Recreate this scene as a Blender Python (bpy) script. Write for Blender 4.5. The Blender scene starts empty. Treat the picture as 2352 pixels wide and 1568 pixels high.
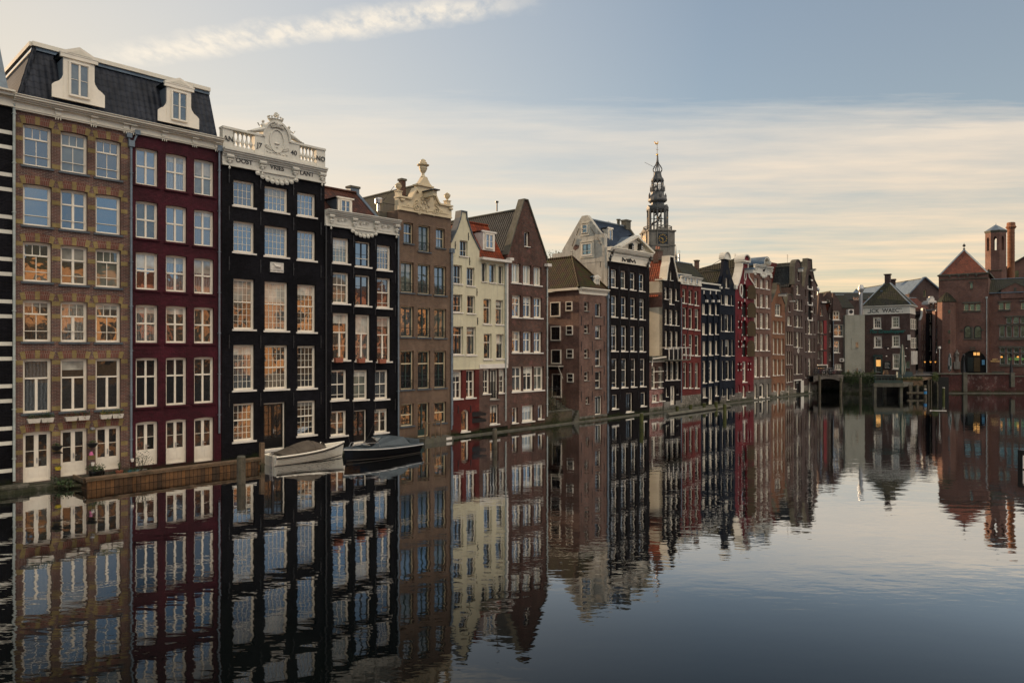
import bpy, bmesh, math, random
from mathutils import Vector, Matrix
rnd = random.Random(11)
sc = bpy.context.scene
COL = sc.collection
F, CX, HY, HC = 1640.0, 1176.0, 795.0, 6.5     # focal length, centre, horizon (photo measured at 2352 px), eye height in m
DP = 1.7415
REG = {'A1':(0,50,2.6133),'A2':(0,600,2.6133),'A3':(0,1150,2.6133),'A4':(0,1500,2.6133),
 'B1':(860,420,2.90375),'B2':(860,900,2.90375),'B3':(860,1350,2.6133),'B4':(1540,650,3.1357),
 'C1':(1560,1100,2.24),'C2':(2150,800,3.485),'C3':(2150,1200,2.9033),'C4':(2500,540,3.0143),
 'D1':(2560,980,3.92),'D2':(2560,1340,4.356),'D3':(2900,980,3.92),'D4':(2900,1320,4.356),
 'E1':(3240,1080,2.7509),'E2':(3640,860,3.9211),'E3':(3640,1220,3.5636),'O':(0,0,1/1.7415*1.0)}
def cx_(t, x):
    if t == 'O': return x
    o = REG[t]; return (o[0] + x/o[2])/DP
def cy_(t, y):
    if t == 'O': return y
    o = REG[t]; return (o[1] + y/o[2])/DP
def sgn(v): return -1 if v < 0 else 1

# ---------------------------------------------------------------- frames: real vertical planes the measurements are laid on
class Frame:
    def __init__(s, ox, oy, ang):
        s.O = Vector((ox, oy)); s.a = ang
        s.u = Vector((math.cos(ang), math.sin(ang))); s.b = Vector((-math.sin(ang), math.cos(ang)))
    def hit(s, x, y, d=0.0):
        r = Vector(((x-CX)/F, 1.0)); t = (d + s.O.dot(s.b))/r.dot(s.b)
        return (r*t - s.O).dot(s.u), HC + t*(HY-y)/F
    def side(s, s0, x, y):
        r = Vector(((x-CX)/F, 1.0)); t = (s0 + s.O.dot(s.u))/r.dot(s.u)
        return (r*t - s.O).dot(s.b), HC + t*(HY-y)/F
    def at(s, x, d=0.0):
        v = s.O + s.u*x + s.b*d; return v
    def sub(s, x, d=0.0):
        v = s.at(x, d); return Frame(v.x, v.y, s.a)
ANG = math.atan2(1640, 1554)
_b = Vector((-math.sin(ANG), math.cos(ANG)))
ROW = Frame(_b.x*38.15, _b.y*38.15, ANG)

# ---------------------------------------------------------------- mesh builder
class MB:
    def __init__(s): s.v = []; s.f = []; s.m = []; s.sm = []
    def face(s, pts, m=0, smooth=False):
        i = len(s.v); s.v.extend([tuple(p) for p in pts]); s.f.append(list(range(i, i+len(pts)))); s.m.append(m); s.sm.append(smooth)
    def box(s, x0, x1, y0, y1, z0, z1, m=0):
        if x0 > x1: x0, x1 = x1, x0
        if y0 > y1: y0, y1 = y1, y0
        if z0 > z1: z0, z1 = z1, z0
        a=(x0,y0,z0); b=(x1,y0,z0); c=(x1,y1,z0); d=(x0,y1,z0); e=(x0,y0,z1); f=(x1,y0,z1); g=(x1,y1,z1); h=(x0,y1,z1)
        for q in ((a,b,f,e),(b,c,g,f),(c,d,h,g),(d,a,e,h),(e,f,g,h),(d,c,b,a)): s.face(q, m)
    def prism(s, pts, y0, y1, m=0):
        """outline in x,z (counter-clockwise seen from -y), extruded y0 to y1"""
        s.face([(x,y0,z) for x,z in pts], m); s.face([(x,y1,z) for x,z in reversed(pts)], m)
        n = len(pts)
        for i in range(n):
            (x,z),(X,Z) = pts[i], pts[(i+1)%n]
            s.face([(x,y0,z),(x,y1,z),(X,y1,Z),(X,y0,Z)], m)
    def prismx(s, pts, x0, x1, m=0):
        """outline in y,z, extruded along x"""
        s.face([(x0,y,z) for y,z in reversed(pts)], m); s.face([(x1,y,z) for y,z in pts], m)
        n = len(pts)
        for i in range(n):
            (y,z),(Y,Z) = pts[i], pts[(i+1)%n]
            s.face([(x0,y,z),(x0,Y,Z),(x1,Y,Z),(x1,y,z)], m)
    def tube(s, path, r, seg=6, m=0, r2=None, cap=True):
        path = [Vector(p) for p in path]; rings = []; n = len(path)
        for i, p in enumerate(path):
            t = (path[min(i+1,n-1)] - path[max(i-1,0)])
            if t.length < 1e-9: t = Vector((0,0,1))
            t.normalize()
            up = Vector((0,0,1)) if abs(t.z) < .9 else Vector((0,1,0))
            a = t.cross(up).normalized(); b = a.cross(t)
            rr = r if r2 is None else r + (r2-r)*i/max(1,n-1)
            if isinstance(r, (list,tuple)): rr = r[i]
            rings.append([p + (a*math.cos(2*math.pi*k/seg) + b*math.sin(2*math.pi*k/seg))*rr for k in range(seg)])
        for i in range(n-1):
            for k in range(seg):
                k2 = (k+1)%seg
                s.face((rings[i][k], rings[i][k2], rings[i+1][k2], rings[i+1][k]), m, True)
        if cap:
            s.face(list(reversed(rings[0])), m); s.face(rings[-1], m)
    def lathe(s, prof, c=(0,0,0), seg=10, m=0, rot=0, smooth=True, axis='z', sq=1.0):
        """prof: (radius, height) from bottom to top"""
        rings = []
        for r, h in prof:
            ring = []
            for k in range(seg):
                a = 2*math.pi*k/seg + rot
                if axis == 'z': ring.append((c[0]+r*math.cos(a), c[1]+r*sq*math.sin(a), c[2]+h))
                else: ring.append((c[0]+r*math.cos(a), c[1]-h, c[2]+r*math.sin(a)))
            rings.append(ring)
        for i in range(len(rings)-1):
            for k in range(seg):
                k2 = (k+1)%seg
                s.face((rings[i][k], rings[i][k2], rings[i+1][k2], rings[i+1][k]), m, smooth)
        s.face(list(reversed(rings[0])), m); s.face(rings[-1], m)
    def blob(s, c, r, m=0, seg=7, rg=4):
        rx, ry, rz = (r, r, r) if not isinstance(r, (tuple, list)) else r
        rings = []
        for i in range(rg+1):
            a = -math.pi/2 + math.pi*i/rg
            rings.append([(c[0]+rx*math.cos(a)*math.cos(2*math.pi*k/seg), c[1]+ry*math.cos(a)*math.sin(2*math.pi*k/seg), c[2]+rz*math.sin(a)) for k in range(seg)])
        for i in range(rg):
            for k in range(seg):
                k2 = (k+1)%seg
                q = (rings[i][k], rings[i][k2], rings[i+1][k2], rings[i+1][k])
                if i == 0: q = (rings[0][0], rings[1][k2], rings[1][k])
                if i == rg-1: q = (rings[i][k], rings[i][k2], rings[rg][0])
                s.face(q, m, True)
    def ribbon(s, pts, w, y0, y1, m=0):
        """mitred strip along an x,z polyline, w wide to the left of the direction of travel"""
        P = [Vector(p) for p in pts]; n = len(P); off = []
        for i in range(n):
            d1 = (P[i]-P[i-1]).normalized() if i > 0 else None
            d2 = (P[i+1]-P[i]).normalized() if i < n-1 else None
            if d1 is None: d1 = d2
            if d2 is None: d2 = d1
            n1 = Vector((-d1.y, d1.x)); n2 = Vector((-d2.y, d2.x)); mm = (n1+n2)
            if mm.length < 1e-4: mm = n1
            mm.normalize(); k = w/max(.45, mm.dot(n1)); off.append(P[i]+mm*k)
        for i in range(n-1):
            s.prism([tuple(P[i]), tuple(P[i+1]), tuple(off[i+1]), tuple(off[i])], y0, y1, m)
    def scroll(s, cx, cz, r, y, th=.05, turn=1, a0=0, m=0, n=14, rev=1.4):
        path = []
        for i in range(n+1):
            t = i/n; a = a0 + turn*t*rev*2*math.pi; rr = r*(1-t*.85)
            path.append((cx+rr*math.cos(a), y, cz+rr*math.sin(a)))
        s.tube(path, th, 5, m)
    def leaves(s, c, r, n, size, m=0, seed=None, flat=1.0, mats=1):
        R = random.Random(seed if seed is not None else rnd.random())
        rx, ry, rz = (r, r, r) if not isinstance(r, (tuple, list)) else r
        for _ in range(n):
            while True:
                p = Vector((R.uniform(-1,1), R.uniform(-1,1), R.uniform(-1,1)))
                if p.length < 1: break
            k = .5+.5*p.length
            q = Vector((c[0]+p.x*rx*k, c[1]+p.y*ry*k, c[2]+p.z*rz*k))
            a = Vector((R.gauss(0,1), R.gauss(0,1), R.gauss(0,.8))).normalized(); b = a.cross(Vector((R.gauss(0,1), R.gauss(0,1), R.gauss(0,1)))).normalized()
            l = size*R.uniform(.6,1.3); w = l*.55
            s.face((q-a*l*.5, q+b*w*.5, q+a*l*.5, q-b*w*.5), m + (R.randrange(mats) if mats > 1 else 0))
    def build(s, name, mats, parent=None, loc=(0,0,0), rot=None):
        me = bpy.data.meshes.new(name); me.from_pydata(s.v, [], s.f)
        if not isinstance(mats, (list, tuple)): mats = [mats]
        for m in mats: me.materials.append(m)
        me.polygons.foreach_set('material_index', s.m); me.polygons.foreach_set('use_smooth', s.sm)
        uv = me.uv_layers.new(name='UVMap'); data = []
        Z = Vector((0,0,1)); V = me.vertices
        for p in me.polygons:
            nn = p.normal; t = Z.cross(nn)
            if t.length < .12: t = Vector((1,0,0))
            t.normalize(); w = nn.cross(t)
            for vi in p.vertices:
                co = V[vi].co; data += [co.dot(t), co.dot(w)]
        uv.data.foreach_set('uv', data); me.update()
        return link(name, me, parent, loc, rot)
def link(name, data, parent=None, loc=(0,0,0), rot=None):
    o = bpy.data.objects.new(name, data); COL.objects.link(o); o.location = loc
    if rot is not None: o.rotation_euler = rot if isinstance(rot, (tuple, list)) else (0,0,rot)
    if parent is not None: o.parent = parent
    return o
def tag(o, label=None, cat=None, group=None, kind=None):
    if label: o['label'] = label
    if cat: o['category'] = cat
    if group: o['group'] = group
    if kind: o['kind'] = kind
    return o
def thing(name, label, cat, loc=(0,0,0), rz=0, group=None):
    return tag(link(name, None, None, loc, rz), label, cat, group)
def copy_tree(o, parent=None):
    c = o.copy(); COL.objects.link(c); c.parent = parent
    for ch in o.children: copy_tree(ch, c)
    return c
def text_mesh(body, size, depth=.02, shear=0, bold=0, xs=1.0):
    cu = bpy.data.curves.new('lettering', 'FONT'); cu.body = body; cu.size = size; cu.extrude = depth; cu.shear = shear; cu.offset = bold
    cu.align_x = 'CENTER'; cu.align_y = 'CENTER'; cu.resolution_u = 3
    o = bpy.data.objects.new('lettering', cu); COL.objects.link(o)
    me = bpy.data.meshes.new_from_object(o); bpy.data.objects.remove(o); bpy.data.curves.remove(cu)
    for v in me.vertices: v.co = Vector((v.co.x*xs, -v.co.z, v.co.y))
    return me
def lettering(body, size, mat, parent, loc, rot=None, name='lettering', **k):
    me = text_mesh(body, size, **k); me.materials.clear(); me.materials.append(mat)
    return link(name, me, parent, loc, rot)

# ---------------------------------------------------------------- materials
def N(nt, t, **k):
    n = nt.nodes.new(t)
    for a, b in k.items():
        if a.startswith('i_'): n.inputs[a[2:].replace('_', ' ')].default_value = b
        else: setattr(n, a, b)
    return n
def base_mat(name):
    m = bpy.data.materials.new(name); m.use_nodes = True; nt = m.node_tree
    return m, nt, nt.nodes['Principled BSDF']
def c4(c): return (c[0], c[1], c[2], 1)
def math_(nt, op, a, b=None, c=None):
    n = nt.nodes.new('ShaderNodeMath'); n.operation = op
    for i, x in enumerate((a, b, c)):
        if x is None: continue
        if isinstance(x, (int, float)): n.inputs[i].default_value = x
        else: nt.links.new(x, n.inputs[i])
    return n.outputs[0]
def mix_(nt, fac, a, b, blend='MIX'):
    n = nt.nodes.new('ShaderNodeMix'); n.data_type = 'RGBA'; n.blend_type = blend
    for sock, x in ((n.inputs[0], fac), (n.inputs[6], a), (n.inputs[7], b)):
        if isinstance(x, (int, float)): sock.default_value = x
        elif isinstance(x, tuple): sock.default_value = c4(x)
        else: nt.links.new(x, sock)
    return n.outputs[2]
def noise_(nt, vec, scale, detail=3, rough=.55, dim='3D'):
    n = N(nt, 'ShaderNodeTexNoise'); n.inputs['Scale'].default_value = scale; n.inputs['Detail'].default_value = detail; n.inputs['Roughness'].default_value = rough
    nt.links.new(vec, n.inputs['Vector']); return n.outputs['Fac']
def ramp_(nt, fac, stops):
    n = N(nt, 'ShaderNodeMapRange'); n.inputs['From Min'].default_value = stops[0]; n.inputs['From Max'].default_value = stops[1]
    n.inputs['To Min'].default_value = stops[2] if len(stops) > 2 else 0; n.inputs['To Max'].default_value = stops[3] if len(stops) > 3 else 1
    nt.links.new(fac, n.inputs['Value']); return n.outputs['Result']
def moss_(nt, col, top=.55):
    """green algae along the water line: a real stain that follows height above the canal"""
    g = N(nt, 'ShaderNodeNewGeometry'); sx = N(nt, 'ShaderNodeSeparateXYZ'); nt.links.new(g.outputs['Position'], sx.inputs[0])
    n = noise_(nt, g.outputs['Position'], 1.6, 4)
    h = math_(nt, 'ADD', sx.outputs['Z'], math_(nt, 'MULTIPLY', n, -1.0))
    f = ramp_(nt, h, (top-.5, top-.9, 0, .85))
    return mix_(nt, f, col, (.018,.024,.008))
def weather_(nt, col, vec, amt=.35, scale=.5):
    n = noise_(nt, vec, scale, 5, .6)
    k = ramp_(nt, n, (.3, .7, 1-amt, 1+amt*.6))
    return mix_(nt, 1.0, col, k, 'MULTIPLY')
def brick(name, c1, c2, mort, bw=.22, rh=.068, ms=.009, amt=.35, rough=.85, bump=.5, moss=True, spots=None, offs=.5):
    m, nt, p = base_mat(name); uv = N(nt, 'ShaderNodeTexCoord').outputs['UV']; ge = N(nt, 'ShaderNodeNewGeometry').outputs['Position']
    b = N(nt, 'ShaderNodeTexBrick'); b.offset = offs
    for k, v in (('Scale', 1), ('Brick Width', bw), ('Row Height', rh), ('Mortar Size', ms), ('Mortar Smooth', .25), ('Bias', 0)): b.inputs[k].default_value = v
    b.inputs['Color1'].default_value = c4(c1); b.inputs['Color2'].default_value = c4(c2); b.inputs['Mortar'].default_value = c4(mort)
    nt.links.new(uv, b.inputs['Vector']); col = b.outputs['Color']
    col = weather_(nt, col, ge, amt, .55); col = weather_(nt, col, ge, amt*.6, 4.0)
    st = N(nt, 'ShaderNodeMapping'); st.inputs['Scale'].default_value = (2.2, 2.2, .22); nt.links.new(ge, st.inputs[0])
    col = mix_(nt, ramp_(nt, noise_(nt, st.outputs[0], 1.0, 4), (.5, .75, 0, .45)), col, (c1[0]*.45, c1[1]*.45, c1[2]*.45))
    if spots: col = mix_(nt, ramp_(nt, noise_(nt, ge, 1.3, 6, .7), (.56, .66, 0, .7)), col, spots)
    if moss: col = moss_(nt, col)
    nt.links.new(col, p.inputs['Base Color']); p.inputs['Roughness'].default_value = rough; p.inputs['Specular IOR Level'].default_value = .08 if c1[0] < .04 else .2
    bm = N(nt, 'ShaderNodeBump'); bm.inputs['Strength'].default_value = bump; bm.inputs['Distance'].default_value = .02
    h = math_(nt, 'ADD', math_(nt, 'MULTIPLY', b.outputs['Fac'], -1.0), math_(nt, 'MULTIPLY', noise_(nt, ge, 7, 4), 1.6))
    nt.links.new(h, bm.inputs['Height']); nt.links.new(bm.outputs[0], p.inputs['Normal'])
    return m
def plain(name, c, rough=.6, amt=.15, scale=1.5, bump=0.0, metal=0, moss=False, streak=None, spec=None):
    m, nt, p = base_mat(name); ge = N(nt, 'ShaderNodeNewGeometry').outputs['Position']
    rgb = N(nt, 'ShaderNodeRGB'); rgb.outputs[0].default_value = c4(c); col = rgb.outputs[0]
    if amt: col = weather_(nt, col, ge, amt, scale); col = weather_(nt, col, ge, amt*.5, scale*7)
    if streak:
        st = N(nt, 'ShaderNodeMapping'); st.inputs['Scale'].default_value = (3, 3, .35); nt.links.new(ge, st.inputs[0])
        col = mix_(nt, ramp_(nt, noise_(nt, st.outputs[0], 1.0, 5, .65), (.52, .72, 0, .75)), col, streak)
    if moss: col = moss_(nt, col)
    nt.links.new(col, p.inputs['Base Color']); p.inputs['Roughness'].default_value = rough; p.inputs['Metallic'].default_value = metal
    if spec is not None: p.inputs['Specular IOR Level'].default_value = spec
    if bump:
        bm = N(nt, 'ShaderNodeBump'); bm.inputs['Strength'].default_value = bump; bm.inputs['Distance'].default_value = .03
        nt.links.new(noise_(nt, ge, 6, 5), bm.inputs['Height']); nt.links.new(bm.outputs[0], p.inputs['Normal'])
    return m
def tiles(name, c1, c2, tw=.24, th=.30, rough=.55, moss=None, strength=1.0):
    m, nt, p = base_mat(name); uv = N(nt, 'ShaderNodeTexCoord').outputs['UV']; ge = N(nt, 'ShaderNodeNewGeometry').outputs['Position']
    sx = N(nt, 'ShaderNodeSeparateXYZ'); nt.links.new(uv, sx.inputs[0])
    u = math_(nt, 'DIVIDE', sx.outputs[0], tw); v = math_(nt, 'DIVIDE', sx.outputs[1], th)
    fu = math_(nt, 'FRACT', u); fv = math_(nt, 'FRACT', v)
    cell = N(nt, 'ShaderNodeCombineXYZ'); nt.links.new(math_(nt, 'FLOOR', u), cell.inputs[0]); nt.links.new(math_(nt, 'FLOOR', v), cell.inputs[1])
    wn = N(nt, 'ShaderNodeTexWhiteNoise'); wn.noise_dimensions = '3D'; nt.links.new(cell.outputs[0], wn.inputs['Vector'])
    col = mix_(nt, wn.outputs['Value'], c1, c2)
    col = weather_(nt, col, ge, .4, .8)
    if moss: col = mix_(nt, ramp_(nt, noise_(nt, ge, 1.1, 6, .7), (.42, .62, 0, .85)), col, moss)
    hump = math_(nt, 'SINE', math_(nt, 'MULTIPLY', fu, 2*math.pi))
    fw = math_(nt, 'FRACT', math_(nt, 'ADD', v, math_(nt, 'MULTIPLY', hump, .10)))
    col = mix_(nt, ramp_(nt, fw, (.0, .22, .9, 0)), col, (c1[0]*.2, c1[1]*.2, c1[2]*.2))  # overlap shadow of each tile row, painted dark into the colour
    nt.links.new(col, p.inputs['Base Color']); p.inputs['Roughness'].default_value = rough; p.inputs['Specular IOR Level'].default_value = .2
    h = math_(nt, 'ADD', math_(nt, 'MULTIPLY', hump, .4), math_(nt, 'MULTIPLY', fw, -1.3))
    bm = N(nt, 'ShaderNodeBump'); bm.inputs['Strength'].default_value = strength; bm.inputs['Distance'].default_value = .055
    nt.links.new(h, bm.inputs['Height']); nt.links.new(bm.outputs[0], p.inputs['Normal'])
    return m
def glass(name, inner, refl=.34, fold=0.0, wob=.5):
    """window glass: what is behind the pane (room, net curtain, blind) under a mirror-like wavy surface"""
    m, nt, p = base_mat(name); tc = N(nt, 'ShaderNodeTexCoord'); ge = N(nt, 'ShaderNodeNewGeometry').outputs['Position']
    out = nt.nodes['Material Output']
    oi = N(nt, 'ShaderNodeObjectInfo')
    var = ramp_(nt, oi.outputs['Random'], (0, 1, .55, 1.5))
    rgb = N(nt, 'ShaderNodeRGB'); rgb.outputs[0].default_value = c4(inner)
    col = mix_(nt, 1.0, rgb.outputs[0], var, 'MULTIPLY')
    if fold:
        sx = N(nt, 'ShaderNodeSeparateXYZ'); nt.links.new(tc.outputs['UV'], sx.inputs[0])
        wob_ = noise_(nt, tc.outputs['UV'], 2.5, 2)
        s = math_(nt, 'SINE', math_(nt, 'ADD', math_(nt, 'MULTIPLY', sx.outputs[0], 45.0), math_(nt, 'MULTIPLY', wob_, 9.0)))
        col = mix_(nt, 1.0, col, ramp_(nt, s, (-1, 1, 1-fold, 1+fold*.4)), 'MULTIPLY')
    else: col = weather_(nt, col, ge, .5, 1.7)
    nt.links.new(col, p.inputs['Base Color']); p.inputs['Roughness'].default_value = .6; p.inputs['Specular IOR Level'].default_value = .2
    g = N(nt, 'ShaderNodeBsdfGlossy'); g.inputs['Roughness'].default_value = .02; g.inputs['Color'].default_value = (.92,.96,1,1)
    bm = N(nt, 'ShaderNodeBump'); bm.inputs['Strength'].default_value = wob; bm.inputs['Distance'].default_value = .012
    va = N(nt, 'ShaderNodeVectorMath'); va.operation = 'ADD'; nt.links.new(ge, va.inputs[0]); nt.links.new(math_(nt, 'MULTIPLY', oi.outputs['Random'], 60.0), va.inputs[1])
    nt.links.new(noise_(nt, va.outputs[0], 1.25, 2.5, .45), bm.inputs['Height']); nt.links.new(bm.outputs[0], g.inputs['Normal'])
    lw = N(nt, 'ShaderNodeLayerWeight'); lw.inputs['Blend'].default_value = .25
    mx = N(nt, 'ShaderNodeMixShader'); nt.links.new(ramp_(nt, lw.outputs['Fresnel'], (0.02, .7, refl, .95)), mx.inputs[0])
    nt.links.new(p.outputs[0], mx.inputs[1]); nt.links.new(g.outputs[0], mx.inputs[2]); nt.links.new(mx.outputs[0], out.inputs['Surface'])
    return m
def glow(name, c, strength=3):
    m, nt, p = base_mat(name); p.inputs['Base Color'].default_value = c4(c); p.inputs['Emission Color'].default_value = c4(c); p.inputs['Emission Strength'].default_value = strength
    return m
M = {}
M['white'] = plain('cream_white_paint', (.77,.71,.60), .45, .10, 1.0)
M['whiteS'] = plain('white_sill_stone', (.66,.62,.56), .6, .15, 1.5)
M['trim'] = plain('cream_cornice_paint', (.70,.65,.54), .55, .12, 1.2, bump=.15)
M['trimw'] = plain('pale_stone_paint', (.60,.58,.51), .6, .14, 1.2, bump=.2)
M['trimg'] = plain('yellow_cream_stone', (.60,.50,.33), .6, .16, 1.2, bump=.2)
M['slate'] = plain('slate_sill', (.06,.075,.09), .5, .3, 3)
M['zinc'] = plain('zinc_sheet', (.14,.18,.22), .45, .3, 1.5, metal=.4)
M['pipe'] = plain('grey_painted_pipe', (.16,.20,.24), .4, .35, 2.0, metal=.2)
M['pipew'] = plain('pale_painted_pipe', (.38,.42,.40), .4, .3, 2.0)
M['iron'] = plain('black_wrought_iron', (.012,.012,.014), .5, .2, 3)
M['green'] = plain('dark_green_sash_paint', (.018,.045,.04), .4, .2, 2)
M['navy'] = plain('blue_black_sash_paint', (.015,.02,.028), .4, .2, 2)
M['black'] = plain('black_gloss_paint', (.01,.01,.01), .3, .2, 2)
M['stone'] = plain('grey_stone', (.20,.19,.17), .8, .35, 1.2, bump=.4, moss=True, streak=(.07,.065,.055))
M['stoneD'] = brick('grey_stone_blocks', (.15,.135,.12), (.11,.10,.09), (.24,.22,.19), .55, .28, .012, .4, moss=True)
M['rubble'] = brick('rubble_masonry', (.22,.20,.17), (.10,.09,.075), (.26,.24,.20), .30, .17, .03, .6, moss=True, spots=(.30,.29,.26))
M['brickA'] = brick('red_brown_facade_brick', (.155,.066,.050), (.075,.043,.042), (.24,.20,.17))
M['yband'] = brick('yellow_glazed_brick', (.28,.205,.075), (.22,.16,.06), (.24,.20,.12), amt=.3)
M['archbr'] = brick('red_arch_brick', (.17,.055,.04), (.12,.045,.035), (.26,.2,.16), .07, .24, .009)
M['wine'] = brick('wine_red_painted_brick', (.068,.008,.017), (.056,.007,.014), (.040,.005,.011), amt=.5, rough=.6, bump=1.0)
M['blk'] = brick('black_painted_brick', (.009,.009,.013), (.0035,.0035,.006), (.017,.016,.018), amt=.6, rough=.6, bump=.9)
M['blk2'] = brick('brown_black_tarred_brick', (.013,.009,.010), (.008,.006,.008), (.018,.015,.015), amt=.6, rough=.65, bump=.9)
M['blkblue'] = brick('blue_black_painted_brick', (.012,.017,.029), (.010,.014,.024), (.017,.02,.03), amt=.3, rough=.6, bump=.8)
M['tan'] = brick('brown_facade_brick', (.135,.078,.052), (.085,.05,.038), (.27,.215,.16), amt=.25)
M['brown'] = brick('dark_brown_facade_brick', (.115,.045,.032), (.055,.03,.027), (.15,.12,.10), amt=.4, spots=(.2,.09,.08))
M['brown2'] = brick('weathered_brown_brick', (.12,.055,.042), (.075,.045,.038), (.17,.14,.12), amt=.4)
M['brown3'] = brick('purple_brown_brick', (.088,.048,.04), (.058,.038,.036), (.14,.12,.11), amt=.35)
M['rose'] = brick('rose_brown_brick', (.17,.075,.055), (.12,.06,.05), (.22,.17,.14), amt=.35)
M['pinkbr'] = brick('dusty_pink_brown_brick', (.175,.088,.066), (.115,.062,.052), (.23,.18,.15), amt=.4)
M['orange'] = brick('orange_red_brick', (.24,.085,.04), (.17,.065,.035), (.25,.18,.12), amt=.3)
M['dred'] = brick('dark_red_painted_brick', (.115,.018,.014), (.09,.014,.012), (.10,.02,.016), amt=.35, rough=.65)
M['red'] = brick('crimson_painted_brick', (.17,.012,.018), (.14,.01,.015), (.12,.01,.014), amt=.3, rough=.55)
M['redpatch'] = brick('red_painted_old_brick', (.22,.03,.025), (.15,.03,.025), (.4,.33,.3), .3, .12, .02, .4)
M['oxide'] = brick('oxide_red_painted_brick', (.14,.022,.018), (.12,.018,.016), (.11,.02,.016), amt=.3, rough=.65)
M['cream'] = plain('cream_render', (.56,.52,.37), .8, .12, .7, bump=.15, streak=(.40,.37,.28))
M['creamw'] = plain('off_white_render', (.58,.54,.44), .85, .14, .7, bump=.2)
M['stucco'] = plain('stained_white_render', (.50,.47,.40), .85, .3, .6, bump=.3, streak=(.17,.155,.13))
M['beurs'] = brick('exchange_red_brick', (.20,.095,.070), (.13,.068,.058), (.22,.17,.14), .24, .075, .009, .3)
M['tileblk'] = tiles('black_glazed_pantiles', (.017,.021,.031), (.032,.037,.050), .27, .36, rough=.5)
M['tilegry'] = tiles('grey_black_pantiles', (.018,.02,.02), (.033,.035,.034), rough=.6)
M['tilebrn'] = tiles('brown_pantiles', (.10,.035,.02), (.045,.022,.016), rough=.7)
M['tilemoss'] = tiles('mossy_brown_pantiles', (.055,.024,.014), (.026,.017,.012), rough=.8, moss=(.036,.042,.008))
M['tileorg'] = tiles('orange_pantiles', (.24,.045,.014), (.12,.026,.012), rough=.7)
M['tilered'] = tiles('red_flat_tiles', (.155,.045,.024), (.09,.03,.02), .17, .2, rough=.7)
M['tiledk'] = tiles('dark_mossy_pantiles', (.04,.036,.028), (.024,.024,.02), rough=.75, moss=(.032,.034,.014))
M['wood'] = plain('weathered_timber', (.17,.11,.065), .85, .45, 2.5, bump=.5, moss=True)
M['plank'] = brick('vertical_quay_planks', (.20,.10,.042), (.075,.05,.033), (.015,.012,.010), .19, 3.1, .012, .5, moss=False, offs=.0)
M['pile'] = plain('mossy_mooring_wood', (.10,.085,.06), .9, .5, 3, bump=.6, moss=False, streak=(.05,.07,.015))
M['pilegreen'] = plain('algae_green_wood', (.075,.085,.02), .9, .5, 2, bump=.6, streak=(.03,.035,.012))
M['conc'] = plain('mossy_concrete', (.10,.095,.075), .9, .4, 1.5, bump=.4, streak=(.06,.065,.03))
M['leafA'] = plain('green_leaves', (.045,.085,.02), .6, .5, 5)
M['leafB'] = plain('dark_leaves', (.02,.04,.012), .6, .5, 5)
M['leafY'] = plain('yellow_flowering_leaves', (.26,.20,.03), .6, .4, 6)
M['leafR'] = plain('reddish_leaves', (.16,.04,.02), .6, .4, 6)
M['autumn'] = plain('autumn_gold_leaves', (.22,.16,.04), .6, .4, 6)
M['terra'] = plain('terracotta', (.28,.09,.05), .7, .2, 4)
M['planter'] = plain('white_planter', (.5,.46,.4), .6, .2, 4)
M['gold'] = plain('gilding', (.75,.42,.08), .35, .1, 4, metal=.6)
M['lead'] = plain('lead_sheet', (.085,.085,.085), .55, .35, .8, metal=.15, streak=(.14,.13,.11))
M['sand'] = plain('tower_grey_stone', (.17,.155,.13), .8, .35, .6, bump=.3, streak=(.07,.06,.05))
M['steel'] = plain('stainless_flue', (.4,.4,.4), .45, .1, 2, metal=.8)
M['clap'] = brick('grey_green_clapboard', (.33,.33,.28), (.32,.32,.27), (.17,.17,.145), 30, .155, .016, .1, moss=False, bump=.8)
M['text'] = plain('black_lettering', (.02,.02,.02), .5, 0)
M['hull'] = plain('white_gelcoat', (.80,.75,.64), .25, .08, 2)
M['hullk'] = plain('black_gelcoat', (.006,.006,.008), .12, .1, 2)
M['canvas'] = plain('brown_canvas_cover', (.105,.085,.065), .9, .3, 2, bump=.5)
M['canvasb'] = plain('grey_blue_canvas', (.05,.07,.085), .6, .25, 2, bump=.3)
M['rope'] = plain('dark_rubbing_strake', (.03,.025,.02), .8, .2, 4)
M['redsh'] = plain('red_shutter_paint', (.20,.012,.015), .5, .15, 2)
M['brnsh'] = brick('brown_plank_shutter', (.085,.06,.032), (.07,.05,.028), (.03,.022,.014), 3, .12, .01, .2, moss=False)
M['asph'] = plain('street_paving', (.10,.095,.09), .9, .3, 1.0)
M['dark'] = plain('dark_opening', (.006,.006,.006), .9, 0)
M['lampglow'] = glow('warm_lamp_light', (1.0,.42,.08), .55)
M['warmglow'] = glow('warm_interior_light', (1.0,.50,.14), .35)
M['neon'] = plain('green_tube_lettering', (.015,.10,.085), .4, .1)
M['gl'] = [glass('glass_dark_room', (.010,.010,.010), .36, wob=.55), glass('glass_dim_room', (.030,.025,.020), .26, wob=.6),
           glass('glass_net_curtain', (.10,.11,.115), .30, fold=.5, wob=.5), glass('glass_grey_blind', (.11,.12,.10), .18, wob=.5)]
M['gld'] = [glass('glass_black_room', (.006,.006,.007), .12, wob=.7), glass('glass_black_room_two', (.014,.013,.012), .18, wob=.9)]
M['gh'] = [M['dark']]; M['glb'] = glass('glass_over_white_blind', (.42,.41,.36), .14)
M['pink'] = brick('pale_rose_brick', (.30,.17,.13), (.24,.14,.11), (.30,.22,.18), moss=False)
M['glc'] = [glass('glass_pale_curtain', (.36,.36,.30), .2, fold=.25)]
M['gll'] = [glass('glass_leaded_green', (.12,.15,.08), .15)]
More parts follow.
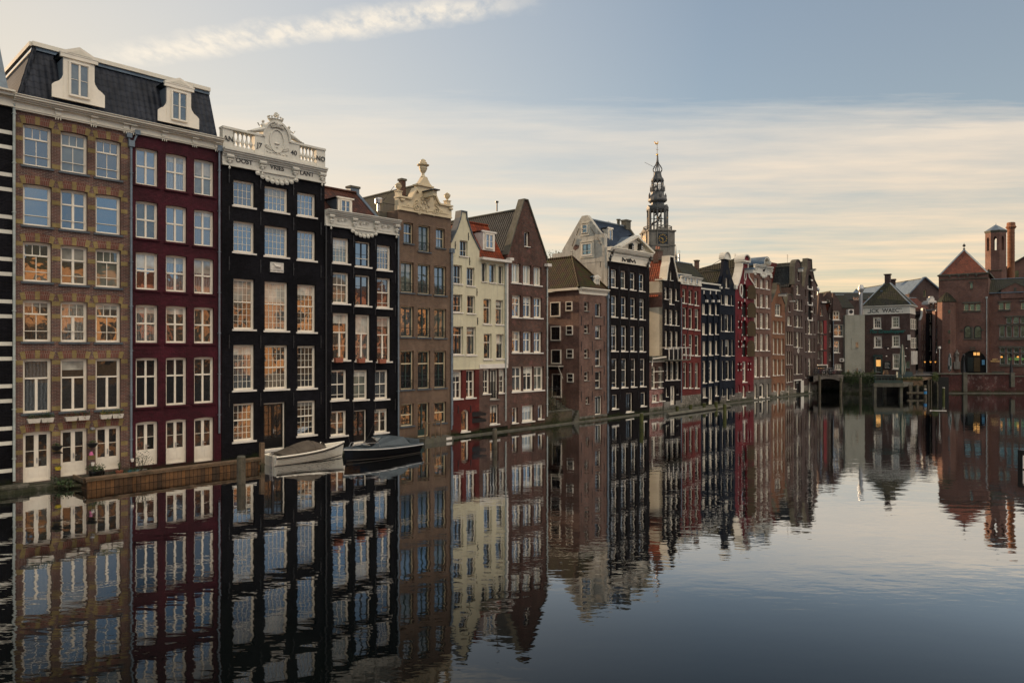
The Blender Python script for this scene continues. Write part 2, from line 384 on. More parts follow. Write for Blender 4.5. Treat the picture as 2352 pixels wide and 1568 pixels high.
# ---------------------------------------------------------------- windows
def outline(x0, x1, z0, z1, rise=0, n=8):
    """counter-clockwise seen from the street: up the right side, over the head, down the left"""
    if rise <= 0.001: return [(x0,z0),(x1,z0),(x1,z1),(x0,z1)]
    w = (x1-x0)/2; cx = (x0+x1)/2; rise = min(rise, w); R = (w*w+rise*rise)/(2*rise); zc = z1-R; a = math.asin(min(1, w/R))
    pts = [(x0,z0),(x1,z0)]
    for i in range(n+1):
        t = a - 2*a*i/n; pts.append((cx+R*math.sin(t), zc+R*math.cos(t)))
    return pts
def ring(mb, A, B, y, d, m=0):
    n = len(A)
    for i in range(n):
        j = (i+1)%n
        mb.face([(A[i][0],y,A[i][1]),(A[j][0],y,A[j][1]),(B[j][0],y,B[j][1]),(B[i][0],y,B[i][1])], m)
        mb.face([(B[i][0],y,B[i][1]),(B[j][0],y,B[j][1]),(B[j][0],y+d,B[j][1]),(B[i][0],y+d,B[i][1])], m)
        mb.face([(A[j][0],y,A[j][1]),(A[i][0],y,A[i][1]),(A[i][0],y+d,A[i][1]),(A[j][0],y+d,A[j][1])], m)
ST = {}
def style(k, **v):
    d = dict(fm='white', sm=None, gl='gl', t=.070, s=.038, bt=.022, split=None, sp=.07, top=(1,1), bot=(1,1), mull='', mt=.10, sill='whiteS', sillh=.09, panel=0, rec=.18, door=False, low=0)
    d.update(v); ST[k] = d
style('T3', split=.70, top=(3,1), bot=(2,1), low=.33, sill='slate', bt=.03)
style('T1', split=.70, top=(1,1), bot=(1,1), low=.33, sill='slate', bt=.03)
style('T3m', split=.66, top=(3,1), bot=(2,1), low=.36, sill='slate', bt=.024, mull='b', mt=.12)
style('X1', split=.66, top=(2,1), bot=(2,1), mull='bt', mt=.10, low=.3, sill='slate')
style('C1', split=.66, top=(1,1), bot=(2,1), mull='b', mt=.10, sill='slate', gl='gl')
style('D1', split=None, bot=(2,2), mull='b', mt=.17, panel=.27, sill=None, door=True, gl='gld', s=.07)
style('W4', split=.52, top=(2,1), bot=(2,1), mull='bt', mt=.09, sill='wine', sp=.08)
style('W5', split=.64, top=(2,1), bot=(2,1), mull='bt', mt=.09, sill='wine', sp=.08, gl='gld')
style('D2', split=None, bot=(2,2), mull='b', mt=.14, panel=.34, sill=None, door=True, gl='gld', s=.06)
style('S43', bot=(4,3), t=.075, bt=.019)
style('S53', bot=(5,3), t=.075, bt=.019)
style('S44', bot=(4,4), t=.075, bt=.019)
style('S54', bot=(5,4), t=.075, bt=.019)
style('P34', split=.55, top=(4,3), bot=(4,4), t=.075, bt=.019)
style('P35', split=.55, top=(5,3), bot=(5,4), t=.075, bt=.019)
style('P33', split=.50, top=(4,3), bot=(4,3), t=.075, bt=.019)
style('P53', split=.50, top=(5,3), bot=(5,3), t=.075, bt=.019)
style('P23', split=.56, top=(4,2), bot=(4,3), t=.075, bt=.019)
style('DG', sm='black', bot=(4,5), mull='b', mt=.14, panel=.22, sill='whiteS', door=True, gl='gld', s=.08)
style('L1', split=.62, top=(3,1), bot=(3,2), bt=.028)
style('L2', split=.60, top=(2,1), bot=(2,2), mull='b', mt=.11)
style('L3', split=.52, top=(2,1), bot=(2,1), low=.25, bt=.03)
style('L4', bot=(2,2), mull='b', mt=.09)
style('FR', sm='navy', bot=(2,2), mull='b', mt=.07, low=.3)
style('FR3', sm='navy', bot=(2,3), mull='b', mt=.07)
style('DK', sm='black', bot=(2,3), mull='b', mt=.12, panel=.2, sill='whiteS', door=True, gl='gld', s=.07)
style('G22', fm='trimg', sm='green', split=.5, top=(2,1), bot=(2,1), sill='slate', s=.05, bt=.03)
style('G2', fm='trimg', sm='green', bot=(2,3), mull='b', mt=.07, sill='slate', s=.05, bt=.024, gl='gl')
style('G3', fm='trimg', sm='green', split=.68, top=(2,1), bot=(2,2), mull='bt', mt=.07, sill='slate', s=.05, bt=.024, gl='gld')
style('GD', fm='trimg', sm='green', bot=(2,4), mull='b', mt=.1, sill=None, door=True, gl='gld', panel=.18)
style('N2', sm='navy', bot=(2,1), mull='b', mt=.1, t=.07, s=.05, low=.33)
style('N3', sm='navy', split=.72, top=(1,1), bot=(2,1), mull='b', mt=.1, t=.07, s=.05)
style('N4', sm='navy', split=.68, top=(1,1), bot=(2,3), t=.08, s=.05)
style('N5', sm='navy', bot=(1,3), t=.08, s=.05)
style('M3', split=.62, top=(2,1), bot=(2,1), mull='bt', mt=.07, t=.07, s=.05)
style('M1', bot=(2,1), mull='b', mt=.06, t=.07, s=.04, gl='glc')
style('M2', split=.66, top=(2,1), bot=(1,1), t=.07, s=.05, gl='glc')
style('M5', bot=(1,1), t=.07, s=.05)
style('M6', bot=(3,1), t=.07, s=.05, gl='glc')
style('B1', sm='black', split=.45, top=(3,2), bot=(3,1), t=.08, s=.05, sill='stone', gl='gld')
style('B2', sm='black', bot=(2,3), t=.08, s=.04, sill='stone', gl='gld')
style('B3', sm='black', split=.5, top=(2,2), bot=(2,2), t=.08, s=.04, sill='stone')
style('BD', sm='black', bot=(2,1), mull='b', mt=.16, t=.08, s=.1, sill='stone', gl='glc', panel=0)
style('K1', sm='navy', split=.55, top=(3,2), bot=(3,2), t=.10, s=.045, low=.2)
style('K2', sm='navy', split=.62, top=(2,2), bot=(3,2), t=.10, s=.05, low=.22)
style('K3', sm='navy', split=.62, top=(2,1), bot=(2,2), t=.12, s=.05)
style('K4', sm='navy', bot=(4,5), t=.10, s=.03, gl='gld')
style('V1', bot=(2,3), t=.09, s=.05, bt=.035)
style('V2', split=.5, top=(2,1), bot=(2,2), t=.09, s=.05, bt=.035)
style('V3', split=.66, top=(1,1), bot=(1,2), t=.10, s=.05)
style('R1', sm='green', split=.5, top=(2,1), bot=(2,1), t=.11, s=.05, fm='trim')
style('R2', sm='green', split=.64, top=(2,1), bot=(2,2), t=.11, s=.05, fm='trim')
style('U1', sm=None, bot=(2,1), t=.12, s=.06, mull='b', mt=.08, gl='glc')
style('U2', sm=None, split=.66, top=(2,1), bot=(2,3), t=.12, s=.05)
style('U3', sm='black', bot=(1,2), t=.11, s=.05, gl='gld')
style('U4', sm='black', bot=(3,4), t=.11, s=.05, gl='gld')
style('AR', fm='black', sm='black', bot=(1,2), t=.09, s=.04, gl='gld', sill=None)
style('AH', fm='black', sm='black', bot=(1,1), t=.05, s=.03, gl='gh', sill=None)
style('ARW', bot=(1,1), t=.11, s=.05, gl='gld', sill='whiteS')
style('DW', bot=(2,1), mull='b', mt=.14, panel=.2, t=.09, s=.06, door=True, sill=None)
style('Q6', split=.5, top=(3,4), bot=(3,4), t=.11, s=.05, bt=.03)
style('Q4', bot=(3,5), t=.11, s=.05, bt=.03)
style('O1', split=.6, top=(2,1), bot=(2,2), t=.10, s=.05, fm='trim')
style('O2', bot=(4,2), mull='b', mt=.08, t=.11, s=.05, fm='trim', low=0)
style('E1', split=.5, top=(2,1), bot=(2,1), t=.10, s=.05, mull='bt', mt=.08)
style('E3', bot=(3,3), t=.16, s=.05, bt=.045, gl='gld')
style('E4', bot=(1,1), t=.08, s=.04, gl='gll', fm='trimg', sill='conc')
style('E5', bot=(1,1), t=.07, s=.03, gl='gld', fm='pipew', sill='conc')
_cache = {}
_houses = {}
def par_house(p): return _houses.get(p.name) if p is not None else None
def grab_(mb, name, mats):
    o = mb.build(name, mats); d = o.data; bpy.data.objects.remove(o); return d
def window(par, x0, x1, z0, z1, st, rise=0, fw=0, y=0, rotz=None, loc=None, flush=None, arch=None, lab=None, glv=None, nosill=False):
    """one window or door as frame > sash, pane, sill"""
    S = ST[st]; w = x1-x0; h = z1-z0; k = max(.35, min(1.0, w/1.0)) if fw == 0 else fw
    rec = S['rec'] if flush is None else -.11
    key = (st, round(w,2), round(h,2), round(rise,2), rec)
    if key not in _cache:
        t = S['t']*k; s = S['s']*k; fr = MB(); sa = MB(); two = S['sm'] is not None
        A = outline(0, w, 0, h, rise)
        def inset(e):
            if rise > .001 and rise < w*.2: return [(e,e),(w-e,e)] + [(e+x*(w-2*e)/w, h-e-rise*.7+.15*(z-(h-rise))) for x, z in A[2:]]
            return outline(e, w-e, e, h-e, rise*.96)
        B = inset(t); Cc = inset(t+s)
        ring(fr, A, B, rec, .12); tgt = sa if two else fr
        if not two: ring(fr, B, Cc, rec+.035, .06)
        else: ring(sa, B, Cc, rec+.035, .06)
        ix0, ix1, iz0, iz1 = t+s, w-t-s, t+s, h-t-s-(rise*.7 if rise < w*.2 else 0); bt = S['bt']*k
        yb = rec+.045
        if S['panel']:
            pz = iz0 + (iz1-iz0)*S['panel']; tgt.box(ix0, ix1, yb, yb+.03, iz0, pz)
            for a, b in ((0,.5),(.5,1)):
                px0 = ix0+(ix1-ix0)*a+.10*k; px1 = ix0+(ix1-ix0)*b-.10*k
                if px1 > px0 and pz-iz0 > .3: tgt.box(px0, px1, yb-.012, yb-.001, iz0+.1, pz-.1)
            iz0 = pz
        def grid(nx, ny, a, b, mul):
            for i in range(1, nx):
                xx = ix0+(ix1-ix0)*i/nx; th = S['mt']*k if (mul and i*2 == nx) else bt
                yy = yb-.02 if th > bt else yb+.004
                tgt.box(xx-th/2, xx+th/2, yy, yb+.045, a, b)
            for j in range(1, ny):
                zz = a+(b-a)*j/ny; tgt.box(ix0, ix1, yb, yb+.04, zz-bt/2, zz+bt/2)
        if S['split'] is not None:
            zs = iz0+(iz1-iz0)*S['split']; sp = S['sp']*k
            fr.box(ix0-.02, ix1+.02, yb-.035, yb+.03, zs-sp/2, zs+sp/2)
            grid(S['bot'][0], S['bot'][1], iz0, zs-sp/2, 'b' in S['mull']); grid(S['top'][0], S['top'][1], zs+sp/2, iz1, 't' in S['mull'])
        else: grid(S['bot'][0], S['bot'][1], iz0, iz1, 'b' in S['mull'])
        if S['low']:
            hi = (iz0+(iz1-iz0)*S['split']) if S['split'] else iz1
            zl = iz0+(hi-iz0)*S['low']; fr.box(ix0-.06*k, ix1+.06*k, yb-.07, yb-.045, zl-.014, zl+.014)
        pa = MB(); pa.face([(x, rec+.075, z) for x, z in B])
        nm = 'door' if S['door'] else 'window'
        def grab(mb, name, mats):
            o = mb.build(name, mats); d = o.data; bpy.data.objects.remove(o); return d
        fd = grab(fr, nm, M[S['fm']]); sd = grab(sa, 'sash', M[S['sm']]) if two else None
        pds = [grab(pa, 'pane', g) for g in M[S['gl']]]
        sl = None
        if S['sill']:
            sl = MB(); sh = S['sillh']*k; sl.box(-.09*k, w+.09*k, -.075, rec+.005, -sh, .006); sl = grab(sl, 'sill', M[S['sill']])
        _cache[key] = (fd, sd, pds, sl, nm)
    fd, sd, pds, sl, nm = _cache[key]
    o = link(nm, fd, par, loc if loc else (x0, y, z0), rotz)
    if sd: link('sash', sd, o)
    if glv is None: glv = rnd.choices(range(len(pds)), [4,3,2,1][:len(pds)])[0]
    link('pane', pds[min(glv, len(pds)-1)], o)
    if sl is not None and not nosill: link('sill', sl, o)
    if type(par_house(par)) is House and not S['door'] and w > .55 and S['rec'] == rec and rnd.random() < .30:
        t_ = (S['t']+S['s']*.6)*k; f_ = rnd.choice((.16,.22,.3,.42)); kb = key + (f_,)
        if kb not in _cache: bb = MB(); bb.face([(t_,rec+.066,h*(1-f_)),(w-t_,rec+.066,h*(1-f_)),(w-t_,rec+.066,h-t_-rise*.8),(t_,rec+.066,h-t_-rise*.8)]); _cache[kb] = grab_(bb, 'blind', M['glb'])
        link('blind', _cache[kb], o)
    if S['door']:
        if 'handle' not in _cache:
            hb = MB(); hb.box(-.025,.025,-.02,0,-.12,.12); hb.tube([(0,-.05,.03),(.12,-.05,.03)], .012, 5); hb.tube([(0,-.02,.03),(0,-.05,.03)], .012, 5)
            hh = hb.build('handle', M['steel']); _cache['handle'] = hh.data; bpy.data.objects.remove(hh)
        link('handle', _cache['handle'], o, (w/2+.02, rec+.02, min(1.05, h*.42)))
    if lab: o['label'] = lab
    return o

# ---------------------------------------------------------------- a house: front wall with openings, side walls, parts
def lin(prof, z):
    if z <= prof[0][1]: return prof[0][0]
    for (a, za), (b, zb) in zip(prof, prof[1:]):
        if za <= z <= zb and zb > za: return a+(b-a)*(z-za)/(zb-za)
    return prof[-1][0]
class House:
    def __init__(s, name, label, xl, xr, fr=ROW, cat='house', depth=9, ytest=900, group=None):
        s0, _ = fr.hit(xl, ytest); s1, _ = fr.hit(xr, ytest)
        s.fr = fr.sub(s0); s.w = s1-s0; s.holes = []; s.depth = depth
        s.root = thing(name, label, cat, (s.fr.O.x, s.fr.O.y, 0), fr.a, group); _houses[s.root.name] = s
    def p(s, t, x, y, d=0): return s.fr.hit(cx_(t, x), cy_(t, y), d)
    def x(s, t, x, d=0): return s.fr.hit(cx_(t, x), 800, d)[0]
    def rows(s, cols, rows):
        """cols: (region, [(xa,xb),...]); rows: (regTop, yTopFirst, yTopLast, regBottom, yBotFirst, yBotLast, style(s), options)"""
        cs = [(cx_(cols[0], a), cx_(cols[0], b)) for a, b in cols[1]]
        for r in rows:
            tt, ya, yb, tb, yc, yd, stl = r[:7]; op = dict(r[7]) if len(r) > 7 else {}
            cc = cs
            if 'cols' in op:
                q = op.pop('cols'); cc = [(cx_(q[0], a), cx_(q[0], b)) for a, b in q[1]]
            n = len(cc)
            xa = [s.fr.hit(a, 800)[0] for a, b in cc]; xb = [s.fr.hit(b, 800)[0] for a, b in cc]; xb = [v + s.ext(v) for v in xb]
            zt0 = s.fr.hit(cc[0][0], cy_(tt, ya))[1]; zt1 = s.fr.hit(cc[-1][0], cy_(tt, yb))[1]
            zb0 = s.fr.hit(cc[0][0], cy_(tb, yc))[1]; zb1 = s.fr.hit(cc[-1][0], cy_(tb, yd))[1]
            sk = op.pop('skip', ())
            for i in range(n):
                if i in sk: continue
                k = (xa[i]-xa[0])/(xa[-1]-xa[0]) if n > 1 else 0
                st = stl[i] if isinstance(stl, (list, tuple)) else stl
                s.win(xa[i], xb[i], zb0+(zb1-zb0)*k, zt0+(zt1-zt0)*k, st, **op)
    def ext(s, v):
        S_ = s.fr.O.dot(ROW.u)+v; return .15*S_/38.15*(1 if S_ < 26 else .5) if type(s) is House and S_ < 46 else 0
    def win(s, x0, x1, z0, z1, st, rise=0, hole=True, arch=None, box=None, rail=None, **k):
        if rise == 'semi': rise = (x1-x0)/2
        if hole: s.holes.append((x0, x1, z0, z1, rise))
        o = window(s.root, x0, x1, z0, z1, st, rise, flush=None if hole else -.03, **k)
        if arch: arch(o, x1-x0, z1-z0, rise)
        if rail: rail(o, x1-x0, z1-z0)
        return o
    def wall(s, mats, top=None, outl=None, z0=-.6, eaveL=None, eaveR=None, bands=None, thick=.35, sideL=None, sideR=None, back=True, name='wall', reveal=.31):
        """mats: [(material, up to z), ...]; outl: local x,z points from the eave over the top to the other eave"""
        names = []; thr = []
        for m, z in mats:
            names.append(m); thr.append(z)
        uniq = []
        for m in names + [x for x in (sideL, sideR) if x]:
            if m not in uniq: uniq.append(m)
        def mat(z):
            for m, t in zip(names, thr):
                if z < t: return uniq.index(m)
            return uniq.index(names[-1])
        if outl is None: outl = [(0, top), (s.w, top)]
        ztop = max(z for x, z in outl); im = [i for i, (x, z) in enumerate(outl) if abs(z-ztop) < 1e-6]
        Lp = [(0 if outl[0][0] > -.02 else 0, z0)] + list(outl[:im[0]+1]); Rp = [(s.w, z0)] + list(reversed(outl[im[-1]:]))
        fix = lambda P: [(x, z) for x, z in P]
        L = fix(Lp); Rr = fix(Rp)
        for P in (L, Rr):
            for i in range(1, len(P)):
                if P[i][1] < P[i-1][1]: P[i] = (P[i][0], P[i-1][1])
        zs = set([z0, ztop] + [z for x, z in L+Rr] + [t for t in thr if z0 < t < ztop])
        H = []
        for (x0_, x1_, a, b, r) in s.holes:
            o = outline(x0_, x1_, a, b, r)
            cxm = (x0_+x1_)/2
            right = [q for q in o if q[0] >= cxm-1e-6]; right.sort(key=lambda q: q[1]); left = [q for q in o if q[0] <= cxm+1e-6]; left.sort(key=lambda q: q[1])
            right = [right[0]] + right[1:]; H.append((left, right, a, b, o))
            zs.update(q[1] for q in o)
        zs = sorted(z for z in zs if z0-1e-6 <= z <= ztop+1e-6); zz = [zs[0]]
        for z in zs[1:]:
            if z-zz[-1] > .004: zz.append(z)
        mb = MB(); e = 1e-4
        for a, b in zip(zz, zz[1:]):
            la, lb = lin_e(L, a+e), lin_e(L, b-e); ra, rb = lin_e(Rr, a+e), lin_e(Rr, b-e); mi = mat((a+b)/2)
            cuts = []
            for left, right, ha, hb, o in H:
                if ha-1e-3 < (a+b)/2 < hb+1e-3: cuts.append((lin(left, a+e), lin(left, b-e), lin(right, a+e), lin(right, b-e)))
            cuts.sort()
            ca, cb = la, lb
            for q in cuts:
                if q[0]-ca > 1e-4 or q[1]-cb > 1e-4: mb.face([(ca,0,a),(q[0],0,a),(q[1],0,b),(cb,0,b)], mi)
                ca, cb = q[2], q[3]
            if ra-ca > 1e-4 or rb-cb > 1e-4: mb.face([(ca,0,a),(ra,0,a),(rb,0,b),(cb,0,b)], mi)
        for left, right, ha, hb, o in H:
            mi = mat((ha+hb)/2)
            for i in range(len(o)):
                p, q = o[i], o[(i+1)%len(o)]
                mb.face([(q[0],0,q[1]),(p[0],0,p[1]),(p[0],reveal,p[1]),(q[0],reveal,q[1])], mi)
        eL = eaveL if eaveL is not None else outl[0][1]; eR = eaveR if eaveR is not None else outl[-1][1]
        # edges of the gable with the wall's thickness and its back
        for P, sg in ((L, 1), (Rr, -1)):
            for p, q in zip(P, P[1:]):
                if q[1] <= (eL if sg > 0 else eR)+.01 and abs(p[0]-q[0]) < .01: continue
                f = [(p[0],0,p[1]),(q[0],0,q[1]),(q[0],thick,q[1]),(p[0],thick,p[1])]
                mb.face(f if sg > 0 else f[::-1], mat(q[1]))
        tl = L[-1]; tr = Rr[-1]
        mb.face([(tl[0],0,ztop),(tr[0],0,ztop),(tr[0],thick,ztop),(tl[0],thick,ztop)], mat(ztop))
        em = min(eL, eR)
        if ztop > em+.05:
            ze = [z for z in zz if z >= em]
            for a, b in zip(ze, ze[1:]):
                mb.face([(lin_e(Rr,a+e),thick,a),(lin_e(L,a+e),thick,a),(lin_e(L,b-e),thick,b),(lin_e(Rr,b-e),thick,b)], mat(a))
        D = s.depth
        ml = uniq.index(sideL) if sideL else mat(1e3); mr = uniq.index(sideR) if sideR else mat(1e3)
        mb.face([(0,D,z0),(0,0,z0),(0,0,eL),(0,D,eL)], ml); mb.face([(s.w,0,z0),(s.w,D,z0),(s.w,D,eR),(s.w,0,eR)], mr)
        if back: mb.face([(s.w,D,z0),(0,D,z0),(0,D,eL),(s.w,D,eR)], mr)
        s.L, s.R, s.ztop, s.outl = L, Rr, ztop, outl
        if getattr(s, 'extra', None):
            uniq.append(s.extra[0]); k = len(mb.v); e_ = s.extra[1]; mb.v += e_.v; mb.f += [[i+k for i in f] for f in e_.f]; mb.m += [len(uniq)-1]*len(e_.f); mb.sm += e_.sm
        o = mb.build(name, [M[u] for u in uniq], s.root)
        return o
    def cap(s, z, mat='tiledk', y0=.3):
        mb = MB(); mb.box(.02, s.w-.02, y0, s.depth-.02, z-.25, z-.01); return mb.build('roof', M[mat], s.root)
    def anchors(s, pts, h=.75):
        if 'anc' not in _cache:
            b = MB(); b.box(-.022,.022,-.04,-.002,-.4,.4); b.box(-.045,.045,-.055,-.041,-.05,.05); o = b.build('wall_anchor', M['iron']); _cache['anc'] = o.data; bpy.data.objects.remove(o)
        for x, z in pts:
            if .05 < x < s.w-.05: o = link('wall_anchor', _cache['anc'], s.root, (x, 0, z)); o.scale = (1,1,h/.8)
    def cornice(s, steps, mat='trim', x0=-.0, x1=None, name='cornice', extra=None):
        """steps: (z0, z1, projection)"""
        mb = MB(); x1 = s.w if x1 is None else x1
        for z0, z1, pr in steps: mb.box(x0-(.0 if pr < .3 else 0), x1, -pr, .04, z0, z1)
        if extra: extra(mb)
        return mb.build(name, M[mat], s.root)
    def downpipe(s, x, z1, z0=.4, mat='pipe', y=-.09, head=True):
        mb = MB(); mb.tube([(x,y,z0),(x,y,z1)], .055, 8)
        z = z0+1
        while z < z1: mb.box(x-.07, x+.07, y-.065, y+.09, z-.02, z+.02); z += 2.2
        if head: mb.box(x-.13, x+.13, y-.12, y+.085, z1-.02, z1+.28)
        return mb.build('downpipe', M[mat], s.root)
def lin_e(prof, z):
    last = prof[0][0]
    for (a, za), (b, zb) in zip(prof, prof[1:]):
        if za <= z <= zb and zb-za > 1e-6: return a+(b-a)*(z-za)/(zb-za)
        last = b
    return prof[-1][0] if z > prof[-1][1] else prof[0][0]
def gable_roof(h, ze, zr, xm, mat, y0=.3, y1=None, over=.0, xa=None, xb=None, ridge='conc'):
    """ridge runs back from the street"""
    y1 = h.depth if y1 is None else y1; xa = 0-over if xa is None else xa; xb = h.w+over if xb is None else xb
    mb = MB(); mb.face([(xa,y1,ze),(xa,y0,ze),(xm,y0,zr),(xm,y1,zr)]); mb.face([(xb,y0,ze),(xb,y1,ze),(xm,y1,zr),(xm,y0,zr)])
    mb.face([(xb,y1,ze),(xa,y1,ze),(xm,y1,zr)])
    mb.tube([(xm,y0,zr+.02),(xm,y1,zr+.02)], .1, 6, 1)
    return mb.build('roof', [M[mat], M[ridge]], h.root)
def par_roof(h, ze, zr, mat, yr=4.0, y0=.1, zb=None, hipL=0, hipR=0, ridge='zinc'):
    """ridge runs along the street"""
    zb = ze if zb is None else zb; w = h.w; D = h.depth; mb = MB()
    a=(0,y0,ze); b=(w,y0,ze); c=(w-hipR,yr,zr); d=(hipL,yr,zr); e=(0,D,zb); f=(w,D,zb)
    mb.face([a,b,c,d]); mb.face([f,e,d,c]); mb.face([e,a,d]); mb.face([b,f,c])
    mb.tube([d,c], .1, 6, 1)
    return mb.build('roof', [M[mat], M[ridge]], h.root)
def chimney(h, x, y, z0, z1, w=.6, d=.6, mat='brown2', pots=0):
    mb = MB(); mb.box(x-w/2, x+w/2, y-d/2, y+d/2, z0, z1); mb.box(x-w/2-.06, x+w/2+.06, y-d/2-.06, y+d/2+.06, z1+.002, z1+.14, 1)
    for i in range(pots): mb.lathe([(.11,0),(.09,.35)], (x-w/4+i*w/2, y, z1+.14), 8, 2)
    return mb.build('chimney', [M[mat], M['conc'], M['terra']], h.root)
def coping(h, pts, w=.12, y0=-.07, y1=.42, mat='conc', name='coping'):
    mb = MB(); mb.ribbon(pts, w, y0, y1); return mb.build(name, M[mat], h.root)
def dormer(h, x0, x1, z0, z1, y, st='L4', mat='white', ped=True, cheek='zinc', depth=2.2, sc=True, wing=.35, fl=.22):
    """a window box standing out of the roof: front board with window, cheeks, little roof"""
    mb = MB(); w = x1-x0; fr = h.root
    base = link('dormer', None, fr, (x0, y, z0))
    mb.box(0, w, .0, .12, 0, z1-z0)
    if sc:
        for sg in (-1, 1):
            xx = 0 if sg < 0 else w; W = wing*w
            pts = [(xx,0),(xx+sg*W,0),(xx+sg*W,.30*(z1-z0)),(xx+sg*W*.75,.36*(z1-z0)),(xx+sg*W*.35,.42*(z1-z0)),(xx+sg*W*.08,.52*(z1-z0)),(xx,.60*(z1-z0))]
            if sg < 0: pts = pts[::-1]
            mb.prism(pts, .02, .10)
    mb.box(-.08*w-.03, w*1.08+.03, -.08, .06, (z1-z0)+.003, (z1-z0)*1.09)
    ht = (z1-z0)*1.09
    if ped:
        mb.prism([(-.12*w,ht+.003),(w*1.12,ht+.003),(w*1.12,ht+.07),(w/2,ht+.34*w),(-.12*w,ht+.07)], -.1, .1)
        mb.prism([(.1*w,ht+.07),(w*.9,ht+.07),(w/2,ht+.24*w)], -.115, -.102, 1)
    front = mb.build('dormer_front', [M[mat], M['trim']], base)
    cb = MB(); cb.face([(0,.12,0),(0,depth,(z1-z0)),(0,.12,(z1-z0))]); cb.face([(w,.12,0),(w,.12,(z1-z0)),(w,depth,(z1-z0))])
    cb.face([(-.08*w,.06,ht),(w*1.08,.06,ht),(w*1.08,depth,ht),(-.08*w,depth,ht)])
    if ped:
        cb.face([(-.12*w,.1,ht+.05),(w/2,.1,ht+.3*w),(w/2,depth,ht+.3*w),(-.12*w,depth,ht+.05)]); cb.face([(w/2,.1,ht+.3*w),(w*1.12,.1,ht+.05),(w*1.12,depth,ht+.05),(w/2,depth,ht+.3*w)])
    cb.build('dormer_roof', M[cheek], base)
    mx = w*.16
    window(base, mx, w-mx, (z1-z0)*.10, (z1-z0)*.93, st, loc=(mx, 0, (z1-z0)*.10), flush=-.03, nosill=True)
    return base
# ================================================================ the canal row
def av(*a): return sum(a)/len(a)
def iron_rail(w):
    """curled iron balustrade before the lower part of a french window"""
    def f(o, W, Hh):
        key = ('rail', round(W,2))
        if key not in _cache:
            mb = MB(); h = .62
            mb.tube([(0.04,.02,h),(W-.04,.02,h)], .018, 5); mb.tube([(0.04,.02,.12),(W-.04,.02,.12)], .015, 5)
            for i in range(3):
                c = W*(i+.5)/3; r = W/6.6
                mb.tube([(c-r,.02,.12),(c,.02,h*.56),(c-r,.02,h)], .011, 4); mb.tube([(c+r,.02,.12),(c,.02,h*.56),(c+r,.02,h)], .011, 4)
                mb.tube([(c+r*.6*math.cos(a),.02,h*.56+r*.6*math.sin(a)) for a in [k*math.pi/4 for k in range(9)]], .010, 4)
            q = mb.build('balustrade', M['iron']); _cache[key] = q.data; bpy.data.objects.remove(q)
        link('balustrade', _cache[key], o)
    return f
def arch_yb(o, w, h, rise):
    """flat brick arch with three yellow voussoir blocks"""
    key = ('archy', round(w,2)); h0 = h; h = 0
    if key not in _cache:
        mb = MB(); t = .32; pts = []; lo, hi = -.05, w+.05; n = 12; r = .04
        def pt(u, v):    # u across 0..1, v 0..1 outward
            x = lo+(hi-lo)*u; sp = (u-.5)*.18*v
            return (x+sp, h - r*(1-(1-(2*u-1)**2)) + .012 + v*t + .05*v*(1-(2*u-1)**2))
        segs = [(0,.14,1),(.14,.43,0),(.43,.57,1),(.57,.86,0),(.86,1,1)]
        for a, b, m in segs:
            k = 3
            for i in range(k):
                u0 = a+(b-a)*i/k; u1 = a+(b-a)*(i+1)/k
                mb.prism([pt(u0,0),pt(u1,0),pt(u1,1),pt(u0,1)], -.014 if m else -.008, .03, m)
        q = mb.build('arch', [M['archbr'], M['yband']]); _cache[key] = q.data; bpy.data.objects.remove(q)
    link('arch', _cache[key], o, (0,0,h0))

# ---- house at the frame's edge: black brick with white bands
h = House('black_house', 'black brick house with white stone bands cut off by the edge, beside the downpipe', -70, 29.5)
zt = h.p('A1', 100, 985)[1]
z = 1.0; bands = MB(); w = h.w
ys = [(1190-130,40),(1270-30,0)]
k = 0
zz = .9
tri = MB()
for a, b in ((1078,1118),(1235,1275),(1520,1560)): pass
z0 = .9; i = 0
while z0 < zt-.4:
    tri.box(w-1.55, w-.02, -.012, .02, z0, z0+.17); z0 += (1.22,.66)[i%2]; i += 1
for i in range(6):
    z0 = 1.9+i*2.65
    tri.prism([(w-1.75,z0),(w-1.55,z0),(w-1.42,z0+.5),(w-1.70,z0+.5)], -.016, .02)
h.extra = ('trimw', tri); h.wall([('blk', 99)], top=zt)

zc0, zc1 = zt, h.p('A1', 60, 790, -.45)[1]
h.cornice([(zc0,zc0+.10,.14),(zc0+.10,zc1-.22,.08),(zc1-.22,zc1-.08,.35),(zc1-.08,zc1,.5)], 'trim')
mb = MB(); mb.face([(0,.2,zc1),(w-.1,.2,zc1),(w-.55,.9,zc1+3.6),(0,.9,zc1+3.6)]); mb.face([(w-.1,.2,zc1),(w-.1,6,zc1),(w-.55,6,zc1+3.6),(w-.55,.9,zc1+3.6)]); mb.box(-.1,w-.5,.8,6,zc1+3.6,zc1+3.75)
mb.build('mansard_roof', M['zinc'], h.root)
h.downpipe(h.w+.03, zc1-.5, .5, 'pipew', head=False)

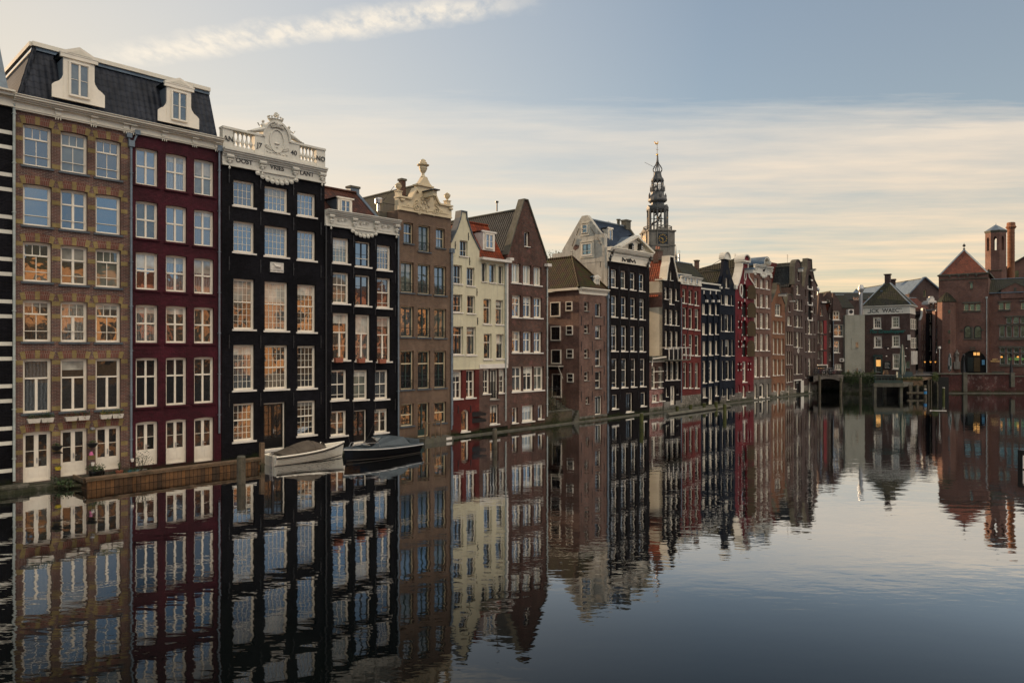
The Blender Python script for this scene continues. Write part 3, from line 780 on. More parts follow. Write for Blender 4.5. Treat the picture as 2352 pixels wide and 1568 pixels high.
# ---- house 1: polychrome brick
h = H1 = House('polychrome_house', 'brick house with yellow banded piers and arches, flower boxes above the doors', 29.5, 299)
seg = dict(rise=.04, arch=arch_yb)
cols = ('A1', [(240,530),(634,905),(1000,1252)])
h.rows(cols, [
 ('A1',1148,1302,'A2',150,278,['T3','T3','T3'],seg),
 ('A2',340,450,'A2',778,862,['T1','X1','T1'],seg),
 ('A2',945,1022,'A2',1368,1428,['T3','X1','T3'],seg),
 ('A3',120,152,'A3',562,570,['T3','T3m','T3'],seg),
 ('A3',740,735,'A3',1316,1277,['C1','C1','C1'],seg),
 ('A4',597,537,'A4',1130,1003,['D1','D1','D1'],seg)])
zt = av(h.p('A1',150,1002)[1], h.p('A1',1330,1262)[1])
ZC0 = zt; ZC1 = av(h.p('A1',0,762,-.5)[1], H1.p('A1',2310,1332,-.5)[1])
edges = sorted([(a,b) for a,b,_,_,_ in h.holes[:3]])
mb = MB(); piers = [(.0,edges[0][0]-.004)] + [(edges[i][1]+.004, edges[i+1][0]-.004) for i in range(2)] + [(edges[2][1]+.004,h.w-.12)]
for r in range(6):
    zb, zz_ = h.holes[r*3][2], h.holes[r*3][3]; hh = zz_-zb
    for q in ((-.07*1.0,.19),(-.38*1.0,.19),(-.93 if r < 5 else -.62,.19)):
        z0 = zz_ + q[0]*hh
        for a, b in piers: mb.box(a+.003, b, -.008, .02, z0-.10, z0+.10)
h.extra = ('yband', mb); h.wall([('stoneD',.42),('brickA',99)], top=ZC1-.1)
def big_cornice(h, z0, z1, brk, mat='trim'):
    def ex(mb):
        for x in brk:
            mb.box(x-.13, x+.13, -.17, -.10, z0+.12, z1-.24); mb.box(x-.16, x+.16, -.30, -.171, z0+.38, z1-.30)
            for k in (-.1,0,.1): mb.lathe([(.018,-.10),(.028,-.02),(.02,0)], (x+k, -.13, z0-.002), 6)
    return h.cornice([(z0,z0+.06,.13),(z0+.061,z0+.10,.17),(z0+.101,z1-.26,.10),(z1-.259,z1-.20,.24),(z1-.199,z1-.13,.34),(z1-.129,z1-.03,.46),(z1-.029,z1,.52)], mat, extra=ex)
big_cornice(h, ZC0, ZC1, [h.x('A1',x) for x in (600,970,1310)])
# mansard roof shared by two facades, split at the party wall
zr = av(h.p('A1',285,300,1.3)[1], H1.p('A1',2180,850,1.3)[1]); XR = h.x('O', 52)
def mansard(h, x0, x1, hipL, endR):
    mb = MB(); y0, y1, zb, zt = .25, 1.45, ZC1-.05, zr; D = h.depth
    if hipL:
        mb.face([(x0,y0,zb),(x1,y0,zb),(x1,y1,zt),(x0+.9,y1,zt)]); mb.face([(x0,D,zb),(x0,y0,zb),(x0+.9,y1,zt),(x0+.9,D,zt)])
        mb.tube([(x0-.02,y0-.03,zb),(x0+.88,y1-.03,zt)], .11, 6)
    else: mb.face([(x0,y0,zb),(x1,y0,zb),(x1,y1,zt),(x0,y1,zt)])
    if endR: mb.face([(x1,y0,zb),(x1,D,zb),(x1,D,zt),(x1,y1,zt)])
    xa = x0+.9 if hipL else x0
    mb.face([(xa,y1,zt),(x1,y1,zt),(x1,D,zt),(xa,D,zt)])
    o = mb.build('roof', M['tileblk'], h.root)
    t = MB(); t.box(xa-(.15 if hipL else 0), x1, y1-.25, y1-.1, zt+.0, zt+.20); 
    if hipL: t.box(xa-.25, xa-.10, y1-.099, D, zt+.0, zt+.20)
    t.box(xa, x1, y1-.099, D, zt+.03, zt+.1)
    t.build('roof_edge', M['trim'], o)
    l = MB(); l.box(xa, x1, y1-.14, y1-.04, zt-.16, zt-.002); l.build('roof_flashing', M['zinc'], o)
mansard(h, h.x('O',52)-.1, h.w, True, False)
xa, xb = h.x('A1',655,.3), h.x('A1',980,.3); za = h.p('A1',655,905,.3)[1]; zb_ = h.p('A1',655,470,.3)[1]
dormer(h, xa, xb, za, zb_, .18, 'L4')
# flower boxes under the fifth row
for i in range(3):
    a, b, z0, z1, _ = h.holes[12+i]
    for j in range(2):
        fb = MB(); xx = a+.15+j*.52
        fb.prism([(xx,z0-.42),(xx+.42,z0-.42),(xx+.47,z0-.22),(xx-.05,z0-.22)], -.36, -.14)
        wl = h.fr.at(0,0)
        o = fb.build('flower_box', M['planter'], None, (h.fr.O.x,h.fr.O.y,0), h.fr.a)
        wh = ('first window','middle window','window beside the grey downpipe')[i]
        tag(o, ['white trough of trailing green leaves','white trough of small mixed flowers'][j] + ' under the banded house '+wh, 'flower box', 'flower boxes on the banded brick house')
        lf = MB(); lf.leaves((xx+.21,-.25,z0-.12), (.30,.17,.15 if j == 0 else .2), 130, .07, 0, mats=2)
        if j == 1 or i == 2: lf.leaves((xx+.25,-.30,z0-.32), (.14,.1,.22), 60, .07, 1)
        lf.build('plant', [[M['leafB'],M['leafA']],[M['leafA'],M['leafR']],[M['leafY'],M['leafA']]][i], o)

# ---- house 2: wine red
h = H2 = House('wine_red_house', 'wine red painted house with cross windows and white double doors', 299, 508)
cols = ('A2', [(1420,1642),(1735,1943),(2030,2225)])
h.rows(cols, [
 ('A1',1395,1518,'A2',350,457,'W4',dict(rise=.035)),
 ('A2',518,612,'A2',912,992,'W4',dict(rise=.035)),
 ('A2',1055,1120,'A2',1452,1495,'W4',dict(rise=.035)),
 ('A3',172,198,'A3',573,580,'W4',dict(rise=.035)),
 ('A3',732,722,'A3',1254,1212,'W5',dict(rise=.035)),
 ('A4',488,445,'A4',952,912,'D2',dict(rise=.06))])
h.wall([('wine',99)], top=ZC1-.1)
big_cornice(h, ZC0, ZC1, [h.x('A1',x) for x in (1385,1710,2025,2262)])
mansard(h, 0, h.w-.05, False, True)
xa, xb = h.x('A1',1735,.3), h.x('A1',1988,.3); za = h.p('A1',1735,1150,.3)[1]; zb_ = h.p('A1',1735,775,.3)[1]
dormer(h, xa, xb, za, zb_, .18, 'L4')
h.downpipe(.02, h.p('A1',1360,1400)[1], .9, 'pipe')
h.downpipe(h.w-.14, h.p('A1',2300,1450)[1], h.p('A4',2290,600)[1], 'pipe')
mb = MB()
for x, y in ((1340,1290),(1425,1260)):
    xx, z_ = h.p('A1', x, y); mb.box(xx-.12, xx+.12, -.22, -.0, z_-.1, z_+.12); mb.tube([(xx,-.1,z_-.08),(.02,-.1,z_-.75)], .05, 6)
mb.build('rainwater_head', M['pipe'], h.root)

# ---- house 3: black house with the white balustrade
def festoon(mb, x0, x1, z, dep, y=-.12, n=9, m=0):
    """carved drop ornament: curls hanging under a cornice"""
    for i in range(n):
        t = (i+.5)/n; d = dep*math.sin(math.pi*t)**.7; x = x0+(x1-x0)*t; r = (x1-x0)/n*.46
        mb.lathe([(r*.2,0),(r*.9,.04),(r,.08),(r*.5,.13),(r*.1,.15)], (x,y+.08,z-d+r*.3), 9, m, axis='y')
        if i < n-1: mb.scroll(x+r*.6, z-d*.55, r*.55, y-.03, .025, 1 if t < .5 else -1, math.pi/2, m, 10)
    pts = [(x0,z)] + [(x0+(x1-x0)*(i/12), z-dep*.9*math.sin(math.pi*i/12)**.7) for i in range(13)][1:12] + [(x1,z)]
    mb.prism(pts, y+.05, y+.10, m)
def console(mb, x, z0, z1, y=-.10, w=.34, m=0):
    mb.box(x-w/2, x+w/2, y-.06, y, z0+(z1-z0)*.25, z1-.10, m)
    mb.tube([(x-w*.6,y-.12,z1-.12),(x+w*.6,y-.12,z1-.12)], .11, 8, m)
    mb.tube([(x-w*.45,y-.09,z0+(z1-z0)*.45),(x+w*.45,y-.09,z0+(z1-z0)*.45)], .07, 8, m)
    mb.scroll(x, z0+(z1-z0)*.65, w*.32, y-.08, .035, 1, 0, m, 9); mb.blob((x,y-.07,z0+(z1-z0)*.28), (w*.3,.07,w*.35), m)
    mb.lathe([(.02,-.26),(.07,-.2),(.03,-.08),(.05,0)], (x,y-.04,z0), 7, m)
h = H3 = House('black_balustrade_house', 'black brick house with carved white parapet, crown and inscription', 509, 745.6)
cols = ('B1', [(215,447),(578,835),(958,1157)])
h.rows(cols, [
 ('B1',857,1002,'B1',1158,1275,['S43','S53','S43']),
 ('B1',1335,1448,'B2',305,395,['S44','S54','S44']),
 ('B2',615,682,'B2',1205,1237,['P34','P35','P34']),
 ('B2',1388,1400,'B3',550,530,['P33','P53','P33']),
 ('B3',690,662,'B3',1088,1025,['P23','DG','P23'],dict(skip=(1,)))])
xa, za_ = h.p('B3',510,1180); xb = h.x('B3',738); h.win(xa, xb, za_, h.p('B3',510,683)[1], 'DG')
zb_ = av(h.p('B1',85,680)[1], h.p('B1',1268,905)[1]); zm = av(h.p('B1',100,478,-.3)[1], h.p('B1',1290,735,-.3)[1]); zp = av(h.p('B1',90,240,-.1)[1], h.p('B1',1278,520,-.1)[1])
h.wall([('blk',99)], top=zm-.1)
X = lambda x: h.x('B1', x, -.1)
def ent(mb):
    for x in (165, 545, 925, 1240): console(mb, X(x), zb_+.02, zm-.28)
    festoon(mb, X(465), X(970), zb_-.05, .50, n=9)
h.cornice([(zb_-.05,zb_+.05,.16),(zb_+.051,zm-.40,.10),(zm-.399,zm-.30,.16),(zm-.299,zm-.20,.24),(zm-.199,zm-.10,.34),(zm-.099,zm-.0,.42)], 'trimw', extra=ent, name='entablature')
xs = dict(c1=X(210), c2=X(460), c3=X(860), c4=X(980), c5=X(1180), cc=X(715))
mb = MB(); zd = zm+.02
for a, b in ((.02,xs['c1']),(xs['c5'],h.w-.02)): mb.box(a, b, -.10, .30, zd, zp-.08)
mb.box(xs['c2'], xs['cc']-.75, -.12, .30, zd, zp-.08); mb.box(xs['cc']+.75, xs['c4'], -.12, .30, zd, zp-.08)
for a, b in ((xs['c1'],xs['c2']),(xs['c4'],xs['c5'])):
    mb.box(a+.003, b-.003, -.06, .26, zd, zd+.22); n = 5
for a, b in ((.0,xs['cc']-.75),(xs['cc']+.75,h.w)): mb.box(a, b, -.16, .34, zp-.078, zp+.04)
cc = xs['cc']; zk = zp-.6
arc = [(cc-.76,zd)] + [(cc+.76,zd)] + [(cc+.76*math.cos(t), zp-.05+.95*math.sin(t)) for t in [i*math.pi/12 for i in range(13)]]
mb.prism(arc, -.14, .30)
mb.ribbon([(cc+.76*math.cos(t), zp-.05+.95*math.sin(t)) for t in [math.pi-i*math.pi/14 for i in range(15)]], .12, -.22, .32)
el = [(cc+.40*math.cos(t), zp-.15+.62*math.sin(t)) for t in [i*2*math.pi/20 for i in range(21)]]
mb.ribbon(el[::-1], .07, -.20, -.14); mb.blob((cc,-.17,zp-.3), (.18,.05,.06)); mb.blob((cc,-.17,zp-.5), (.07,.04,.05))
for sg in (-1,1):
    for k in range(4): mb.scroll(cc+sg*(.42+.07*k), zp-.62+.03*k, .12, -.17, .03, sg, 0, 0, 9)
for i in range(7): mb.tube([(cc-.65+i*.2,-.16,zd+.32-.06*(i%2)),(cc-.55+i*.2,-.16,zd+.26)], .035, 5)
par = mb.build('parapet', M['trimw'], h.root)
for a, b in ((xs['c1'],xs['c2']),(xs['c4'],xs['c5'])):
    for i in range(5):
        x = a+(b-a)*(i+.5)/5; hh = zp-.08-zd-.22; bl = MB()
        bl.lathe([(.10,0),(.10,.06),(.05,.10),(.12,.28*hh+.05),(.11,.4*hh),(.045,.62*hh),(.05,.85*hh),(.09,.9*hh),(.09,hh)], (0,0,0), 8)
        bl.build('baluster', M['trimw'], par, (x,.1,zd+.22))
mb = MB()
# cartouche, crown and two reclining supporters
zc = zp+.95
for sg in (-1,1):
    for k in range(3): mb.scroll(cc+sg*(.12+.13*k), zc+.12-.05*k, .18-.03*k, -.22, .045, sg, math.pi/2, 0, 12)
mb.blob((cc,-.2,zc+.2), (.26,.14,.28)); mb.blob((cc-.12,-.28,zc+.3), (.12,.08,.14)); mb.blob((cc+.14,-.28,zc+.26), (.12,.08,.14))
mb.lathe([(.36,0),(.40,.05),(.38,.12),(.50,.26),(.53,.30),(.48,.33)], (cc,.05,zc+.42), 14, 0, sq=.6)
for i in range(9):
    t = math.pi*i/8; x = cc-.52*math.cos(t); y = .05-.3*math.sin(t)
    mb.blob((x,y,zc+.86+(.05 if i%2 else 0)), (.075,.06,.10 if i%2 == 0 else .06)); mb.tube([(x,y,zc+.7),(x,y,zc+.86)], .03, 5)
mb.blob((cc,-.05,zc+1.05), (.20,.18,.14)); mb.blob((cc,-.05,zc+1.24), (.13,.12,.12)); mb.blob((cc-.10,-.1,zc+1.12), .09); mb.blob((cc+.11,-.1,zc+1.13), .09)
for sg in (-1,1):
    bx = cc+sg*.95
    mb.tube([(cc+sg*.70,-.05,zp+.95),(bx-sg*.05,-.05,zp+.62),(bx+sg*.25,-.08,zp+.40),(bx+sg*.65,-.06,zp+.22),(bx+sg*1.05,0,zp+.10)], [.10,.19,.20,.15,.05], 8)
    mb.tube([(bx-sg*.08,-.05,zp+.60),(bx-sg*.02,-.05,zp+.95),(bx-sg*.02,-.05,zp+1.12)], [.18,.15,.06], 8)
    mb.blob((bx-sg*.02,-.06,zp+1.24), (.10,.11,.13)); mb.tube([(bx,-.05,zp+1.0),(bx+sg*.28,-.12,zp+.78),(bx+sg*.38,-.1,zp+1.0)], .05, 6)
    for k in range(5): mb.blob((bx+sg*(.30+.17*k),-.08,zp+.36-.06*k), (.13,.12,.12-.012*k)); 
for v in range(len(mb.v)): mb.v[v] = (cc+(mb.v[v][0]-cc)*.86, mb.v[v][1], zp+(mb.v[v][2]-zp)*.66)
mb.build('crown_carving', M['trimw'], par)
for t_, x, y in (('OOST',340,640),('VRIES',722,728),('LANT',1068,795)):
    xx, z_ = h.p('B1', x, y, -.11); lettering(t_, .36, M['text'], h.root, (xx,-.115,zb_+.33), depth=.012, bold=.006)
for t_, x, y in (('AN',158,360),('J7',517,440),('40',916,530),('NO',1228,598)):
    xx, z_ = h.p('B1', x, y, -.13); lettering(t_, .40, M['text'], h.root, (xx,-.135,zd+(zp-zd)*.5-.05), depth=.012, bold=.004)
a_ = []
for x in (162,528,910,1228):
    for t_, y in (('B1',820+(x-162)*.2),('B1',1250+(x-162)*.17),('B2',440+(x-162)*.09),('B2',1350+(x-162)*-.0),('B3',650-(x-162)*.02)):
        a_.append((h.x('B1',x), h.p(t_, x if t_ != 'B3' else x*.9, y)[1]))
h.anchors(a_)
# gable stone with a leaping greyhound
x0, z0 = h.p('B2',638,540); x1, z1 = h.p('B2',790,440)
mb = MB(); mb.box(x0, x1, -.05, .02, z0, z1); mb.box(x0, x1, -.075, -.051, z0, z0+.035); mb.box(x0, x1, -.075, -.051, z1-.035, z1); mb.box(x0,x0+.03,-.075,-.051,z0+.036,z1-.036); mb.box(x1-.03,x1,-.075,-.051,z0+.036,z1-.036)
W_ = x1-x0; cxm = (x0+x1)/2; zz_ = (z0+z1)/2+.04; y = -.07
mb.tube([(cxm-.22*W_,y,zz_+.10),(cxm-.05*W_,y,zz_+.02),(cxm+.16*W_,y,zz_-.0),(cxm+.25*W_,y,zz_+.03)], [.04,.075,.05,.045], 7)
mb.tube([(cxm-.22*W_,y,zz_+.10),(cxm-.28*W_,y,zz_+.19),(cxm-.38*W_,y,zz_+.17)], [.03,.035,.015], 6)
mb.tube([(cxm-.12*W_,y,zz_+.04),(cxm-.30*W_,y,zz_-.06),(cxm-.38*W_,y,zz_-.10)], [.03,.018,.012], 5); mb.tube([(cxm-.08*W_,y,zz_),(cxm-.22*W_,y,zz_-.12)], [.03,.012], 5)
mb.tube([(cxm+.2*W_,y,zz_),(cxm+.08*W_,y,zz_-.10),(cxm+.02*W_,y,zz_-.13)], [.04,.02,.012], 5); mb.tube([(cxm+.23*W_,y,zz_),(cxm+.28*W_,y,zz_-.12),(cxm+.34*W_,y,zz_-.12)], [.04,.02,.012], 5)
mb.tube([(cxm+.26*W_,y,zz_+.04),(cxm+.40*W_,y,zz_+.12),(cxm+.36*W_,y,zz_+.22)], .012, 5)
gs = mb.build('gable_stone', M['whiteS'], h.root)
lettering('DEN WITTEN HENT', .115, M['text'], gs, ((x0+x1)/2,-.053,z0+.085), depth=.004)
h.cap(zm-.3)
# ---- house 4
h = H4 = House('narrow_black_house', 'lower black brick house with white carved cornice and small brown tiled roof', 745.6, 914)
cols = ('B2', [(1370,1545),(1632,1800),(1883,2038)])
h.rows(cols, [
 ('B2',135,222,'B2',430,512,['S44','FR','S44']),
 ('B2',540,605,'B2',902,955,['L1','FR3','L3']),
 ('B2',1015,1055,'B3',233,247,'L2'),
 ('B3',338,338,'B3',652,643,'L3',dict(cols=('B3',[(1215,1368),(1450,1593),(1672,1807)]))),
 ('B3',768,748,'B3',1030,996,['L4','DK','L4'],dict(skip=(1,),cols=('B3',[(1210,1366),(1450,1590),(1667,1802)])))])
h.win(h.x('B3',1450), h.x('B3',1590), h.p('B3',1450,1108)[1], h.p('B3',1450,760)[1], 'DK')
zb_ = av(h.p('B1',1300,1380,-.1)[1], h.p('B1',2130,1515,-.1)[1]); zt = av(h.p('B1',1310,1185,-.4)[1], h.p('B1',2150,1345,-.4)[1])
h.wall([('blk',99)], top=zt-.1)
X = lambda x: h.x('B1', x, -.1)
def ent(mb):
    for x in (1345,1612,1865,2105): console(mb, X(x), zb_+.02, zt-.25, w=.3)
    festoon(mb, X(1575), X(1890), zb_-.03, .40, n=7)
    for x in (1475,1730,1980):
        mb.blob((X(x),-.13,(zb_+zt)/2-.05), (.10,.04,.10))
        for sg in (-1,1): mb.scroll(X(x)+sg*.24, (zb_+zt)/2-.05, .13, -.13, .03, sg, 0, 0, 10)
        mb.ribbon([(X(x)-.5,zb_+.12),(X(x)+.5,zb_+.12)], .03, -.13, -.101); mb.ribbon([(X(x)-.5,zt-.42),(X(x)+.5,zt-.42)], .03, -.13, -.101)
h.cornice([(zb_-.04,zb_+.04,.15),(zb_+.041,zt-.33,.10),(zt-.329,zt-.24,.17),(zt-.239,zt-.14,.28),(zt-.139,zt-.05,.38),(zt-.049,zt,.46)], 'trimw', extra=ent, name='entablature')
x0 = 0; xr_ = h.x('B1',1900,.6)
ztp = h.p('B1',1290,935,2.6)[1]
mb = MB(); yb = .5; xq = h.x('B1',1600,2.6)
mb.face([(0,yb,zt-.1),(xr_,yb,zt-.1),(xr_,3.2,ztp),(0,3.2,ztp)]); mb.face([(xr_,yb,zt-.1),(xr_,6,zt-.1),(xr_,3.2,ztp)]); mb.face([(xr_,6,zt-.1),(0,6,zt-.1),(0,3.2,ztp),(xr_,3.2,ztp)])
mb.tube([(0,3.2,ztp+.03),(xr_,3.2,ztp+.03)], .12, 6)
rf = mb.build('roof', M['tilebrn'], h.root)
mb = MB(); mb.prismx([(yb-.2,zt-.2),(3.25,ztp+.1),(3.25,ztp-.2),(yb+.1,zt-.3)], xr_, xr_+.25); mb.build('verge', M['zinc'], rf)
chimney(h, xr_-.1, 3.4, ztp-.6, ztp+.35, .7, .5, 'zinc')
xa, xb = h.x('B1',1450,.3), h.x('B1',1598,.3); dormer(h, xa-.1, xb, zt-.1, h.p('B1',1450,1075,.3)[1], .35, 'L4', ped=False, sc=False, depth=1.8)
mb = MB(); mb.box(xr_+.5, h.w+.8, 1.2, 5, zt-.3, zt+.75); mb.box(xr_+.3, h.w, .3, 1.1, zt-.1, zt+.02,1)
mb.build('roof_extension', [M['conc'],M['zinc']], h.root)
mb = MB(); xx = xr_+.75; mb.lathe([(.12,0),(.12,.55),(.26,.58),(.28,.85),(.22,.95),(.05,.98)], (xx,1.6,zt+.75), 10); mb.build('flue', M['steel'], h.root)
mb = MB()
for i in range(14): mb.tube([(xr_+.9+i*.12,1.3,zt+.75),(xr_+.9+i*.12,1.3,zt+1.35)], .012, 4)
mb.tube([(xr_+.85,1.3,zt+1.35),(xr_+2.6,1.3,zt+1.35)], .02, 4); mb.tube([(xr_+.9,2.3,zt+.9),(h.w+.6,1.2,zt+2.6)], .02, 4); mb.build('roof_railing', M['iron'], h.root)
h.cap(zt-.2)
a_ = []
for x in (1345,1607,1858,2090):
    for t_, y in (('B2',140+(x-1345)*.17),('B2',515+(x-1345)*.12),('B2',940+(x-1345)*.07),('B3',320-(x-1345)*.02),('B3',735-(x-1345)*.05)):
        if t_ == 'B3': a_.append((h.x('B2',x), h.p('B3', 1185+(x-1345)*.88, y)[1]))
        else: a_.append((h.x('B2',x), h.p('B2', x, y)[1]))
h.anchors(a_)
h.downpipe(.04, zt-1.0, .9, 'iron', head=False); h.downpipe(h.w-.02, zt-.6, h.p('B3',1900,1060)[1], 'pipe')
for i, (a, b) in enumerate(((1250,1335),(1490,1565),(1712,1785))):
    xa, z0 = h.p('B3', a, 205+i*6, -.2); xb = h.x('B3', b, -.2); z1 = z0; z0 -= .02
    mb = MB(); mb.prism([(xa+.04,z0-.28),(xb-.04,z0-.28),(xb,z0),(xa,z0)], -.30, -.06)
    o = mb.build('flower_pot', M['terra'], None, (h.fr.O.x,h.fr.O.y,0), h.fr.a)
    tag(o, 'terracotta trough under the tall black-house window '+('beside the boundary pipe','in the middle','beside the brown brick house')[i], 'flower pot', 'terracotta troughs on the narrow black house')
    lf = MB(); lf.leaves(((xa+xb)/2,-.18,z0+.03), ((xb-xa)*.45,.1,.07), 70, .06); lf.build('plant', M['leafB'], o)

# ---- house 5: brown with cream scrolled gable
h = H5 = House('brown_gable_house', 'brown brick house with scrolled cream gable, three urns and a hoist beam', 914, 1036)
cols = ('C1', [(97,207),(250,355),(398,498)])
R_ = dict(rail=iron_rail(1))
h.rows(cols, [
 ('B4',742,815,'B4',1003,1062,['G22','G2','G22'],dict(skip=(1,),cols=('B4',[(235,347),(422,568),(640,743)]))),
 ('B4',1236,1290,'C1',150,176,'G2',R_),
 ('C1',275,297,'C1',550,560,'G2',R_),
 ('C1',674,677,'C1',1025,1010,'G3',R_),
 ('C1',1155,1137,'C1',1355,1326,'G22',dict(skip=(1,)))])
h.win(h.x('B4',422), h.x('B4',568), h.p('B4',422,1105)[1], h.p('B4',422,775)[1], 'G2', rail=iron_rail(1))
h.win(h.x('C1',248), h.x('C1',353), h.p('C1',248,1450)[1], h.p('C1',248,1145)[1], 'GD')
zc = av(h.p('B4',140,582)[1], h.p('B4',830,705)[1])
h.wall([('tan',99)], top=zc)
X = lambda x: h.x('B4', x, -.05)
Pz = lambda x, y: h.p('B4', x, y, -.05)[1]
w = h.w; zl = Pz(200,440); zrr = Pz(780,545)
zs_ = av(zl, zrr); cx0 = X(500)
tp = Pz(500,290); 
prof = [(0,zc),(w,zc),(w,zs_),(cx0+1.30,zs_),(cx0+1.12,zs_+.12),(cx0+.95,zs_+.40),(cx0+.78,zs_+.70),(cx0+.62,tp-.62),(cx0+.60,tp-.35),(cx0+.60,tp-.06),(cx0-.60,tp-.06),(cx0-.60,tp-.35),(cx0-.62,tp-.62),(cx0-.78,zs_+.70),(cx0-.95,zs_+.40),(cx0-1.12,zs_+.12),(cx0-1.30,zs_),(0,zs_)]
mb = MB(); mb.prism(prof, -.06, .35)
mb.ribbon([(w+.04,zs_+.0),(cx0+1.30,zs_),(cx0+1.12,zs_+.12),(cx0+.95,zs_+.40),(cx0+.78,zs_+.70),(cx0+.62,tp-.62),(cx0+.60,tp-.35)][::-1], .11, -.20, .40)
mb.ribbon([(-.04,zs_),(cx0-1.30,zs_),(cx0-1.12,zs_+.12),(cx0-.95,zs_+.40),(cx0-.78,zs_+.70),(cx0-.62,tp-.62),(cx0-.60,tp-.35)], .11, -.20, .40)
mb.box(cx0-.72, cx0+.72, -.18, .40, tp-.055, tp+.05); mb.prism([(cx0-.62,tp+.052),(cx0+.62,tp+.052),(cx0+.40,tp+.22),(cx0+.22,tp+.48),(cx0+.15,tp+.62),(cx0-.15,tp+.62),(cx0-.22,tp+.48),(cx0-.40,tp+.22)], -.12, .30)
mb.box(0, w, -.12, -.061, zc, zc+.10); mb.box(.3, w-.3, -.10, -.061, zc+.25, zc+.29)
for x, sg in ((X(395),1),(X(640),-1)):
    mb.scroll(x, zs_-.45, .30, -.09, .045, sg, math.pi/2, 0, 16, 1.6); mb.scroll(x+sg*.2, zs_-.75, .18, -.09, .035, -sg, 0, 0, 12); mb.scroll(x-sg*.0, zs_-.05, .17, -.09, .035, -sg, 0, 0, 12)
for i in range(9): mb.blob((cx0-.35+.09*i, -.09, zs_-.1+.28*math.sin(i*1.9)-.25), (.09,.05,.12))
for i in range(5): mb.scroll(cx0-.30+.15*i, zs_+.25-.2*(i%2), .14, -.09, .03, 1 if i%2 else -1, 1, 0, 10)
for x in (X(290),X(710)):
    for k in range(6): a = k*math.pi/3; mb.blob((x+.09*math.cos(a),-.08,(zc+zs_)/2-.05+.09*math.sin(a)), (.06,.035,.06))
for x in (X(215), X(820)): mb.tube([(x-.18,-.14,zs_-.14),(x+.12,-.14,zs_-.14)], .08, 8)
gb = mb.build('scrolled_gable', M['trimg'], h.root)
def urn(par, x, z, s=1.0, y=.12, mat='trimg', name='urn'):
    mb = MB(); mb.box(-.20*s,.20*s,-.20*s,.20*s,0,.36*s); mb.box(-.25*s,.25*s,-.25*s,.25*s,.361*s,.42*s)
    mb.lathe([(.10*s,.42*s),(.08*s,.52*s),(.24*s,.72*s),(.27*s,.84*s),(.30*s,.88*s),(.16*s,.93*s),(.20*s,.99*s),(.10*s,1.04*s),(.04*s,1.10*s)], (0,0,0), 10)
    return mb.build(name, M[mat], par, (x,y,z))
urn(gb, X(185)+.02, zs_+.10, .85); urn(gb, X(800), zs_+.10, .85)
mb = MB(); mb.lathe([(.20,0),(.12,.12),(.10,.25),(.22,.42),(.30,.62),(.26,.74),(.42,.80),(.44,.85),(.25,.92),(.28,1.0),(.18,1.08),(.20,1.15),(.06,1.25)], (0,0,0), 12); mb.build('finial', M['trimg'], gb, (cx0-.02,.12,tp+.62))
mb = MB(); zb = Pz(560,455); mb.box(cx0-.14, cx0+.14, -1.15, -.06, zb, zb+.36); mb.build('hoist_beam', M['trimg'], h.root)
mb = MB(); mb.box(cx0-.26, cx0+.26, -1.35, -.06, zb+.365, zb+.44); mb.tube([(cx0,-1.0,zb),(cx0,-1.0,zb-.15),(cx0+.06,-1.0,zb-.22),(cx0,-1.0,zb-.28)], .02, 5); mb.build('hoist_hood', M['iron'], h.root)
gable_roof(h, zc-.2, zs_+1.3, w/2, 'tiledk', y0=.36)
chimney(h, cx0-.9, 1.3, zs_, tp+.4, .35, .35, 'brown')
h.downpipe(h.w-.03, zc-2.4, .6, 'pipe')

# ---- house 6: cream spout gable, red below
h = H6 = House('cream_spout_house', 'cream rendered house with narrow spout gable and a dark red ground floor', 1036, 1101)
h.rows(('B4',[(938,1028)]), [('B4',968,968,'B4',1165,1165,'N2')])
h.rows(('B4',[(858,958),(1025,1115)]), [('B4',1275,1308,'B4',1512,1538,'N2')])
h.rows(('C1',[(567,642),(692,757)]), [('C1',167,180,'C1',328,340,'N2'), ('C1',455,460,'C1',710,712,'N3',dict(cols=('C1',[(565,650),(687,765)]))), ('C1',855,850,'C1',1108,1098,'L2',dict(cols=('C1',[(562,642),(683,758)])))])
h.win(h.x('C1',638), h.x('C1',712), h.p('C1',638,1402)[1], h.p('C1',638,1205)[1], 'M5', rise=.2)
zi = h.p('C1',560,843)[1]; zpl = h.p('C1',700,1400)[1]
a0 = h.p('B4',842,1000); a1 = h.p('B4',905,830); a2 = h.p('B4',950,690); a3 = h.p('B4',958,612); b3 = h.p('B4',1014,622); b2 = h.p('B4',1018,690); b1 = h.p('B4',1085,900); b0 = h.p('B4',1135,1090)
zt3 = av(a3[1],b3[1])
ol = [(0,a0[1]),(a1[0],a1[1]),(a2[0],a2[1]),(a3[0],zt3),(b3[0],zt3),(b2[0],b2[1]),(b1[0],b1[1]),(h.w,b0[1])]
h.wall([('blk2',zpl),('dred',zi),('cream',99)], outl=ol, eaveL=a0[1]-.3, eaveR=b0[1]-.3)
coping(h, ol, .09, -.08, .55, 'slate'); 
h.cornice([(zi-.03,zi+.05,.03)], 'cream', name='string_course')
gable_roof(h, min(a0[1],b0[1])-.2, zt3-.75, av(a3[0],b3[0]), 'tileorg', y0=.5)
h.anchors([(h.x('B4',880),h.p('B4',880,1035)[1]),(h.x('B4',1045),h.p('B4',1045,925)[1]),(h.x('B4',1060),h.p('B4',1060,1235)[1]),(h.x('C1',778),h.p('C1',778,150)[1]),(h.x('C1',784),h.p('C1',784,410)[1]),(h.x('C1',610),h.p('C1',610,1200)[1]),(h.x('C1',722),h.p('C1',722,1195)[1])], .55)
h.downpipe(.05, h.p('B4',845,1130)[1], .9, 'pipe')
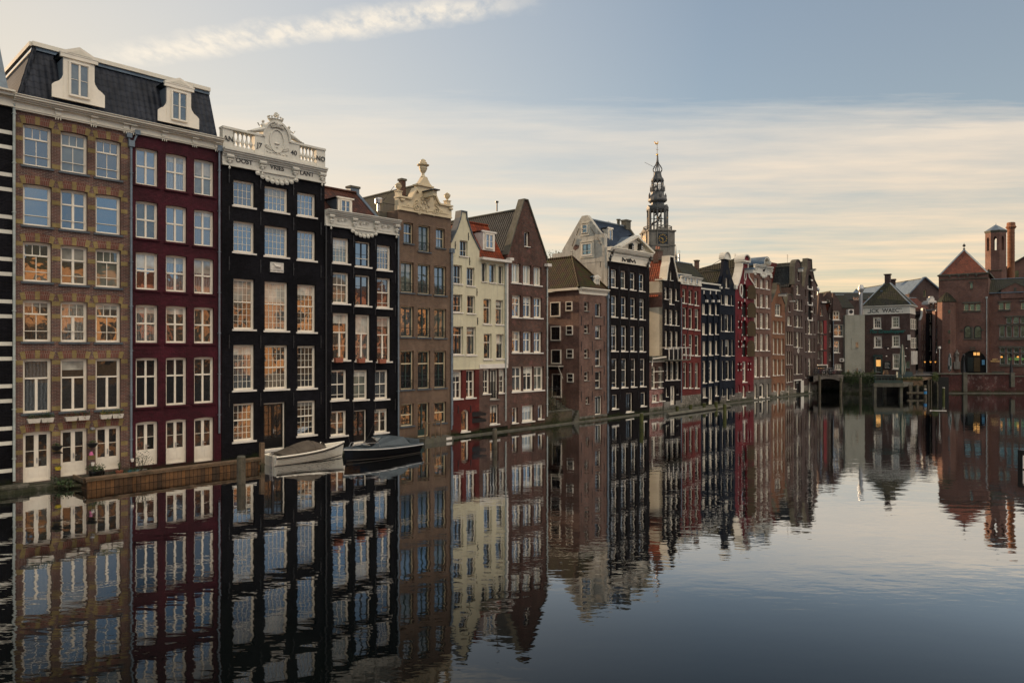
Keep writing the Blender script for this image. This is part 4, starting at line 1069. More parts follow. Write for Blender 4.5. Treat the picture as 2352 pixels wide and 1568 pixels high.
for k, y in enumerate((1245,1300)):
    x, z = h.p('C1',735,y); mb = MB(); mb.face([(0,-.02,.18),(.75,-.75,.10),(.75,-.75,-.06),(0,-.02,-.18)]); mb.face([(0,-.02,.18),(0,-.02,-.18),(.8,-.02,-.20),(.8,-.02,.2)]); mb.face([(0,-.02,.18),(.8,-.02,.2),(.75,-.75,.10)])
    mb.build('hatch_cover', M['black'], h.root, (x,0,z))

# ---- house 7: cream with white fascia and orange roof
h = H7 = House('cream_dormer_house', 'cream house with orange tiled roof, boxy white dormer and brown brick base', 1101, 1166)
h.rows(('B4',[(1213,1268),(1308,1383),(1423,1475)]), [('B4',1250,1288,'B4',1488,1515,['N5','N5','N5'])])
h.rows(('C1',[(838,900),(948,1008)]), [('C1',208,218,'C1',435,440,'N4'), ('C1',522,525,'C1',750,748,'N4',dict(cols=('C1',[(841,905),(953,1015)])))])
h.rows(('C1',[(835,892),(895,972),(976,1027)]), [('C1',840,838,'C1',1062,1055,['V2','FR3','V2'],dict(skip=(1,)))])
h.win(h.x('C1',897), h.x('C1',970), h.p('C1',897,1112)[1], h.p('C1',897,840)[1], 'BD', rail=iron_rail(1))
h.win(h.x('C1',897), h.x('C1',975), h.p('C1',897,1335)[1], h.p('C1',897,1163)[1], 'FR3')
zi = h.p('C1',810,835)[1]; zi2 = h.p('C1',810,795,-.05)[1]; zt = av(h.p('B4',1150,1215,-.2)[1], h.p('B4',1500,1245,-.2)[1]); ztt = av(h.p('B4',1145,1170,-.4)[1],h.p('B4',1530,1215,-.4)[1]); zpl = h.p('C1',830,1370)[1]
h.wall([('blk2',zpl),('brown2',zi),('cream',99)], top=zt+.1)
h.cornice([(zt,zt+.1,.12),(zt+.101,ztt-.18,.30),(ztt-.179,ztt,.42)], 'whiteS', x1=h.w+.05); h.cornice([(zi,zi2,.06)], 'whiteS', name='fascia_band')
zr_ = h.p('B4',1050,745,2.0)[1]; mb = MB()
mb.face([(0,.1,ztt-.05),(h.w-.1,.1,ztt-.05),(h.w-.1,2.1,zr_),(0,2.1,zr_)]); mb.face([(h.w-.1,.1,ztt-.05),(h.w-.1,6,ztt),(h.w-.1,2.1,zr_)]); mb.face([(0,2.1,zr_),(h.w-.1,2.1,zr_),(h.w-.1,6,ztt),(0,6,ztt)])
mb.tube([(0,2.1,zr_+.02),(h.w-.1,2.1,zr_+.02)], .1, 6); mb.build('roof', M['tileorg'], h.root)
xa, za = h.p('B4',1228,1090,.5); xb = h.x('B4',1378,.5); z1 = h.p('B4',1228,865,.5)[1]
dormer(h, xa, xb, za, z1, .5, 'L4', 'whiteS', False, 'whiteS', 2.0, False)
h.downpipe(h.w-.30, zt, .8, 'pipew')
mb = MB(); mb.box(h.w-.18, h.w-.02, -.10, -.002, zi2, zt); mb.build('pilaster', M['whiteS'], h.root)

# ---- house 8: dark brown pointed gable
h = H8 = House('pointed_gable_house', 'dark brown brick house with steep pointed gable and black tiled roof', 1166, 1256)
h.rows(('B4',[(1590,1692),(1732,1828),(1866,1955)]), [('B4',1253,1297,'B4',1500,1533,'M1')])
h.rows(('C1',[(1095,1169),(1195,1266),(1290,1358)]), [('C1',174,196,'C1',373,380,'M3'),('C1',498,506,'C1',690,692,'M3'),
  ('C1',818,815,'C1',1043,1030,'M3',dict(cols=('C1',[(1095,1182),(1195,1280),(1290,1372)])))])
h.win(h.x('C1',1095), h.x('C1',1146), h.p('C1',1095,1325)[1], h.p('C1',1095,1185)[1], 'M5'); h.win(h.x('C1',1185), h.x('C1',1290), h.p('C1',1185,1312)[1], h.p('C1',1185,1168)[1], 'M6'); h.win(h.x('C1',1327), h.x('C1',1375), h.p('C1',1327,1290)[1], h.p('C1',1327,1163)[1], 'M5')
h.win(h.x('B4',1750), h.x('B4',1812), h.p('B4',1750,1045)[1], h.p('B4',1750,860)[1], 'M5')
A0 = h.p('B4',1510,1150); A1 = h.p('B4',1742,470); B1_ = h.p('B4',1782,470); B0 = h.p('B4',2010,1215)
ze = av(A0[1],B0[1]); za = av(A1[1],B1_[1]); ol = [(0,ze),(A1[0],za),(B1_[0],za),(h.w,ze)]
h.wall([('rubble',h.p('C1',1250,1365)[1]),('brown',99)], outl=ol, eaveL=ze-.2, eaveR=ze-.2)
coping(h, ol, .10, -.10, .55, 'conc')
# herring-bone infill triangles standing slightly proud
gable_roof(h, ze-.15, h.p('B4',1690,585,.6)[1], (A1[0]+B1_[0])/2, 'tilegry', y0=.45, over=.1)
mb = MB(); mb.box(h.w-.30, h.w+.22, -.35, .1, ze-.55, ze-.32); mb.box(-.05,.35,-.35,.1, ze-.45, ze-.25); mb.build('gutter_box', M['whiteS'], h.root)
mb = MB(); mb.tube([(h.w*.4,3,za-.5),(h.w*.4,3,za+.2)], .06, 6); mb.lathe([(.14,0),(.14,.12)], (h.w*.4,3,za+.2), 8); mb.build('flue', M['iron'], h.root)
h.downpipe(h.w-.04, ze-.6, .8, 'pipew', head=False)
# ---- house 9: low brick house with a side wall on a small yard
h = H9 = House('mossy_roof_house', 'low brick house with mossy hipped roof and a side door above a small yard', 1330.5, 1395, depth=5.2)
h.rows(('C3',[(543,597),(670,740)]), [('C3',15,30,'C3',122,187,['B3','B2']),('C3',280,285,'C3',380,442,['B3','B2']),('C3',565,567,'C3',667,765,['B3','B1']),('C3',828,825,'C3',932,1022,['B3','B1'])])
h.win(h.x('C3',560), h.x('C3',600), h.p('C3',560,1202)[1], h.p('C3',560,1120)[1], 'B3')
h.win(h.x('C3',668), h.x('C3',752), h.p('C3',668,1330)[1], h.p('C3',668,1113)[1], 'BD')
zt = h.p('C2',590,1300)[1]; ztt = av(h.p('C2',590,1205,-.3)[1],h.p('C2',1000,1245,-.3)[1])
h.wall([('pinkbr',h.p('C3',500,1375)[1]),('stone',h.p('C3',500,1350)[1]),('pinkbr',99)], top=zt+.3)
h.cornice([(zt,ztt-.22,.05),(ztt-.219,ztt-.1,.2),(ztt-.099,ztt,.32)], 'trim')
S = lambda x, y, t='C3': h.fr.side(0, cx_(t,x), cy_(t,y))
for a, b, y0, y1, s in ((155,268,22,188,'B2'),(335,408,15,122,'B3'),(160,273,300,465,'B2'),(338,413,293,400,'B3'),(165,278,570,733,'B2'),(343,418,565,668,'B3'),(350,422,845,945,'B3'),(176,284,848,1112,'BD')):
    da, z0 = S(a, y1); _, z1 = S(a, y0); db, _ = S(b, y1); da, db = max(da, db), min(da, db)
    window(h.root, 0, da-db, z0, z1, s if s != 'BD' else 'DK', loc=(0, da, z0), rotz=-math.pi/2, flush=-.05, glv=0)
da, zc_ = S(125, 757); db, _ = S(305, 757); mb = MB()
mb.box(-.75, -.02, db, da, zc_-.05, zc_+.02); mb.box(-.70,-.03,db+.05,da-.05,zc_-.30,zc_-.06,1)
for dd in (db+.06, da-.06): mb.tube([(-.66,dd,zc_-.1),(-.05,dd,zc_-1.1)], .04, 5)
mb.build('door_canopy', [M['trim'], M['black']], h.root)
ze = ztt; ya = 2.4; ap = h.p('C2',540,793,ya); mb = MB(); D = 6.2
mb.face([(-.15,-.1,ze),(h.w+.1,-.1,ze),(h.w*.5,ya,ap[1])]); mb.face([(-.15,D,ze),(-.15,-.1,ze),(h.w*.5,ya,ap[1]),(h.w*.5,D,ap[1])]); mb.face([(h.w+.1,-.1,ze),(h.w+.1,D,ze),(h.w*.5,D,ap[1]),(h.w*.5,ya,ap[1])])
for q in (((-.15,-.1,ze),(h.w*.5,ya,ap[1])),((h.w+.1,-.1,ze),(h.w*.5,ya,ap[1])),((h.w*.5,D,ap[1]),(h.w*.5,ya,ap[1]))): mb.tube(q, .11, 6)
rf = mb.build('roof', M['tilemoss'], h.root)
mb = MB(); mb.box(-.28, .0, 0, D, ze-.22, ze-.02); mb.build('eaves_gutter', M['trim'], h.root)
xa, za_ = h.p('C2',795,1210,.35); xb = h.x('C2',862,.35); dormer(h, xa, xb, za_, h.p('C2',795,1085,.35)[1], .35, 'L4', depth=1.4, sc=False)
a_ = []
for x in (508,635,773):
    for y in (235,530,810,1110): a_.append(h.p('C3', x, y))
h.anchors(a_, .85)
h.downpipe(h.w-.05, zt-.2, .5, 'pipe')
# yard between house 8 and house 9
y0_, _ = ROW.hit(1256, 900); y1_, _ = ROW.hit(1330.5, 900); fr = ROW.sub(y0_); W = y1_-y0_
zy = fr.hit(cx_('C3',200), cy_('C3',1295))[1]
t = thing('garden_wall', 'mossy brick retaining wall of the small yard at the water edge', 'wall', (fr.O.x,fr.O.y,0), fr.a)
mb = MB(); xw = fr.hit(cx_('C3',402),800)[0]; mb.box(.0,xw,0,.35,-.6,zy); mb.build('wall', brick('mossy_yard_brick',(.10,.07,.045),(.07,.06,.04),(.13,.12,.09),spots=(.10,.11,.03)), t)
mb = MB(); mb.box(0,xw,-.05,.4,zy+.002,zy+.10); mb.build('coping', M['conc'], t)
mb = MB()
for i in range(6): mb.box(xw+.01+i*.16, W-.01, .02+i*.0, .5, -.3+i*.22, -.08+i*.22)
tag(mb.build('water_steps', M['conc'], None, (fr.O.x,fr.O.y,0), fr.a), 'worn stone steps going down to the canal beside the garden wall', 'steps')
mb = MB(); mb.box(.0,W,.36,9,-.6,zy-.1); tag(mb.build('yard', M['asph'], None, (fr.O.x,fr.O.y,0), fr.a), kind='structure')
mb = MB(); zd = S(176,1112)[1]
t = thing('garden_steps', 'stone steps with iron railing leading up to the side door of the mossy roofed house', 'steps', (fr.O.x,fr.O.y,0), fr.a)
for i in range(5): mb.box(W-1.2, W-.02, 1.2+i*.35, 4.5, zy-.1+(zd-zy)*i/5, zy-.1+(zd-zy)*(i+1)/5)
mb.build('stair', M['conc'], t); mb = MB()
for i in range(8): mb.tube([(W-1.25,1.1+i*.4,zy),(W-1.25,1.1+i*.4,zd+.9)], .02, 4)
mb.tube([(W-1.25,1.1,zd+.9),(W-1.25,4.0,zd+.9)], .025, 4); mb.tube([(.1,1.0,zd+.8),(W-1.25,1.0,zd+.8)], .02, 4); mb.build('railing', M['iron'], t)
t = thing('shrub', 'scraggly climbing shrub hanging over the mossy garden wall', 'shrub', (fr.O.x,fr.O.y,0), fr.a); mb = MB()
mb.leaves((.75,.3,zy+.9), (.7,.4,1.1), 700, .09, mats=2); mb.leaves((.9,-.15,zy-.3), (.7,.2,.8), 450, .08, mats=2); mb.leaves((W-1.5,.6,zy+.7), (.6,.3,.8), 260, .08, mats=2)
mb.build('foliage', [M['leafB'], plain('dull_brown_leaves',(.07,.06,.02),.7,.5,5)], t); mb = MB()
for i in range(7): mb.tube([(.4+.15*i,.3,zy-.1),(.3+.2*i,.35,zy+.7),(.2+.22*i,.3,zy+1.6)], .015, 4)
mb.build('stems', M['wood'], t)
t = thing('brick_house', 'dim brick house at the back of the yard behind the mossy roof', 'house', (fr.at(0,6).x, fr.at(0,6).y, 0), fr.a)
mb = MB(); mb.box(-3, W+.5, 0, 5, 0, 9.0); mb.build('wall', M['brown3'], t)

# ---- house 10: black house with pediment and stucco side gable
h = H10 = House('pediment_house', 'black brick house with cream pediment, owl-like corner masks and stained white side gable', 1395, 1491.7, depth=6.5)
h.rows(('C3',[(858,930),(972,1042),(1080,1143),(1187,1250)]), [
 ('C2',952,1018,'C2',1208,1262,['K1','K3','K3','K1'],dict(cols=('C2',[(1027,1110),(1163,1240),(1292,1368),(1417,1492)]))),
 ('C2',1322,1370,'C3',190,220,'K2',dict(cols=('C2',[(1030,1112),(1168,1245),(1297,1373),(1423,1497)]))),
 ('C3',287,305,'C3',588,593,'K2'),
 ('C3',677,677,'C3',1018,1000,'K2',dict(cols=('C3',[(862,932),(977,1042),(1087,1148),(1192,1255)]))),
 ('C3',1095,1070,'C3',1262,1230,'K4',dict(cols=('C3',[(867,935),(1200,1262)])))])
h.win(h.x('C3',1030), h.x('C3',1110), h.p('C3',1030,1298)[1], h.p('C3',1030,1077)[1], 'DK')
zw = av(h.p('C2',985,850)[1], h.p('C2',1540,925)[1]); zc = av(h.p('C2',1045,640,-.4)[1], h.p('C2',1600,745,-.4)[1])
h.wall([('stone',h.p('C3',850,1385)[1]),('blk2',99)], top=zc-.05, sideL='stucco')
X = lambda x: h.x('C2', x, -.1)
def ex(mb):
    n = 26
    for i in range(n):
        x = .25+(h.w-.5)*i/(n-1); mb.box(x-.045, x+.045, -.30, -.12, zc-.42, zc-.34)
h.cornice([(zw,zw+.08,.12),(zw+.081,zw+.62,.06),(zw+.621,zc-.44,.11),(zc-.339,zc-.24,.34),(zc-.239,zc-.1,.42),(zc-.099,zc,.5)], 'trim', extra=ex, name='entablature')
mb = MB(); xm = X(1360); zp = h.p('C2',1362,492,-.3)[1]; hw = min(xm-.1, h.w-xm+.05)
mb.prism([(xm-hw,zc+.002),(xm+hw,zc+.002),(xm,zp-.12)], -.10, .25)
mb.ribbon([(xm-hw-.15,zc-.0),(xm,zp-.16),(xm+hw+.15,zc-.0)], .20, -.48, .30); mb.ribbon([(xm-hw+.35,zc+.10),(xm,zp-.45),(xm+hw-.35,zc+.10)], .07, -.2, -.102)
pd = mb.build('pediment', M['trim'], h.root)
for x in (1293,1420):
    xx, zz_ = h.p('C2', x, 648, -.2); mb = MB(); s = .32
    mb.prism([(xx-s*.6,zz_-s),(xx+s*.6,zz_-s),(xx+s*.45,zz_+s*.6),(xx,zz_+s),(xx-s*.45,zz_+s*.6)], -.50, -.105, 0); mb.prism([(xx-s*.3,zz_-s*.8),(xx+s*.3,zz_-s*.8),(xx+s*.22,zz_+s*.4),(xx-s*.22,zz_+s*.4)], -.53, -.501, 1)
    mb.blob((xx,-.545,zz_+.1),(.07,.02,.07)); mb.blob((xx,-.545,zz_-.12),(.05,.02,.05)); mb.build('carved_head', [M['black'], M['whiteS']], pd)
mb = MB(); yb = .3; mb.face([(xm-hw-.1,-.4,zc+.05),(xm,-.4,zp+.03),(xm,2.6,zp+.03),(xm-hw-.1,1.2,zc+.05)]); mb.face([(xm,-.4,zp+.03),(xm+hw+.1,-.4,zc+.05),(xm+hw+.1,1.2,zc+.05),(xm,2.6,zp+.03)]); mb.build('pediment_roof', M['zinc'], h.root)
for x, y in ((1045,720),(1012,810),(1568,820),(1535,905)):
    xx, zz_ = h.p('C2', x, y, -.2); mb = MB(); mb.blob((xx,-.22,zz_), (.13,.12,.24)); mb.blob((xx+.02,-.3,zz_+.22), (.15,.12,.14)); mb.blob((xx-.05,-.42,zz_+.25),.045,1); mb.blob((xx+.09,-.42,zz_+.25),.045,1); mb.blob((xx,-.2,zz_-.28), (.09,.09,.13)); mb.build('mask_ornament', [M['black'], M['whiteS']], h.root)
xx, zz_ = h.p('C2',1272,838,-.07)
mo = MB()
for c_, k in ((-.62,1),(.62,1)):
    q = [(c_-.48,.17),(c_-.40,-.15),(c_-.0,.02),(c_+.34,-.22),(c_+.48,.14)] if c_ < 0 else [(c_-.48,.20),(c_-.42,-.12),(c_-.0,.05),(c_+.40,-.15),(c_+.48,.10)]
    q = [(c_-.46,-.17),(c_-.42,.17),(c_-.02,-.10),(c_+.30,.13),(c_+.46,-.17)]
    mo.tube([(a,0,b) for a,b in q], [.07,.05,.07,.05,.065], 6)
mo.tube([(.10*math.cos(t),0,.15*math.sin(t)) for t in [i*math.pi/5 for i in range(11)]], .05, 6)
mo.build('lettering', M['text'], h.root, (xx,-.10,zz_))
# roof with ridge along the street; left end closed by the stucco gable
S = lambda x, y, t='C2': h.fr.side(0, cx_(t,x), cy_(t,y))
pk = S(655,213); lo = S(345,700); d0 = .0
gy = pk[0]; gz = pk[1]; ez = zc+.0; by = lo[0]; bz = lo[1]
mb = MB(); fy = S(930,600)[0]
pts = [(0.35,ez-.1),(by,ez-.1 if bz < ez else ez-.1),(by,bz),(gy+.35,gz),(gy-.35,gz),(.55,ez+1.2 if False else S(915,450)[1]),(0.35,S(915,450)[1])]
pts = [(.30,zw),(by,zw),(by,bz),(gy+.30,gz),(gy-.35,gz),(S(900,440)[0]+.25,S(900,440)[1]),(.30,S(925,470)[1])]
mb.prismx(pts, -.02, .38, 0); sg_ = mb.build('side_gable', M['stucco'], h.root)
mb = MB(); zr_ = gz-.25
mb.face([(.3,.35,ez),(h.w,.35,ez),(h.w,gy,zr_),(.3,gy,zr_)]); mb.face([(h.w,by,bz-.1),(.3,by,bz-.1),(.3,gy,zr_),(h.w,gy,zr_)]); mb.face([(h.w,.35,ez),(h.w,by,bz-.1),(h.w,gy,zr_)])
mb.tube([(.3,gy,zr_+.03),(h.w,gy,zr_+.03)], .10, 6, 1)
mb.build('roof', [tiles('blue_glazed_pantiles', (.016,.028,.05), (.026,.04,.065), rough=.35), M['zinc']], h.root)
mb = MB(); mb.prismx([(by,bz),(by,bz-.25),(gy,zr_-.2),(.35,ez-.2),(.35,ez+.15),(gy,zr_+.25)], h.w-.02, h.w+.2); mb.build('verge', M['conc'], h.root)
chimney(h, h.w-.2, gy, zr_-.3, zr_+.55, .8, .6, 'conc'); mb = MB(); mb.lathe([(.15,0),(.15,.5),(.22,.52),(.22,.62)], (h.w-1.5,gy,zr_), 8); mb.build('flue', M['conc'], h.root)
for a, b, y0, y1, s in ((630,703,345,462,'B3'),(628,762,608,772,'FR')):
    da, z0 = S(a, y1); _, z1 = S(a, y0); db, _ = S(b, y1); da, db = max(da, db), min(da, db)
    window(h.root, 0, da-db, z0, z1, s, loc=(-.02, da, z0), rotz=-math.pi/2, flush=-.04, glv=1)
    mb = MB(); mb.box(-.10,-.02,db-.2,da+.2,z1+.12,z1+.25); mb.box(-.06,-.021,db-.2,db-.04,z0-.1,z1+.119); mb.box(-.06,-.021,da+.04,da+.2,z0-.1,z1+.119); mb.box(-.08,-.022,db-.2,da+.2,z0-.25,z0-.101); mb.build('window_surround', M['creamw'], h.root)
mb = MB()
for q in (((585,390),(548,485)),((525,535),(488,640)),((745,378),(800,468)),((840,515),(890,625)),((885,850),(885,935))):
    a = S(*q[0]); b = S(*q[1]); mb.tube([(-.07,a[0],a[1]),(-.07,b[0],b[1])], .028, 5)
mb.build('side_anchors', M['iron'], h.root)
mb = MB(); x_, z_ = S(540,655); mb.face([(-.026,x_+.35,z_-.1),(-.026,x_+.1,z_-.3),(-.026,x_-.3,z_-.12),(-.026,x_-.35,z_+.15),(-.026,x_+.05,z_+.28),(-.026,x_+.3,z_+.1)]); mb.build('bare_brick_patch', M['rose'], sg_)
xa, za_ = h.p('C2',972,555,1.3); xb = h.x('C2',1030,1.3); dormer(h, xa, xb, ez+.5, h.p('C2',972,395,1.3)[1], 1.2, 'M5', ped=False, cheek='creamw', sc=True, wing=.2)
xa, _ = h.p('C2',1330,555,1.3); dormer(h, xa, min(xa+1.1,h.w-.2), ez+.5, h.p('C2',1330,500,1.3)[1], 1.2, 'M5', ped=False, cheek='creamw', sc=False)
a_ = []
for x, d in ((840,0),(955,0),(1062,0),(1172,0),(1278,0)):
    for y in (255,640,1100): a_.append(h.p('C3', x, y))
    a_.append(h.p('C2', 985+(x-840)*1.28, 960+(x-840)*.15)); a_.append(h.p('C2', 985+(x-840)*1.28, 1300+(x-840)*.1))
h.anchors(a_, .8)
h.downpipe(.06, zw-.5, .7, 'pipe', head=False)

# ---- annex 11 with house 12 (neck gable) behind its corner
h = H11 = House('low_annex', 'low two window annex with red painted patchy brick base and flat roof', 1491.7, 1525, depth=3.5)
h.rows(('C3',[(1325,1378),(1405,1455)]), [('C3',772,768,'C3',1025,1015,'V3')])
h.win(h.x('C3',1330), h.x('C3',1398), h.p('C3',1330,1182)[1], h.p('C3',1330,1093)[1], 'L4'); h.win(h.x('C3',1417), h.x('C3',1475), h.p('C3',1417,1168)[1], h.p('C3',1417,1083)[1], 'L4')
z1 = h.p('C3',1315,1040)[1]; z0 = h.p('C3',1320,1200)[1]; zt = h.p('C3',1305,718)[1]; ztt = h.p('C3',1300,645,-.3)[1]
h.wall([('rubble',z0-.35),('redpatch',z1),('brown',99)], top=zt+.05)
h.cornice([(zt,zt+.12,.08)], 'whiteS', name='band'); h.cornice([(zt+.121,ztt,.28)], 'conc', x1=h.w+.15, name='roof_edge'); h.cap(ztt-.02, 'conc')
mb = MB(); a = h.p('C3',1335,678,-.34); b = h.p('C3',1490,668,-.34); mb.tube([(a[0]-.1,-.36,a[1]-.7),(a[0],-.36,a[1]),(b[0],-.36,b[1]+.1)], .07, 6); mb.build('pipe', M['white'], h.root)
mb = MB()
for y in (955,830): q = h.p('C3',1325,y); mb.box(q[0], h.w-.3, -.16, -.12, q[1], q[1]+.07)
mb.build('window_bars', M['white'], h.root)
h = H12 = House('neck_gable_house', 'dark brown neck gable house with orange side roof and cream side wall', 1521.3, 1563, depth=7)
h.rows(('D1',[(382,437),(460,525),(552,600)]), [
 ('D1',652,682,'D1',840,866,['V1','V1','V1'],dict(skip=(1,))), ('D1',997,1018,'D1',1240,1256,'V2',dict(cols=('D1',[(387,440),(463,527),(552,605)]))),
 ('D1',1340,1350,'C3',560,560,'V2',dict(cols=('D1',[(390,443),(468,528),(555,608)]))),
 ('C3',712,712,'C3',928,922,'V2',dict(cols=('C3',[(1488,1532),(1545,1592),(1608,1652)])))])
h.win(h.x('D1',460), h.x('D1',525), h.p('D1',460,920)[1], h.p('D1',460,667)[1], 'V1')
h.win(h.x('D2',530), h.x('D2',622), h.p('D2',540,1215)[1], h.p('D2',530,885)[1], 'DW')
h.win(h.x('D2',452), h.x('D2',492), h.p('D2',452,1068)[1], h.p('D2',452,912)[1], 'M5'); h.win(h.x('D2',636), h.x('D2',660), h.p('D2',636,1028)[1], h.p('D2',636,925)[1], 'M5')
h.win(h.x('D1',468), h.x('D1',512), h.p('D1',468,548)[1], h.p('D1',468,397)[1], 'M5')
P = lambda x, y: h.p('D1', x, y)
e0 = P(345,545)[1]; e1 = P(635,575)[1]; ol = [(0,e0),(P(412,540)[0],e0+.02),(P(440,330)[0],P(440,330)[1]),(P(458,260)[0],P(458,260)[1]),(P(460,172)[0],P(460,180)[1]),(P(520,172)[0],P(460,180)[1]),(P(526,260)[0],P(526,260)[1]),(P(545,340)[0],P(545,340)[1]),(P(592,575)[0],e1+.02),(h.w,e1)]
h.wall([('stone',h.p('D2',480,1150)[1]),('blk2',99)], outl=ol, eaveL=e0-.05, eaveR=e1-.05, sideL='creamw')
coping(h, ol[1:9], .13, -.10, .8, 'trim'); mb = MB(); mb.box(-.15,P(412,540)[0]-.15,-.15,.8,e0,e0+.14); mb.box(P(592,575)[0]+.15,h.w,-.15,.8,e1,e1+.3); mb.build('kneeler', M['trim'], h.root)
zr_ = h.p('D1',415,225,.7)[1]; gable_roof(h, e0-1.6, zr_, h.w*.42, 'tileorg', y0=.45, y1=7, xa=-.1)
mb = MB(); mb.box(-.012,.02,.02,7,h.p('D1',345,965)[1],e0-1.2); mb.build('side_brickwork', M['rose'], h.root)
# low side roof slope towards the annex
mb = MB(); q0 = h.fr.side(-.0, cx_('D1',140), cy_('D1',760)); mb.face([(-.9,7,e0-2.6),(-.9,1.6,e0-2.6),(.02,1.6,e0-1.4),(.02,7,e0-1.4)]); mb.box(-.9,-.75,1.6,7,e0-2.8,e0-2.6,1); mb.build('side_roof', [M['tileorg'], M['trim']], h.root)
chimney(h, h.w*.5, 1.6, zr_-.3, zr_+.95, .9, .6, 'brown2', 2)
t = thing('balcony', 'white railed timber balcony hanging on the dark neck gable house', 'balcony', (h.fr.O.x,h.fr.O.y,0), h.fr.a)
x0, z0 = h.p('C3',1480,688,-.6); x1 = h.x('C3',1730,-.6); z1 = h.p('C3',1480,550,-.6)[1]
mb = MB(); mb.box(x0,x1,-1.1,-.02,z0-.12,z0); mb.build('deck', M['conc'], t); mb = MB(); nn = 5
for i in range(nn+1): x = x0+.03+(x1-x0-.06)*i/nn; mb.box(x-.03,x+.03,-1.08,-1.02,z0,z1)
mb.box(x0,x1,-1.09,-1.01,z1,z1+.06); mb.box(x0,x0+.06,-1.0,-.03,z1,z1+.06)
mb.build('rail', M['whiteS'], t); mb = MB()
n = 22
for i in range(n): x = x0+.12+(x1-x0-.24)*i/(n-1); mb.box(x-.012,x+.012,-1.06,-1.04,z0,z1)
mb.build('balusters', M['iron'], t)
h.anchors([h.p('D1',x,y) for x in (365,452,540,622) for y in (630,960,1300)], .7)

# ---- house 13 dark red
h = H13 = House('oxide_red_house', 'oxide red house with white attic board of three small windows', 1563, 1610)
h.rows(('D1',[(665,727),(762,823),(855,915)]), [('D1',677,712,'D1',903,938,'R1'),('D1',970,992,'D1',1300,1325,'R2',dict(cols=('D1',[(670,740),(765,833),(860,932)]))),
 ('D1',1390,1407,'D2',340,352,'R1',dict(cols=('D1',[(675,742),(768,835),(862,933)]))),('D2',470,480,'D2',918,920,'R2',dict(cols=('D2',[(755,822),(855,918),(957,1026)])))])
zt = av(h.p('D1',640,600)[1],h.p('D1',950,650)[1]); z1 = av(h.p('D1',650,465,-.2)[1],h.p('D1',960,515,-.2)[1])
h.wall([('rubble',h.p('D2',740,1048)[1]),('oxide',99)], top=zt+.1)
h.cornice([(zt,zt+.08,.12),(zt+.081,z1-.18,.07),(z1-.179,z1-.06,.2),(z1-.059,z1,.3)], 'trimw', name='attic_board')
for a in (683,775,863):
    xa, za_ = h.p('D1',a,580+ (a-683)*.18,-.07); xb = h.x('D1',a+48,-.07); window(h.root, xa, xb, za_, za_+.62, 'M5', loc=(xa,-.08,za_), flush=-.03, nosill=True, glv=1)
h.cap(z1-.1,'conc'); mb = MB(); mb.box(.8,h.w-.1,1.2,3,z1-.1,z1+.35); mb.box(.7,h.w,1.1,3.1,z1+.351,z1+.45,1); mb.build('roof_box', [M['zinc'],M['trimw']], h.root)
h.downpipe(.04, h.p('D1',640,820)[1], .7, 'pipe', head=False)
h.anchors([h.p('D1',x,y) for x in (650,745,845) for y in (650,960,1340)], .6)
# ---- house 14 blue-black flat with piers
h = H14 = House('pier_house', 'blue black house with tall recessed strips under three small arches', 1610, 1654)
h.rows(('D1',[(977,1038),(1063,1137),(1163,1223)]), [('D1',913,925,'D1',1080,1083,['U1','U1','U1']),('D1',1217,1215,'D1',1395,1390,['U1','U1','U1']),
 ('D2',102,90,'D2',350,332,'U1',dict(cols=('D2',[(1093,1157),(1190,1270),(1302,1365)]))),('D2',445,428,'D2',830,798,'U2',dict(cols=('D2',[(1095,1157),(1192,1270),(1302,1365)]))),
 ('D2',907,884,'D2',1083,1053,['L4','DW','L4'],dict(skip=(1,),cols=('D2',[(1098,1167),(1198,1280),(1308,1370)])))])
h.win(h.x('D2',1198), h.x('D2',1280), h.p('D2',1198,1205)[1], h.p('D2',1198,893)[1], 'DW')
zt = av(h.p('D1',960,600)[1],h.p('D1',1250,625)[1]); h.wall([('blk2',h.p('D2',1100,1100)[1]),('blkblue',99)], top=zt)
zb_ = av(h.p('D1',960,680)[1],h.p('D1',1245,705)[1]); h.cornice([(zt-.02,zt+.14,.12)], 'trimw', x1=h.w+.0, name='coping'); h.cornice([(zb_-.08,zb_+.08,.05)], 'trimw', name='band')
mb = MB(); zt2 = h.p('D1',1050,850)[1]; pz = h.p('D2',1180,1150)[1]
for a, b in ((1050,1060),(1145,1158),(1232,1246)): mb.box(h.x('D1',a)-.02, h.x('D1',b)+.05, -.14, -.002, pz, zt2)
mb.build('piers', M['blkblue'], h.root)
mb = MB()
for a in (1050,1150,1238): q = h.p('D1',a,870,-.15); mb.box(q[0]-.12,q[0]+.18,-.22,-.0,q[1]-.15,q[1]+.12); mb.box(q[0]-.50,q[0]-.36,-.05,-.0,q[1]+.70,q[1]+1.1)
mb.build('impost_blocks', M['whiteS'], h.root)
mb = MB()
for a in (1050,1150,1238):
    q = h.p('D1',a,870,-.15); mb.ribbon([(q[0]-.43+.45*math.sin(t), q[1]+.1+.55*math.cos(t)) for t in [i*math.pi/2/6 for i in range(7)]], .10, -.10, -.002)
mb.build('relieving_arches', M['blk'], h.root)
par_roof(h, zt-.2, h.p('D1',900,310,3.5)[1], 'tiledk', yr=3.5, y0=.8)
chimney(h, h.x('D1',890,3.5), 3.5, h.p('D1',890,330,3.5)[1]-.3, h.p('D1',890,250,3.5)[1], .45, .4, 'brown2')
